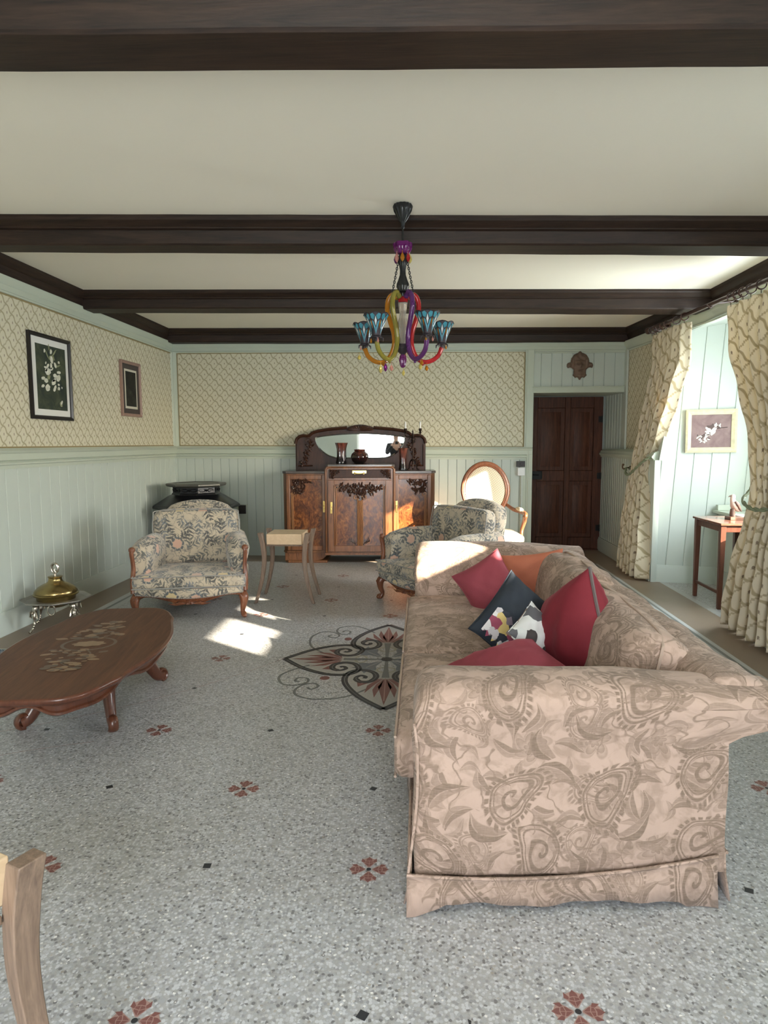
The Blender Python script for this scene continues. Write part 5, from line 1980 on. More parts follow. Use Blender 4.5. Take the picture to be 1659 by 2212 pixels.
def scroll(mb, c_, y, r, s_, up=1):
    mb.tube([(c_[0] + s_ * (r * (1 - 0.65 * i / 15)) * cos(i / 15 * 2 * pi * 1.15), y, c_[1] + up * (r * (1 - 0.65 * i / 15)) * sin(i / 15 * 2 * pi * 1.15)) for i in range(16)], [0.010 - 0.004 * i / 15 for i in range(16)], 7)


def side_door(s_, x0, x1, hinge_x):
    y = 7.995 - SB.y
    mb = MB()
    for a, b, c_, d_ in ((x0, x0 + 0.045, 0.16, 1.07), (x1 - 0.045, x1, 0.16, 1.07), (x0 + 0.045, x1 - 0.045, 0.16, 0.215), (x0 + 0.045, x1 - 0.045, 1.015, 1.07)):
        mb.box(X(a), X(b), y - 0.018, y + 0.01, c_, d_)
    do = mb.build('door', WALN, sb, bevel=0.006)
    mb = MB()
    mb.box(X(x0 + 0.04), X(x1 - 0.04), y - 0.004, y + 0.012, 0.21, 1.02)
    mb.build('panel', BURL, do, smooth=0)
    out = x0 + 0.045 if s_ < 0 else x1 - 0.045       # moulding on the outer side ends in a scroll
    mb = MB()
    for k in (0, 1):
        xx = out - s_ * (0.018 + 0.016 * k)
        mb.tube([(X(xx), y - 0.010, 0.215), (X(xx), y - 0.010, 0.84 - 0.02 * k)], 0.008, 7)
    scroll(mb, (X(out - s_ * 0.042), 0.835), y - 0.014, 0.028, s_, 1)
    mb.build('moulding', MOULD, do)
    mb = MB()
    pts = [(X(out - s_ * (0.045 + 0.035 * i)), 0.985 - 0.02 * j) for i in range(6) for j in range(3 - i // 2)] + [(X(out - s_ * (0.06 + 0.03 * i)), 0.90 - 0.025 * j) for i in range(4) for j in range(2)]
    carving(mb, pts, y - 0.012, 5 + s_, 0.026)
    mb.build('carving', DARKW, do)
    mb = MB()
    mb.box(X(hinge_x - 0.012), X(hinge_x + 0.012), y - 0.024, y - 0.017, 0.62, 0.76)
    mb.ball((X(hinge_x), y - 0.026, 0.70), 0.008, 8)
    mb.box(X(hinge_x - 0.004), X(hinge_x + 0.004), y - 0.034, y - 0.024, 0.655, 0.685)
    mb.build('lock_plate', GOLD, do, bevel=0.002)


side_door(-1, -1.635, -1.165, -1.185)
side_door(1, -0.335, 0.10, -0.315)
# middle door
y = 7.945 - SB.y
mb = MB()
for a, b, c_, d_ in ((-1.13, -1.055, 0.15, 1.01), (-0.445, -0.37, 0.15, 1.01), (-1.055, -0.445, 0.15, 0.225), (-1.055, -0.445, 0.955, 1.01)):
    mb.box(X(a), X(b), y - 0.020, y + 0.012, c_, d_)
for a, b in ((-1.065, -1.045), (-0.455, -0.435)):
    mb.tube([(X((a + b) / 2), y - 0.018, 0.22), (X((a + b) / 2), y - 0.018, 0.95)], 0.010, 8)
do = mb.build('door', WALN, sb, bevel=0.007)
mb = MB()
mb.box(X(-1.06), X(-0.44), y - 0.002, y + 0.012, 0.22, 0.96)
mb.build('panel', BURL, do, smooth=0)
mb = MB()
for k in (-1.5, -0.5, 0.5, 1.5):
    top = 0.80 if abs(k) > 1 else 0.765
    mb.tube([(X(-0.75 + 0.018 * k), y - 0.010, 0.225), (X(-0.75 + 0.018 * k), y - 0.012, top)], 0.009, 8)
scroll(mb, (X(-0.80), 0.800), y - 0.014, 0.030, 1)
scroll(mb, (X(-0.70), 0.800), y - 0.014, 0.030, -1)
for s_ in (-1, 1):
    mb.tube([(X(-0.75 + s_ * 0.285), y - 0.010, 0.23), (X(-0.75 + s_ * 0.285), y - 0.010, 0.915)], 0.008, 7)
    scroll(mb, (X(-0.75 + s_ * 0.262), 0.915), y - 0.014, 0.028, s_)
mb.build('moulding', MOULD, do)
mb = MB()
pts = []
for i in range(-7, 8):
    dep = 0.105 * (1 - abs(i) / 8) ** 0.8 + 0.02
    for j in range(1 + int(dep / 0.035)):
        pts.append((X(-0.75 + i * 0.034), 0.935 - j * 0.034))
carving(mb, pts, y - 0.012, 21, 0.026)
mb.build('carving', DARKW, do)
for s_ in (-1, 1):
    mb = MB()
    for q in range(4):
        mb.tube([(X(-0.75 + s_ * 0.03), y - 0.012, 0.235), (X(-0.75 + s_ * (0.05 + 0.02 * q)), y - 0.020, 0.245 + 0.012 * q), (X(-0.75 + s_ * (0.06 + 0.012 * q)), y - 0.012, 0.27 + 0.02 * q)], [0.004, 0.009, 0.002], 6)
    mb.build('carving', DARKW, do)
mb = MB()
mb.box(X(-1.105), X(-1.080), y - 0.027, y - 0.019, 0.61, 0.75)
mb.box(X(-1.097), X(-1.088), y - 0.036, y - 0.026, 0.645, 0.675)
mb.build('lock_plate', GOLD, do, bevel=0.002)
# drawer
mb = MB()
mb.box(X(-1.12), X(-0.38), y - 0.014, y + 0.02, 1.035, 1.135)
dr = mb.build('drawer', DARKW, sb, bevel=0.006)
mb = MB()
carving(mb, [(X(-1.09 + 0.022 * i), 1.115 - 0.018 * j) for i in range(5) for j in range(5 - i)], y - 0.014, 3, 0.014)
mb.build('carving', DARKW, dr)
mb = MB()
carving(mb, [(X(-0.41 - 0.022 * i), 1.115 - 0.018 * j) for i in range(5) for j in range(5 - i)], y - 0.014, 3, 0.014)
mb.build('carving', DARKW, dr)
mb = MB()
mb.box(X(-0.84), X(-0.67), y - 0.022, y - 0.012, 1.088, 1.124)
mb.box(X(-0.815), X(-0.695), y - 0.022, y - 0.012, 1.078, 1.090)
mb.tube(catmull([(X(-0.81), y - 0.022, 1.10), (X(-0.805), y - 0.045, 1.088), (X(-0.755), y - 0.050, 1.085), (X(-0.705), y - 0.045, 1.088), (X(-0.70), y - 0.022, 1.10)], 5), 0.006, 8)
mb.build('handle', GOLD, dr, bevel=0.003)


# mirror back: carved arched board
def arch(t):
    """outline of the board, x and z for t in 0..1 from lower left round to lower right"""
    return t


half = [(-0.815, 1.10), (-0.815, 1.44), (-0.80, 1.495), (-0.765, 1.53), (-0.715, 1.542), (-0.665, 1.535), (-0.635, 1.545), (-0.60, 1.575), (-0.54, 1.595), (-0.40, 1.617), (-0.20, 1.635), (-0.165, 1.64), (-0.12, 1.657), (-0.06, 1.672), (0, 1.677)]
outl = half + [(-a, b) for a, b in half[-2::-1]]
xm = -0.765
mb = MB()
mb.prism([(X(xm + a), b) for a, b in outl], 8.41 - SB.y, 8.45 - SB.y, 'y')
rimp = [Vector((X(xm + a), 8.405 - SB.y, b)) for a, b in half[1:12]]
mb.tube(rimp, 0.020, 8)
mb.tube([Vector((-p.x + 2 * X(xm), p.y, p.z)) for p in rimp], 0.020, 8)
for s_ in (-1, 1):
    mb.tube([(X(xm + s_ * 0.79), 8.405 - SB.y, 1.16), (X(xm + s_ * 0.79), 8.405 - SB.y, 1.43)], 0.012, 8)
    mb.tube([(X(xm + s_ * 0.79), 8.405 - SB.y, 1.165), (X(xm + s_ * 0.60), 8.405 - SB.y, 1.165)], 0.010, 8)
    scroll(mb, (X(xm + s_ * 0.655), 1.475), 8.40 - SB.y, 0.045, -s_)
    carving(mb, [(X(xm + s_ * (0.62 + 0.02 * i)), 1.42 - 0.045 * i + 0.02 * j) for i in range(6) for j in range(2)], 8.40 - SB.y, 9 + s_, 0.028)
# fan carved in the middle of the top
for k in range(13):
    a = pi * (0.06 + 0.88 * k / 12)
    mb.tube([(X(xm), 8.395 - SB.y, 1.60), (X(xm) + 0.13 * cos(a), 8.385 - SB.y, 1.60 + 0.055 * sin(a)), (X(xm) + 0.17 * cos(a), 8.395 - SB.y, 1.60 + 0.072 * sin(a))], [0.006, 0.013, 0.005], 7)
mb.build('mirror_board', DARKW, sb, smooth=45)
mp_ = [(-0.565, 1.50), (-0.545, 1.525), (-0.40, 1.548), (-0.20, 1.565), (0, 1.571), (0.20, 1.565), (0.40, 1.548), (0.545, 1.525), (0.565, 1.50), (0.55, 1.44), (0.50, 1.36), (0.42, 1.295), (0.34, 1.262), (0.25, 1.252), (-0.25, 1.252), (-0.34, 1.262), (-0.42, 1.295), (-0.50, 1.36), (-0.55, 1.44)]
mp_ = [(p.x, p.y) for p in catmull([(a, b, 0) for a, b in mp_], 4, True)]
cz = 1.42
ins = lambda k, dy: [(X(xm + a * (1 - k / 0.56)), 8.40 - SB.y + dy, cz + (b - cz) * (1 - k / 0.16)) for a, b in mp_]
mb = MB()
mb.add(ins(0.016, -0.006), [tuple(range(len(mp_)))])
mo = mb.build('mirror', SILVER, sb, smooth=0)
mo.rotation_euler = (0, 0, 0)
mb = MB()
mb.loft([ins(0.0, 0.004), ins(0.0, -0.002), ins(0.016, -0.006)], True, False)
mb.build('bevelled_edge', BEVELG, mo, smooth=0)

# ------------------------------------------------------------------ things standing on the sideboard
def m_glaze(name, a, b):
    M = Mat(name, 0.08, 0, 0.6)
    v = M.coord('Object')
    x, y, z = M.xyz(v)
    f = M.noise(M.coord('Object', (22, 22, 4)), 1.5, 4, 0.6, 0.6)
    M.color(M.ramp(((z * 2.6) + (f - 0.5) * 0.9), [(0.10, (0.006, 0.005, 0.006)), (0.30, a), (0.62, b), (0.85, (0.05, 0.02, 0.016))]))
    return M.m


GLAZE = m_glaze('oxblood_glaze', (0.035, 0.010, 0.008), (0.17, 0.045, 0.028))
fl6 = lambda a, z: 1 + 0.07 * cos(6 * a)


def vase(name, label, loc, prof, flute, seg=48):
    mb = MB()
    mb.lathe(prof, seg, (0, 0, 0), flute=flute)
    o = mb.build(name, GLAZE, None, smooth=50)
    o.location = loc
    return tag(o, label, 'vase', 'dark glazed vases on the sideboard')


TALL = [(0.045, 0.0), (0.055, 0.004), (0.056, 0.02), (0.050, 0.04), (0.046, 0.10), (0.047, 0.17), (0.054, 0.21), (0.064, 0.245), (0.067, 0.25), (0.062, 0.25), (0.052, 0.21), (0.043, 0.17), (0.001, 0.10)]
vase('vase', 'tall dark fluted vase on the left of the sideboard mirror', (-1.005, 8.26, 1.1955), [(r * 1.06, z * 1.02) for r, z in TALL], fl6)
vase('vase', 'squat round oxblood vase with a crimped rim, before the middle of the mirror', (-0.775, 8.22, 1.1955), [(0.045, 0.0), (0.06, 0.005), (0.085, 0.03), (0.102, 0.065), (0.104, 0.09), (0.092, 0.12), (0.068, 0.142), (0.056, 0.150), (0.058, 0.160), (0.064, 0.172), (0.054, 0.165), (0.046, 0.15), (0.001, 0.10)], lambda a, z: 1 + (0.06 * cos(7 * a) if z > 0.145 else 0.012 * cos(7 * a)))
vase('vase', 'slender dark fluted vase at the right end of the mirror, by the candelabra', (-0.235, 8.16, 1.1155), [(r * 0.86, z * 1.08) for r, z in TALL], fl6)

BRONZE = plain('dark_bronze', (0.030, 0.018, 0.014), 0.35, 0.8)
CANDLE = plain('white_candle', (0.85, 0.85, 0.82), 0.5)
cd = thing('candelabra', 'dark two-armed candelabra with white candles on the right of the sideboard', 'candelabra', (-0.115, 8.22, 1.1155))
mb = MB()
for k in range(3):
    a = radians(-90 + 120 * k)
    e = Vector((cos(a), sin(a), 0))
    mb.tube(catmull([e * 0.008 + Vector((0, 0, 0.13)), e * 0.035 + Vector((0, 0, 0.105)), e * 0.050 + Vector((0, 0, 0.06)), e * 0.055 + Vector((0, 0, 0.02)), e * 0.085 + Vector((0, 0, 0.006))], 5), [0.010 - 0.0002 * i for i in range(21)], 8)
mb.build('base', BRONZE, cd)
mb = MB()
prof = [(0.008, 0.12), (0.013, 0.13), (0.008, 0.14), (0.007, 0.20), (0.011, 0.215), (0.007, 0.23), (0.007, 0.31), (0.010, 0.33), (0.016, 0.355), (0.022, 0.375), (0.018, 0.395), (0.010, 0.41), (0.013, 0.425), (0.008, 0.44), (0.006, 0.475), (0.001, 0.50)]
mb.lathe(prof, 14)
mb.build('stem', BRONZE, cd)
for s_ in (-1, 1):
    mb = MB()
    mb.tube(catmull([(0, 0, 0.40), (s_ * 0.035, 0, 0.408), (s_ * 0.068, 0, 0.405), (s_ * 0.090, 0, 0.425), (s_ * 0.090, 0, 0.455)], 6), 0.0075, 8)
    mb.lathe([(0.008, 0.445), (0.020, 0.455), (0.010, 0.463), (0.014, 0.475), (0.019, 0.485), (0.019, 0.505), (0.014, 0.508)], 14, (s_ * 0.090, 0, 0))
    ao = mb.build('arm', BRONZE, cd)
    mb = MB()
    mb.lathe([(0.010, 0.505), (0.0105, 0.56), (0.008, 0.585), (0.0015, 0.592)], 12, (s_ * 0.090, 0, 0))
    mb.build('candle', CANDLE, ao)

# ------------------------------------------------------------------ chandelier
def glassy(name, c, tr=0.55, rough=0.08):
    M = Mat(name, rough, 0, 0.6)
    M.color(c)
    M.b.inputs['Transmission Weight'].default_value = tr
    M.b.inputs['IOR'].default_value = 1.35
    return M.m


G_AMBER = glassy('amber_glass', (0.62, 0.24, 0.02))
G_OLIVE = glassy('olive_glass', (0.36, 0.32, 0.06))
G_PURPLE = glassy('violet_glass', (0.15, 0.04, 0.20))
G_RED = glassy('red_glass', (0.55, 0.03, 0.035))
G_PLUM = glassy('plum_glass', (0.19, 0.02, 0.17))
G_CLEAR = glassy('clear_glass', (0.80, 0.76, 0.66), 0.75, 0.05)
G_PINK = glassy('pink_glass', (0.75, 0.34, 0.28), 0.5)
G_YELL = glassy('yellow_glass', (0.72, 0.58, 0.16), 0.5)
G_BLUE = plain('blue_leaded_glass', (0.045, 0.20, 0.26), 0.15, noise=0.35, nscale=40)
G_MILK = plain('pale_leaded_glass', (0.50, 0.55, 0.56), 0.2)
LEAD = plain('dark_lead', (0.045, 0.038, 0.045), 0.5, 0.6)
BLKG = plain('black_fluted_metal', (0.012, 0.013, 0.014), 0.25, 0.2)
CHX, CHY = -0.117, 4.05
CHZ = 2.852 - 0.007 * (CHX - XL)
ch = thing('chandelier', 'multicoloured glass chandelier with blue leaded shades, hanging from the ceiling', 'chandelier', (CHX, CHY, CHZ))
Z = lambda z: z - CHZ
flu = lambda a, z: 1 + 0.05 * cos(14 * a)
mb = MB()
mb.lathe([(0.020, Z(2.83)), (0.052, Z(2.826)), (0.056, Z(2.815)), (0.050, Z(2.79)), (0.034, Z(2.758)), (0.020, Z(2.735)), (0.012, Z(2.725)), (0.009, Z(2.70)), (0.001, Z(2.69))], 56, flute=flu)
mb.build('canopy', BLKG, ch)
mb = MB()
mb.tube([(0, 0, Z(2.72)), (0, 0, Z(2.58))], 0.006, 8)
mb.lathe([(0.006, Z(2.71)), (0.012, Z(2.70)), (0.006, Z(2.69))], 12)
mb.build('rod', BLKG, ch)
mb = MB()
mb.lathe([(0.012, Z(2.545)), (0.035, Z(2.55)), (0.048, Z(2.57)), (0.052, Z(2.60)), (0.050, Z(2.612)), (0.042, Z(2.612)), (0.036, Z(2.585)), (0.012, Z(2.57))], 40, flute=lambda a, z: 1 + 0.10 * cos(6 * a))
mb.build('bobeche', G_PLUM, ch)


def drop(p, col, ln=0.045, r=0.011, name='pendant', chain=0.02):
    mb = MB()
    p = Vector(p)
    mb.tube([p, p - Vector((0, 0, chain))], 0.0016, 5)
    mb.lathe([(0.001, -ln), (r * 0.7, -ln * 0.80), (r, -ln * 0.55), (r * 0.7, -ln * 0.25), (0.002, 0.0)], 8, p - Vector((0, 0, chain)))
    mb.build(name, col, ch, smooth=20)


for k, c_ in enumerate((G_PINK, G_AMBER, G_RED, G_YELL, G_RED, G_PINK, G_PLUM)):
    a = k * 2 * pi / 7 - 2.5
    drop((0.042 * cos(a), 0.042 * sin(a), Z(2.56)), c_, 0.052, 0.013, chain=0.012)
mb = MB()
mb.lathe([(0.012, Z(2.565)), (0.022, Z(2.54)), (0.026, Z(2.515)), (0.021, Z(2.49)), (0.016, Z(2.455)), (0.017, Z(2.43)), (0.026, Z(2.40)), (0.034, Z(2.38)), (0.036, Z(2.362)), (0.028, Z(2.345)), (0.030, Z(2.335)), (0.018, Z(2.325)), (0.016, Z(2.30)), (0.008, Z(2.29))], 42, flute=lambda a, z: 1 + 0.06 * cos(14 * a))
mb.build('baluster', BLKG, ch)
mb = MB()
mb.lathe([(0.010, Z(2.30)), (0.020, Z(2.305)), (0.028, Z(2.295)), (0.028, Z(2.275)), (0.018, Z(2.27)), (0.010, Z(2.268))], 30, flute=lambda a, z: 1 + 0.08 * cos(5 * a))
mb.build('collar', G_RED, ch)
mb = MB()
mb.lathe([(0.012, Z(2.272)), (0.026, Z(2.27)), (0.023, Z(2.24)), (0.018, Z(2.21)), (0.020, Z(2.185)), (0.032, Z(2.155)), (0.040, Z(2.12)), (0.036, Z(2.085)), (0.024, Z(2.055)), (0.014, Z(2.035)), (0.010, Z(2.02))], 36, flute=lambda a, z: 1 + 0.05 * cos(12 * a))
mb.build('glass_body', G_CLEAR, ch)
mb = MB()
mb.lathe([(0.010, Z(2.035)), (0.035, Z(2.03)), (0.042, Z(2.01)), (0.032, Z(1.99)), (0.014, Z(1.975)), (0.008, Z(1.96))], 24)
for k in range(5):
    a = radians(18 + 72 * k)
    mb.ball((0.042 * cos(a), 0.042 * sin(a), Z(2.01)), 0.013, 8)
mb.build('hub', LEAD, ch)
mb = MB()
mb.lathe([(0.006, Z(1.98)), (0.016, Z(1.965)), (0.020, Z(1.94)), (0.015, Z(1.905)), (0.008, Z(1.895)), (0.001, Z(1.893))], 24, flute=lambda a, z: 1 + 0.12 * cos(6 * a))
mb.build('finial', G_PLUM, ch)
drop((0.004, 0.0, Z(1.895)), G_YELL, 0.035, 0.010, chain=0.015)
# little link chains beside the baluster
for s_ in (-1, 1):
    mb = MB()
    a0, a1_ = Vector((s_ * 0.022, 0, Z(2.53))), Vector((s_ * 0.062, -0.01, Z(2.325)))
    n = 17
    for i in range(n):
        c_ = a0.lerp(a1_, i / (n - 1))
        d = Vector((1, 0, 0)) if i % 2 else Vector((0, 1, 0))
        mb.tube([c_ + d * (0.005 * cos(t)) + Vector((0, 0, 0.0095 * sin(t))) for t in [2 * pi * q / 8 for q in range(8)]], 0.0026, 5, loop=True)
    mb.build('chain', BLKG, ch)
ARMS = [(162, G_AMBER, 0.0), (234, G_OLIVE, 0.004), (306, G_PURPLE, 0.012), (18, G_RED, 0.0), (90, G_AMBER, 0.0)]
for deg, col, dz in ARMS:
    a = radians(deg)
    e = Vector((cos(a), sin(a), 0))
    s_ = Vector((-e.y, e.x, 0))
    P = lambda r, z: e * r + Vector((0, 0, Z(z)))
    mb = MB()
    cv = catmull([P(0.030, 2.300), P(0.062, 2.322), P(0.090, 2.295), P(0.098, 2.24), P(0.080, 2.17), P(0.058, 2.10), P(0.055, 2.03), P(0.080, 1.965), P(0.125, 1.932), P(0.180, 1.940), P(0.225, 1.975), P(0.243, 2.018 + dz)], 6)
    n = len(cv) - 1
    # hollow-looking ribbed tube
    mb.tube(cv, [0.0155 + 0.0015 * sin(i * 1.4) * (i < n * 0.15) - 0.002 * (i / n) for i in range(n + 1)], 10)
    mb.ball(P(0.125, 1.916), 0.008, 8)
    mb.build('arm', col, ch, smooth=60)
    mb = MB()
    c_ = P(0.245, 2.01 + dz)
    mb.lathe([(0.006, 0.0), (0.011, 0.006), (0.010, 0.022), (0.026, 0.026), (0.029, 0.032), (0.024, 0.037), (0.010, 0.037)], 18, c_)
    for k in range(4):
        b = a + pi / 4 + k * pi / 2
        q = c_ + Vector((0.025 * cos(b), 0.025 * sin(b), 0.03))
        mb.tube([q, q + Vector((0.012 * cos(b), 0.012 * sin(b), -0.006)), q + Vector((0.014 * cos(b), 0.014 * sin(b), -0.022))], [0.004, 0.005, 0.002], 6)
    mb.build('candle_holder', LEAD, ch)
    # tulip shade of leaded glass
    zb = 0.037

    def sh(u, t, off=0.0):
        """u: sector 0..6, t: height 0..1"""
        r = 0.024 + 0.042 * t ** 1.25 + 0.006 * max(0, t - 0.8) * 5 * 0.5
        k = u * pi / 3
        w = 1 - 0.05 * (1 - abs(((u % 1) - 0.5) * 2)) + 0.02
        zz = zb + 0.112 * t + (0.010 * sin((u % 1) * pi) if t > 0.95 else 0)
        return c_ + Vector(((r * w + off) * cos(k), (r * w + off) * sin(k), zz))
    mb = MB()
    NU = 24
    rows = [[sh(6 * i / NU, t) for i in range(NU)] for t in (0, 0.2, 0.4, 0.6, 0.8, 1.0)]
    mb.loft(rows, True, False)
    for t in (0.0, 1.0):
        mb.tube([sh(6 * i / NU, t) for i in range(NU)], 0.0032, 6, loop=True)
    so = mb.build('lamp_shade', LEAD, ch, smooth=30)
    mb = MB()
    for k in range(6):
        for m_, poly in ((0, [(0.50, 0.06), (0.30, 0.30), (0.10, 0.62), (0.12, 0.72), (0.30, 0.62), (0.46, 0.36)]),
                         (0, [(0.50, 0.06), (0.54, 0.36), (0.70, 0.62), (0.88, 0.72), (0.90, 0.62), (0.70, 0.30)]),
                         (1, [(0.50, 0.44), (0.38, 0.68), (0.50, 0.90), (0.62, 0.68)]),
                         (0, [(0.06, 0.80), (0.30, 0.72), (0.44, 0.92), (0.25, 0.97), (0.06, 0.96)]),
                         (0, [(0.94, 0.80), (0.94, 0.96), (0.75, 0.97), (0.56, 0.92), (0.70, 0.72)]),
                         (2, [(0.0, 0.30), (-0.07, 0.62), (0.0, 0.75), (0.07, 0.62)])):
            mb.add([sh(k + u, t, 0.0016) for u, t in poly], [tuple(range(len(poly)))], m_)
    mb.build('leaded_panes', [G_BLUE, G_MILK, G_AMBER], so, smooth=0)
    for q, col2 in ((-0.9, G_AMBER), (1.0, G_PINK)):
        b = a + q
        p = c_ + Vector((0.030 * cos(b), 0.030 * sin(b), 0.026))
        drop(p, col2, 0.022, 0.006, chain=0.008)
for x, y, z, c_, ln in ((-0.258, -0.02, 1.985, G_YELL, 0.03), (-0.130, -0.03, 1.925, G_YELL, 0.05), (-0.098, -0.10, 1.925, G_PLUM, 0.048), (-0.065, -0.06, 1.92, G_PINK, 0.036), (0.105, -0.06, 1.93, G_YELL, 0.040), (0.112, -0.08, 1.945, G_AMBER, 0.03), (0.142, 0.02, 1.925, G_AMBER, 0.034)):
    drop((x, y, Z(z)), c_, ln, 0.012, chain=0.016)

# ------------------------------------------------------------------ curtains on their rod
CURT = m_wallpaper('trellis_curtain', 0.185, 0.185, (0.74, 0.66, 0.50), (0.42, 0.34, 0.20), (0.22, 0.16, 0.11), 0.85)
for n_ in CURT.node_tree.nodes:
    if n_.type == 'BSDF_PRINCIPLED':
        # thin cloth: some daylight comes through
        tl = CURT.node_tree.nodes.new('ShaderNodeBsdfTranslucent')
        mx = CURT.node_tree.nodes.new('ShaderNodeMixShader')
        mx.inputs[0].default_value = 0.22
        CURT.node_tree.links.new(n_.inputs['Base Color'].links[0].from_socket, tl.inputs[0])
        outn = [q for q in CURT.node_tree.nodes if q.type == 'OUTPUT_MATERIAL'][0]
        CURT.node_tree.links.new(n_.outputs[0], mx.inputs[1])
        CURT.node_tree.links.new(tl.outputs[0], mx.inputs[2])
        CURT.node_tree.links.new(mx.outputs[0], outn.inputs[0])
        break
ROD_A, ROD_B = Vector((2.40, 7.36, 2.625)), Vector((2.42, 3.6, 2.545))
rodt = lambda y: ROD_A.lerp(ROD_B, (ROD_A.y - y) / (ROD_A.y - ROD_B.y))
ROSE = wood('dark_rod_wood', (0.020, 0.008, 0.006), (0.065, 0.028, 0.018), 0.35, (16, 1, 16), 2)
cr = thing('curtain_rod', 'dark wooden curtain pole across the window alcove', 'curtain pole', ROD_A)
mb = MB()
mb.tube([ROD_A, ROD_B], 0.018, 12)
mb.build('pole', ROSE, cr, org=ROD_A)
for p, s_ in ((ROD_A, 1), (ROD_B, -1)):
    mb = MB()
    prof = [(0.010, 0.0), (0.024, 0.004), (0.024, 0.014), (0.014, 0.022), (0.026, 0.036), (0.036, 0.055), (0.036, 0.070), (0.026, 0.088), (0.012, 0.096), (0.016, 0.106), (0.001, 0.118)]
    T = Matrix.Translation(p) @ Matrix.Rotation(-s_ * pi / 2, 4, 'X')
    mb.lathe(prof, 16, T=T)
    mb.build('finial', ROSE, cr, org=ROD_A)
for y in (7.2, 5.9, 4.1):
    p = rodt(y)
    mb = MB()
    mb.tube([p + Vector((0.24, 0, 0.03)), p + Vector((0.05, 0, 0.01)), p + Vector((0, 0, -0.026)), p + Vector((-0.024, 0, 0))], 0.011, 8)
    mb.lathe([(0.035, 0), (0.035, 0.012), (0.02, 0.02)], 14, T=Matrix.Translation(p + Vector((0.255, 0, 0.03))) @ Matrix.Rotation(-pi / 2, 4, 'Y'))
    mb.build('bracket', ROSE, cr, org=ROD_A)


def curtain(label, rows, folds, ring_ys, width, seed=0.0, th=0.004, curl=0.0):
    """rows: (z, y_far, y_near, x, amplitude), top to bottom"""
    org = Vector((rows[-1][3], (rows[-1][1] + rows[-1][2]) / 2, 0))
    r = thing('curtain', label, 'curtain', org, 0, 'trellis curtains at the window alcove')
    # resample rows smoothly in z
    R_ = []
    keys = [Vector((a[1], a[2], a[3])) for a in rows]
    ks = catmull(keys, 6)
    za = [v.x for v in catmull([Vector((a[0], a[4], 0)) for a in rows], 6)]
    aa = [v.y for v in catmull([Vector((a[0], a[4], 0)) for a in rows], 6)]
    n = folds * 14
    rings, uvs = [], []
    for k, z, am in zip(ks, za, aa):
        ring = []
        for i in range(n + 1):
            s_ = i / n
            ph = 2 * pi * folds * (s_ + 0.018 * sin(7 * s_ + seed) + 0.01 * sin(2.3 * z + seed)) + seed
            f = sin(ph) + 0.30 * sin(2 * ph + 1.3 * z)
            y = lerp(k.x, k.y, s_) + 0.20 * am * cos(ph)
            x = k.z + am * f + 0.010 * sin(3.1 * z + 5 * s_ + seed) + 0.006 * sin(17 * z + 9 * s_)
            if curl and s_ > 0.84:        # leading edge turned in towards the window
                q = (s_ - 0.84) / 0.16
                x += curl * q * (0.35 + 0.65 * sin(pi * max(0.0, min(1.0, (2.5 - z) / 1.6)))) * (z > 1.0) + curl * 0.4 * q * (z <= 1.0)
            ring.append(Vector((x, y, z)))
            uvs.append((s_ * width, z))
        rings.append(ring)
    mb = MB()
    mb.loft(rings, False, False, 0, uvs=uvs)
    o = mb.build('drape', CURT, r, smooth=80, org=org)
    sm = o.modifiers.new('thick', 'SOLIDIFY')
    sm.thickness = th
    for y in ring_ys:
        p = rodt(y) + Vector((0, 0, -0.012))
        mb = MB()
        mb.tube([p + Vector((0.034 * cos(t), 0.010 * sin(2.0 + y * 9) * cos(t), 0.034 * sin(t))) for t in [2 * pi * q / 18 for q in range(18)]], 0.0055, 8, loop=True)
        mb.tube([p + Vector((0, 0, -0.034)), p + Vector((0, 0, -0.060))], 0.003, 6)
        mb.build('curtain_ring', ROSE, r, org=org)
    return r


cf = curtain('far trellis-patterned curtain tied back beside the door, with sunlit inner edge',
             [(2.545, 7.27, 6.42, 2.40, 0.026), (2.45, 7.27, 6.42, 2.40, 0.030), (2.2, 7.26, 6.45, 2.40, 0.040), (1.8, 7.40, 6.72, 2.385, 0.042), (1.42, 7.52, 7.02, 2.37, 0.034), (1.22, 7.58, 7.16, 2.345, 0.024), (1.12, 7.60, 7.20, 2.335, 0.022),
              (0.98, 7.62, 7.16, 2.325, 0.030), (0.6, 7.70, 7.06, 2.30, 0.045), (0.25, 7.74, 7.00, 2.285, 0.052), (0.025, 7.76, 6.98, 2.27, 0.056)], 6, [7.30, 7.24, 7.18, 7.10, 7.0, 6.88, 6.64, 6.44], 1.5, 0.6, curl=0.085)
cn = curtain('near trellis-patterned curtain at the right edge of the photo, tied back with a green cord',
             [(2.50, 5.50, 4.35, 2.41, 0.030), (2.42, 5.50, 4.35, 2.41, 0.034), (2.15, 5.44, 4.36, 2.41, 0.044), (1.8, 5.22, 4.36, 2.40, 0.046), (1.45, 5.03, 4.36, 2.39, 0.038), (1.18, 4.95, 4.38, 2.375, 0.030), (1.02, 4.93, 4.40, 2.37, 0.026),
              (0.88, 4.97, 4.38, 2.37, 0.036), (0.55, 5.12, 4.34, 2.375, 0.050), (0.25, 5.24, 4.30, 2.385, 0.058), (0.03, 5.30, 4.28, 2.39, 0.062)], 7, [5.52, 5.42, 5.32, 5.20, 5.05, 4.9, 4.7, 4.5], 1.9, 2.2)
CORD = plain('grey_green_cord', (0.20, 0.23, 0.14), 0.8)
HOOK = plain('brown_brass_hook', (0.12, 0.07, 0.04), 0.35, 0.7)


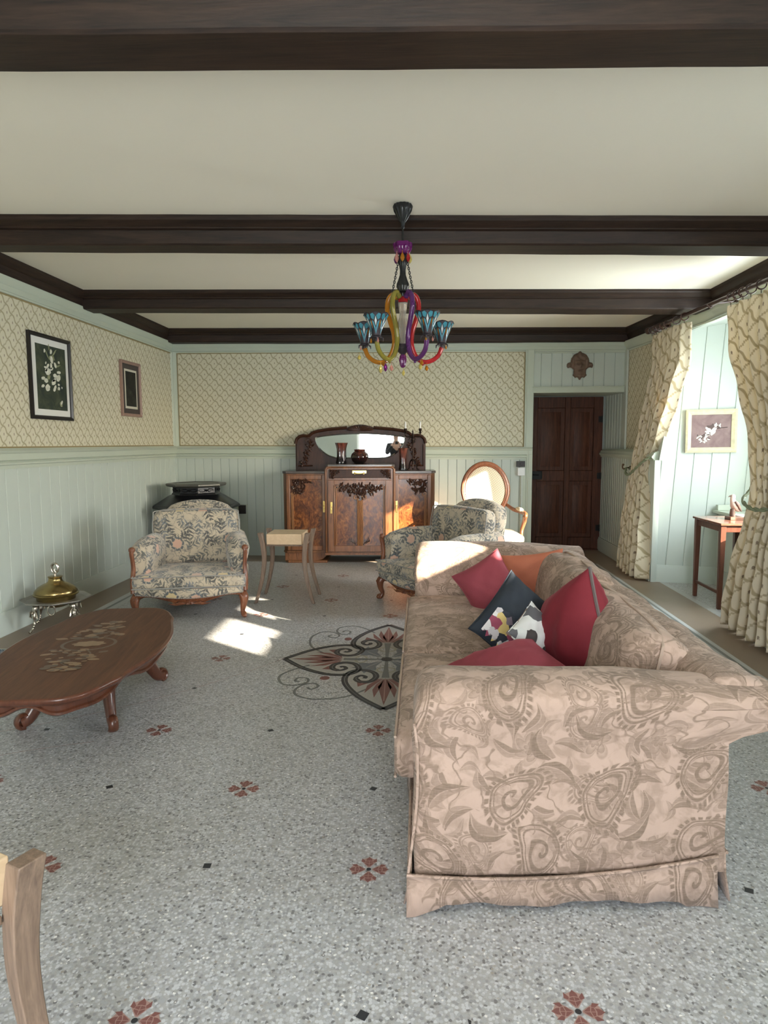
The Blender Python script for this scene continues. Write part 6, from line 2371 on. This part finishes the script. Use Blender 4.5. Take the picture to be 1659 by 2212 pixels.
def tie(label, pts, hook, org):
    r = thing('curtain_tieback', label, 'tieback', org)
    base = catmull(pts, 8)
    for ph in (0, pi):
        mb = MB()
        out = []
        for i, p in enumerate(base):
            a = i * 0.9 + ph
            out.append(p + Vector((0.008 * cos(a), 0.004 * cos(a), 0.008 * sin(a))))
        mb.tube(out, 0.009, 7)
        mb.build('cord', CORD, r, org=org)
    mb = MB()
    h = Vector(hook)
    mb.tube(catmull([h + Vector((0.03, 0, 0)), h, h + Vector((-0.045, 0, -0.012)), h + Vector((-0.06, 0, 0.012)), h + Vector((-0.05, 0.0, 0.03))], 6), 0.008, 8)
    mb.ball(h + Vector((-0.052, 0, 0.034)), 0.014, 8)
    mb.lathe([(0.022, 0), (0.022, 0.006), (0.012, 0.012)], 12, T=Matrix.Translation(h + Vector((0.03, 0, 0))) @ Matrix.Rotation(-pi / 2, 4, 'Y'))
    mb.build('hook', HOOK, r, org=org)


tie('twisted cord tieback round the far curtain, hooked to the panelling', [(2.33, 7.80, 1.155), (2.275, 7.62, 1.10), (2.262, 7.45, 1.10), (2.272, 7.25, 1.18), (2.32, 7.08, 1.275), (2.40, 7.10, 1.28), (2.42, 7.3, 1.20), (2.40, 7.55, 1.14), (2.36, 7.78, 1.15)], (2.355, 7.83, 1.155), Vector((2.33, 7.80, 1.155)))
tie('twisted green cord tieback round the near curtain', [(2.44, 5.02, 1.22), (2.38, 4.985, 1.10), (2.30, 4.92, 1.03), (2.285, 4.75, 0.985), (2.30, 4.55, 1.0), (2.36, 4.40, 1.02), (2.45, 4.42, 1.06), (2.47, 4.7, 1.10), (2.46, 4.95, 1.18), (2.45, 5.03, 1.22)], (2.40, 4.38, 1.03), Vector((2.44, 5.02, 1.22)))

# ------------------------------------------------------------------ pictures on the left wall
BLACKF = plain('black_frame', (0.012, 0.009, 0.009), 0.3)
MATW = plain('white_mount', (0.72, 0.72, 0.69), 0.8)
PINKF = plain('worn_pink_brown_frame', (0.30, 0.19, 0.15), 0.45, noise=0.2, nscale=30)
MATB = plain('dark_brown_mount', (0.060, 0.048, 0.042), 0.8)
CREAMM = plain('cream_inner_mount', (0.58, 0.55, 0.45), 0.8)


def m_print2(name, a, b, c, sc_=7):
    M = Mat(name, 0.7, 0, 0.2)
    v = M.coord('Object')
    f = M.noise(v, sc_, 6, 0.65, 0.6)
    M.color(M.ramp(f, [(0.3, a), (0.52, b), (0.75, c)]))
    return M.m


DARKGREEN = m_print2('dark_green_ink', (0.022, 0.032, 0.034), (0.050, 0.062, 0.042), (0.105, 0.12, 0.07))
PETALW = m_print2('petal_white_ink', (0.50, 0.50, 0.40), (0.66, 0.66, 0.56), (0.74, 0.74, 0.66), 20)
PETALG = m_print2('petal_green_ink', (0.15, 0.17, 0.10), (0.24, 0.26, 0.15), (0.36, 0.37, 0.25), 20)


def picture(name, label, y0, y1, z0, z1, fw, fmat, mats_, depth=0.025):
    """framed picture on the left wall; mats_ = [(inset, material, name)]"""
    org = Vector((XL, (y0 + y1) / 2, (z0 + z1) / 2))
    r = thing(name, label, 'picture', org)
    mb = MB()
    xa = XL + 0.002
    rings = []
    for k, xx in ((0, xa), (0, xa + depth), (fw * 0.5, xa + depth + 0.004), (fw, xa + depth * 0.7), (fw, xa + 0.004)):
        rings.append([(xx, y0 + k, z0 + k), (xx, y1 - k, z0 + k), (xx, y1 - k, z1 - k), (xx, y0 + k, z1 - k)])
    mb.loft(rings, True, False)
    mb.build('frame', fmat, r, smooth=0, org=org)
    for i, (k, m_, nm) in enumerate(mats_):
        mb = MB()
        xx = xa + 0.008 + 0.001 * i
        k0, k1, k2, k3 = k if isinstance(k, tuple) else (k, k, k, k)
        mb.box(xa, xx, y0 + k0, y1 - k1, z0 + k2, z1 - k3)
        mb.build(nm, m_, r, smooth=0, org=org)
    return r, org


pr, po = picture('framed_print', 'large black-framed botanical print of white flowers on the left wall', 5.305, 5.945, 1.655, 2.362, 0.032, BLACKF, [(0.028, MATW, 'mount'), ((0.105, 0.075, 0.085, 0.085), DARKGREEN, 'print')])
mb = MB()
IY0, IY1, IZ0, IZ1 = 5.41, 5.87, 1.74, 2.277
xx = XL + 0.0115
random.seed(5)
for x, y, rx, ry, an, m_ in [(330, 380, 10, 22, .2, 0), (415, 400, 14, 32, .1, 0), (420, 510, 20, 40, -.1, 0), (400, 480, 16, 30, .5, 1), (440, 480, 14, 36, -.5, 1), (340, 545, 8, 16, .3, 0), (362, 590, 14, 36, .4, 0), (330, 603, 16, 13, 0, 0), (408, 590, 14, 36, 0, 0), (465, 585, 16, 32, -.2, 0), (515, 550, 13, 16, 0, 0), (415, 630, 14, 24, .7, 0),
                             (365, 665, 34, 42, .7, 0), (340, 640, 14, 16, 0, 0), (510, 682, 30, 18, -.1, 0), (455, 722, 26, 26, .3, 0), (500, 760, 28, 44, .4, 0), (295, 750, 26, 18, -.4, 0), (335, 785, 26, 26, 0, 0), (442, 778, 12, 34, .8, 0), (432, 812, 26, 38, .5, 0), (288, 856, 24, 16, -.5, 0), (350, 880, 30, 42, .2, 0), (445, 892, 16, 44, .4, 0), (500, 846, 14, 13, 0, 0), (498, 896, 17, 22, .3, 0), (542, 888, 9, 12, 0, 0),
                             (530, 1085, 12, 26, .4, 0), (520, 1110, 18, 30, -.2, 1), (370, 740, 20, 34, .4, 1), (320, 770, 9, 11, 0, 1), (500, 600, 40, 10, -.5, 1), (360, 430, 50, 8, 1.2, 1), (460, 420, 60, 8, -1.0, 1), (390, 340, 40, 7, 1.5, 1)]:
    u = (x - 215) / 395
    v = (y - 265 - 125 * u) / (900 - 90 * u)
    Y_, Z_ = lerp(IY0, IY1, u), lerp(IZ1, IZ0, v)
    k = (IY1 - IY0) / 395
    P = []
    for q in range(14):
        t = 2 * pi * q / 14
        j = 1 + random.uniform(-0.14, 0.14)
        a, b = rx * cos(t) * j, ry * sin(t) * j
        P.append((xx + (0.0004 if m_ == 0 else 0), Y_ + (a * cos(an) - b * sin(an)) * k, Z_ - (a * sin(an) + b * cos(an)) * k * 0.62))
    mb.add(P, [tuple(range(14))], m_)
mb.build('flowers', [PETALW, PETALG], pr, smooth=0, org=po)
picture('framed_print', 'smaller dark print in a pinkish brown frame, nearer the corner on the left wall', 6.955, 7.445, 1.742, 2.332, 0.032, PINKF, [(0.028, MATB, 'mount'), ((0.10, 0.085, 0.085, 0.085), CREAMM, 'inner_mount'), ((0.125, 0.11, 0.11, 0.108), m_print2('murky_print', (0.010, 0.011, 0.009), (0.024, 0.024, 0.019), (0.075, 0.072, 0.05), 6), 'print')])

# ------------------------------------------------------------------ picture in the alcove
AV = Vector((AF1[0] - AF0[0], AF1[1] - AF0[1], 0)).normalized()
ANV = Vector((AN.x, AN.y, 0)).normalized()
if ANV.y > 0:
    ANV = -ANV
wallp = lambda x: Vector((x, AF0[1] + (x - AF0[0]) * AV.y / AV.x, 0))
ap_o = wallp(2.885) + Vector((0, 0, 1.555))
T = Matrix(((AV.x, ANV.x, 0, ap_o.x), (AV.y, ANV.y, 0, ap_o.y), (0, 0, 1, ap_o.z), (0, 0, 0, 1))) @ Matrix.Rotation(-0.012, 4, 'Y')
GOLDF = plain('pale_gilt_frame', (0.50, 0.46, 0.30), 0.5, noise=0.3, nscale=25)
MAUVE = m_print2('mauve_silk', (0.16, 0.105, 0.105), (0.21, 0.145, 0.14), (0.26, 0.19, 0.18), 9)
BRANCH = plain('brown_branch_ink', (0.055, 0.035, 0.03), 0.8)
apn = thing('framed_print', 'pale-framed mauve print of a white blossom branch on the alcove panelling', 'picture', ap_o)
loc = [T @ Vector((0, 0, 0))]
def alc(mb, name, mats_, par=apn):
    return mb.build(name, mats_, par, smooth=0, org=ap_o)


mb = MB()
rings = []
for k, yy in ((0, 0.004), (0, 0.022), (0.02, 0.028), (0.052, 0.020), (0.052, 0.006)):
    rings.append([T @ Vector((x, yy, z)) for x, z in ((-0.235 + k, -0.215 + k), (0.235 - k, -0.215 + k), (0.235 - k, 0.215 - k), (-0.235 + k, 0.215 - k))])
mb.loft(rings, True, False)
alc(mb, 'frame', GOLDF)
mb = MB()
mb.box(-0.188, 0.188, 0.004, 0.012, -0.168, 0.168, 0, T)
alc(mb, 'print', MAUVE)
mb = MB()
random.seed(3)
for (a, b) in (((-0.10, -0.06), (0.0, 0.01)), ((0.0, 0.01), (0.09, 0.03)), ((0.09, 0.03), (0.15, 0.035)), ((0.0, 0.01), (0.04, 0.08)), ((-0.04, -0.02), (-0.10, -0.09))):
    d = (Vector((b[0] - a[0], 0, b[1] - a[1]))).normalized()
    q = Vector((-d.z, 0, d.x)) * 0.004
    A, B = Vector((a[0], 0.0128, a[1])), Vector((b[0], 0.0128, b[1]))
    mb.add([A - q, B - q, B + q, A + q], [(0, 1, 2, 3)], 1, T)
for i in range(46):
    if i < 12:
        cx, cz, r = -0.01 + random.uniform(-0.045, 0.045), 0.015 + random.uniform(-0.04, 0.045), 0.026
    elif i < 34:
        cx, cz, r = -0.07 + random.uniform(-0.055, 0.06), -0.07 + random.uniform(-0.04, 0.035), 0.015
    else:
        cx, cz, r = 0.055 + random.uniform(-0.035, 0.035), 0.065 + random.uniform(-0.03, 0.03), 0.013
    an = random.uniform(0, 6.3)
    P = [Vector((cx + r * (cos(t) * cos(an) - 0.45 * sin(t) * sin(an)), 0.0132 + 0.0001 * i, cz + r * (cos(t) * sin(an) + 0.45 * sin(t) * cos(an)))) for t in [2 * pi * q / 9 for q in range(9)]]
    mb.add(P, [tuple(range(9))], 0 if random.random() < 0.72 else 2, T)
alc(mb, 'blossom', [PETALW, BRANCH, plain('dusky_leaf_ink', (0.09, 0.06, 0.055), 0.8)])

# ------------------------------------------------------------------ terracotta mask over the door
TERRA = plain('brown_terracotta', (0.15, 0.095, 0.065), 0.7, noise=0.35, nscale=18, bump=0.4, bscale=50)
MK = Vector((1.93, YB - 0.006, 2.385))
OUT = [(0.0, 0.178), (0.035, 0.150), (0.075, 0.130), (0.105, 0.085), (0.115, 0.040), (0.150, 0.030), (0.162, 0.0), (0.150, -0.030), (0.112, -0.022), (0.078, -0.050), (0.075, -0.095), (0.086, -0.118), (0.055, -0.150), (0.03, -0.140), (0.0, -0.180)]
OUT = OUT + [(-a, b) for a, b in OUT[-2:0:-1]]


def inside(x, z):
    c_ = False
    n = len(OUT)
    for i in range(n):
        x1, z1 = OUT[i]
        x2, z2 = OUT[i - 1]
        if (z1 > z) != (z2 > z) and x < (x2 - x1) * (z - z1) / (z2 - z1) + x1:
            c_ = not c_
    return c_


def edge_d(x, z):
    best = 9
    n = len(OUT)
    for i in range(n):
        a, b = Vector((*OUT[i], 0)), Vector((*OUT[i - 1], 0))
        t = max(0, min(1, (Vector((x, z, 0)) - a).dot(b - a) / (b - a).length_squared))
        best = min(best, (Vector((x, z, 0)) - a.lerp(b, t)).length)
    return best


def relief(x, z):
    g = lambda cx, cz, sx, sz, h: h * exp(-((abs(x) - cx) / sx) ** 2 - ((z - cz) / sz) ** 2)
    h = min(1, edge_d(x, z) / 0.016) ** 0.6 * 0.022 if inside(x, z) else -0.01
    h += g(0, -0.01, 0.070, 0.085, 0.030) + g(0, 0.005, 0.014, 0.032, 0.028) + g(0.030, 0.045, 0.026, 0.010, 0.014) - g(0.030, 0.022, 0.016, 0.012, 0.016)
    h += g(0, -0.050, 0.028, 0.008, 0.010) - g(0, -0.066, 0.022, 0.006, 0.012) + g(0, -0.080, 0.022, 0.009, 0.009) + g(0, -0.125, 0.035, 0.03, 0.014)
    h += g(0.055, 0.095, 0.03, 0.03, 0.022) + g(0, 0.125, 0.022, 0.03, 0.02) + g(0.13, 0.0, 0.022, 0.02, 0.020) + g(0.085, 0.03, 0.012, 0.05, 0.014)
    h += 0.004 * sin(90 * x) * sin(70 * z) * (z > 0.06)
    return h


mb = MB()
NX, NZ = 66, 74
vi = {}
V, F = [], []
for i in range(NX + 1):
    for j in range(NZ + 1):
        x, z = -0.170 + 0.34 * i / NX, -0.185 + 0.37 * j / NZ
        if inside(x, z) or edge_d(x, z) < 0.004:
            vi[i, j] = len(V)
            V.append((x, -max(0.0, relief(x, z)), z))
for i in range(NX):
    for j in range(NZ):
        k = [(i, j), (i + 1, j), (i + 1, j + 1), (i, j + 1)]
        if all(q in vi for q in k):
            F.append(tuple(vi[q] for q in k))
mb.add(V, F)
o = mb.build('wall_mask', TERRA, None, smooth=60)
o.location = MK
sm = o.modifiers.new('thick', 'SOLIDIFY')
sm.thickness = 0.005
sm.offset = -1
tag(o, 'brown terracotta mask on the boarding above the door', 'mask')

# ------------------------------------------------------------------ small table and bird figure in the alcove
AT = Vector((2.75, 6.11, 0))
at = thing('occasional_table', 'small dark red wooden table standing in the window alcove', 'table', AT)
TBW = wood('red_brown_table', (0.055, 0.017, 0.010), (0.14, 0.050, 0.030), 0.3, (12, 12, 1.2), 2)
TBT = wood('red_brown_table_top', (0.11, 0.040, 0.026), (0.22, 0.095, 0.062), 0.16, (2, 12, 12), 2, 1.0, 0.0, 0.5, 0.4)
mb = MB()
mb.box(-0.21, 0.215, -0.31, 0.29, 0.735, 0.755)
mb.build('tabletop', TBT, at, bevel=0.004)
mb = MB()
mb.box(-0.18, 0.19, -0.275, 0.255, 0.675, 0.735)
mb.build('apron', TBW, at, bevel=0.003)
for sx in (-0.175, 0.18):
    for sy in (-0.265, 0.25):
        mb = MB()
        mb.loft([[(sx + a * w_, sy + b * w_, z) for a, b in ((-1, -1), (1, -1), (1, 1), (-1, 1))] for z, w_ in ((0.0, 0.016), (0.66, 0.023), (0.735, 0.023))])
        mb.build('leg', TBW, at, bevel=0.003)
    mb = MB()
    mb.box(sx - 0.010, sx + 0.010, -0.255, 0.245, 0.130, 0.155)
    mb.build('stretcher', TBW, at, bevel=0.003)
BI = Vector((2.79, 6.12, 0.755))
bi = thing('bird_figurine', 'pale carved bird figure on a wooden block, on the alcove table', 'figurine', BI)
mb = MB()
mb.box(-0.055, 0.06, -0.06, 0.06, 0, 0.028)
mb.build('base', wood('figure_block', (0.10, 0.045, 0.03), (0.20, 0.10, 0.06), 0.4), bi, bevel=0.003)
PORC = plain('pink_white_glaze', (0.62, 0.50, 0.46), 0.2, noise=0.25, nscale=12)
FBROWN = plain('brown_plumage', (0.13, 0.075, 0.06), 0.3, noise=0.3, nscale=20)
mb = MB()
mb.tube(catmull([(-0.012, 0, 0.026), (-0.015, 0, 0.06), (-0.012, 0, 0.095)], 5), [0.026 - 0.0005 * i for i in range(11)], 12)
mb.build('perch', FBROWN, bi)
mb = MB()
cv = catmull([(0.045, 0, 0.075), (0.020, 0, 0.105), (-0.005, 0, 0.14), (-0.018, 0, 0.175), (-0.016, 0, 0.205), (-0.014, 0, 0.225)], 6)
rad = [0.010, 0.022, 0.034, 0.040, 0.036, 0.026, 0.022, 0.021, 0.022, 0.019, 0.010]
mb.tube(cv, [rad[min(10, int(i / (len(cv) - 1) * 10))] * (1 - (i / (len(cv) - 1) * 10) % 1) + rad[min(10, int(i / (len(cv) - 1) * 10) + 1)] * ((i / (len(cv) - 1) * 10) % 1) for i in range(len(cv))], 14)
bb = mb.build('body', PORC, bi, smooth=70)
mb = MB()
mb.tube([(-0.030, 0, 0.212), (-0.048, 0, 0.208), (-0.058, 0, 0.200)], [0.008, 0.005, 0.001], 8)
mb.build('beak', FBROWN, bb)
for s_ in (-1, 1):
    mb = MB()
    mb.tube([(-0.008, s_ * 0.028, 0.165), (0.012, s_ * 0.036, 0.135), (0.035, s_ * 0.026, 0.10), (0.060, s_ * 0.010, 0.072)], [0.008, 0.016, 0.013, 0.003], 8)
    mb.build('wing', FBROWN, bb)

# ------------------------------------------------------------------ sockets, switch and conduit
PLASTW = plain('white_plastic', (0.72, 0.74, 0.74), 0.4)
PLASTB = plain('dark_brown_plastic', (0.025, 0.020, 0.018), 0.35)
sw = thing('wall_switch', 'dark switch above a white junction box with conduit, beside the door', 'switch', (1.235, YB, 1.09))
mb = MB()
mb.box(-0.06, 0.045, -0.050, -0.016, 0.055, 0.125)
mb.box(-0.02, 0.01, -0.056, -0.050, 0.075, 0.105)
mb.build('switch_plate', PLASTB, sw, bevel=0.004)
mb = MB()
mb.box(-0.045, 0.045, -0.055, -0.016, -0.055, 0.045)
mb.build('junction_box', PLASTW, sw, bevel=0.004)
mb = MB()
mb.box(0.0, 0.018, -0.034, -0.016, -0.90, -0.055)
for z in (-0.3, -0.6):
    mb.box(-0.006, 0.024, -0.036, -0.016, z - 0.01, z + 0.01)
mb.build('conduit', plain('painted_conduit', SAGE, 0.45), sw, bevel=0.002)
sk = thing('wall_socket', 'dark socket on the back wall behind the left tapestry armchair', 'socket', (-2.315, YB, 0.60))
mb = MB()
mb.box(-0.045, 0.045, -0.040, -0.006, -0.055, 0.055)
for s_ in (-1, 1):
    mb.lathe([(0.012, 0), (0.012, 0.004), (0.004, 0.004)], 12, T=Matrix.Translation((0.0, -0.040, s_ * 0.022)) @ Matrix.Rotation(pi / 2, 4, 'X'))
mb.build('socket_plate', PLASTB, sk, bevel=0.004)
mb = MB()
mb.box(-0.065, 0.065, -0.010, 0.0, -0.60 + 0.18, 0.065)
mb.build('backing_board', PAINT_YELLOW_LIT, sk, bevel=0.002)

# ------------------------------------------------------------------ blue rug showing at the left edge
def m_rug():
    M = Mat('blue_rug', 0.95, 0, 0.1)
    u, v, _ = M.xyz(M.coord('UV'))
    t = M.voronoi(M.vec(u, v), 16.0, 0.7)
    f = S(t.outputs['Distance'])
    rings = (f * 4.0).fract().gt(0.5)
    M.color(M.mix(rings, (0.06, 0.09, 0.14), (0.36, 0.42, 0.47)))
    M.bump(M.noise(M.coord('UV'), 300, 2), 0.5, 0.004)
    return M.m


rg = thing('rug', 'blue and grey patterned rug by the left wall, only its corner in the photo', 'rug', (-3.02, 3.6, 0.001))
mb = MB()
soft_box(mb, -0.13, 0.15, -0.82, 0.82, 0.0, 0.012, 0.005, n=10)
weld(mb.build('pile', m_rug(), rg))
mb = MB()
for y0, y1 in ((0.82, 0.85), (-0.85, -0.82)):
    mb.box(-0.13, 0.15, y0, y1, 0.0, 0.006)
mb.build('fringe', plain('pale_fringe', (0.50, 0.50, 0.47), 0.9), rg)

# ------------------------------------------------------------------ the person holding a phone, seen only in the sideboard mirror
SKIN = plain('skin', (0.50, 0.30, 0.22), 0.5)
BLACKC = plain('black_clothing', (0.012, 0.012, 0.014), 0.85)
HAIR = plain('dark_hair', (0.03, 0.02, 0.015), 0.6)
PHONE = plain('black_phone', (0.01, 0.01, 0.012), 0.2)
PX, PY = 0.03, -0.42


def skin_mesh(name, joints, bones, mat_, parent=None, sub=2, root=0):
    """continuous body surface grown round a skeleton; joints = [(point, radius)]"""
    me = bpy.data.meshes.new(name)
    me.from_pydata([tuple(p) for p, r in joints], bones, [])
    ob = bpy.data.objects.new(name, me)
    COL.objects.link(ob)
    if parent:
        ob.parent = parent
    sk = ob.modifiers.new('skin', 'SKIN')
    for i, (p, r) in enumerate(joints):
        d = me.skin_vertices[0].data[i]
        d.radius = r if isinstance(r, tuple) else (r, r)
        d.use_root = (i == root)
    sk.use_smooth_shade = True
    sb_ = ob.modifiers.new('sub', 'SUBSURF')
    sb_.levels = sb_.render_levels = sub
    me.materials.append(mat_)
    return ob


J = [((0, 0, 0.93), (0.15, 0.105)), ((0, 0, 1.12), (0.14, 0.10)), ((0, 0, 1.32), (0.165, 0.105)), ((0, 0.0, 1.42), (0.09, 0.08)), ((0, 0.01, 1.50), 0.052), ((0, 0.02, 1.57), (0.068, 0.08)), ((0, 0.025, 1.66), (0.076, 0.092)), ((0, 0.015, 1.735), (0.05, 0.062))]
B = [(0, 1), (1, 2), (2, 3), (3, 4), (4, 5), (5, 6), (6, 7)]
for s_ in (-1, 1):
    k = len(J)
    J += [((s_ * 0.09, 0, 0.82), 0.088), ((s_ * 0.10, 0.02, 0.50), 0.058), ((s_ * 0.10, -0.02, 0.28), 0.050), ((s_ * 0.105, -0.03, 0.075), 0.034), ((s_ * 0.115, 0.06, 0.035), (0.042, 0.03)), ((s_ * 0.12, 0.14, 0.022), (0.038, 0.02))]
    B += [(0, k), (k, k + 1), (k + 1, k + 2), (k + 2, k + 3), (k + 3, k + 4), (k + 4, k + 5)]
    k = len(J)
    J += [((s_ * 0.19, -0.01, 1.385), 0.060), ((s_ * 0.235, 0.06, 1.17), 0.044), ((s_ * 0.15, 0.22, 1.30), 0.034), ((s_ * 0.085, 0.315, 1.405), 0.025), ((s_ * 0.072, 0.345, 1.44), (0.03, 0.016))]
    B += [(2, k), (k, k + 1), (k + 1, k + 2), (k + 2, k + 3), (k + 3, k + 4)]
pe = skin_mesh('person', [((x + PX, y + PY, z), r) for (x, y, z), r in J], B, SKIN)
tag(pe, 'person in black clothes holding up a phone, reflected in the sideboard mirror', 'person')
# clothing follows the body: jumper with sleeves, trousers, shoes
JC = [J[0], J[1], J[2], J[3]]
JC = [((p[0], p[1], p[2]), tuple(q + 0.014 for q in r)) for p, r in JC]
JC[3] = ((0, 0, 1.435), (0.075, 0.07))
BC = [(0, 1), (1, 2), (2, 3)]
for s_ in (-1, 1):
    k = len(JC)
    JC += [((s_ * 0.19, -0.01, 1.385), 0.074), ((s_ * 0.235, 0.06, 1.17), 0.058), ((s_ * 0.15, 0.22, 1.30), 0.048), ((s_ * 0.10, 0.295, 1.383), 0.036)]
    BC += [(2, k), (k, k + 1), (k + 1, k + 2), (k + 2, k + 3)]
skin_mesh('jumper', [((x + PX, y + PY, z), r) for (x, y, z), r in JC], BC, BLACKC, pe)
JT = [((0, 0, 0.98), (0.158, 0.115)), ((0, 0, 0.90), (0.165, 0.118))]
BT = [(0, 1)]
for s_ in (-1, 1):
    k = len(JT)
    JT += [((s_ * 0.09, 0, 0.80), 0.100), ((s_ * 0.10, 0.02, 0.50), 0.073), ((s_ * 0.10, -0.02, 0.28), 0.065), ((s_ * 0.105, -0.025, 0.09), 0.058)]
    BT += [(1, k), (k, k + 1), (k + 1, k + 2), (k + 2, k + 3)]
skin_mesh('trousers', [((x + PX, y + PY, z), r) for (x, y, z), r in JT], BT, BLACKC, pe)
for s_ in (-1, 1):
    mb = MB()
    soft_box(mb, PX + s_ * 0.115 - 0.048, PX + s_ * 0.115 + 0.048, PY - 0.09, PY + 0.18, 0.0, 0.085, 0.04, n=8)
    weld(mb.build('shoe', BLACKC, pe, smooth=80))
    # five separate fingers curled round the phone
    for i, (dz, L) in enumerate(((0.030, 0.060), (0.010, 0.068), (-0.010, 0.064), (-0.030, 0.052))):
        mb = MB()
        a = Vector((PX + s_ * 0.072, PY + 0.352, 1.445 + dz))
        mb.tube(catmull([a, a + Vector((-s_ * 0.002, L * 0.55, 0.004)), a + Vector((-s_ * 0.018, L * 0.85, 0.004)), a + Vector((-s_ * 0.036, L * 0.80, 0.002))], 5), [0.0095 - 0.0002 * q for q in range(16)], 8)
        mb.build('finger', SKIN, pe)
    mb = MB()
    a = Vector((PX + s_ * 0.066, PY + 0.338, 1.425))
    mb.tube(catmull([a, a + Vector((-s_ * 0.018, 0.020, -0.004)), a + Vector((-s_ * 0.036, 0.030, 0.012))], 5), [0.011 - 0.0003 * q for q in range(11)], 8)
    mb.build('thumb', SKIN, pe)
    mb = MB()
    mb.ball((PX + s_ * 0.079, PY + 0.01, 1.645), 0.022, 10, 0, 1.4, 0.4, 0.8)
    mb.build('ear', SKIN, pe)
    mb = MB()
    mb.ball((PX + s_ * 0.030, PY + 0.108, 1.662), 0.010, 10)
    mb.build('eye', PHONE, pe)
mb = MB()
mb.tube([(PX, PY + 0.110, 1.668), (PX, PY + 0.124, 1.640), (PX, PY + 0.130, 1.622), (PX, PY + 0.112, 1.614)], [0.009, 0.011, 0.014, 0.006], 8)
mb.build('nose', SKIN, pe)
mb = MB()
mb.tube([(PX - 0.024, PY + 0.100, 1.585), (PX, PY + 0.110, 1.583), (PX + 0.024, PY + 0.100, 1.585)], [0.003, 0.007, 0.003], 8)
mb.build('mouth', plain('lips', (0.32, 0.12, 0.10), 0.5), pe)
mb = MB()
mb.ball((PX, PY - 0.008, 1.695), 0.100, 20, 0, 0.88, 0.90, 1.02)
mb.build('hair', HAIR, pe)
ph_ = MB()
ph_.box(-0.076, 0.076, -0.004, 0.004, -0.037, 0.037)
ph_.lathe([(0.014, 0), (0.014, 0.003), (0.010, 0.004)], 14, T=Matrix.Translation((0.05, 0.004, 0.015)) @ Matrix.Rotation(-pi / 2, 4, 'X'))
po_ = ph_.build('phone', PHONE, None, bevel=0.003)
po_.location = (PX - 0.01, PY + 0.372, 1.445)
tag(po_, 'black phone held up by the person in black', 'phone')
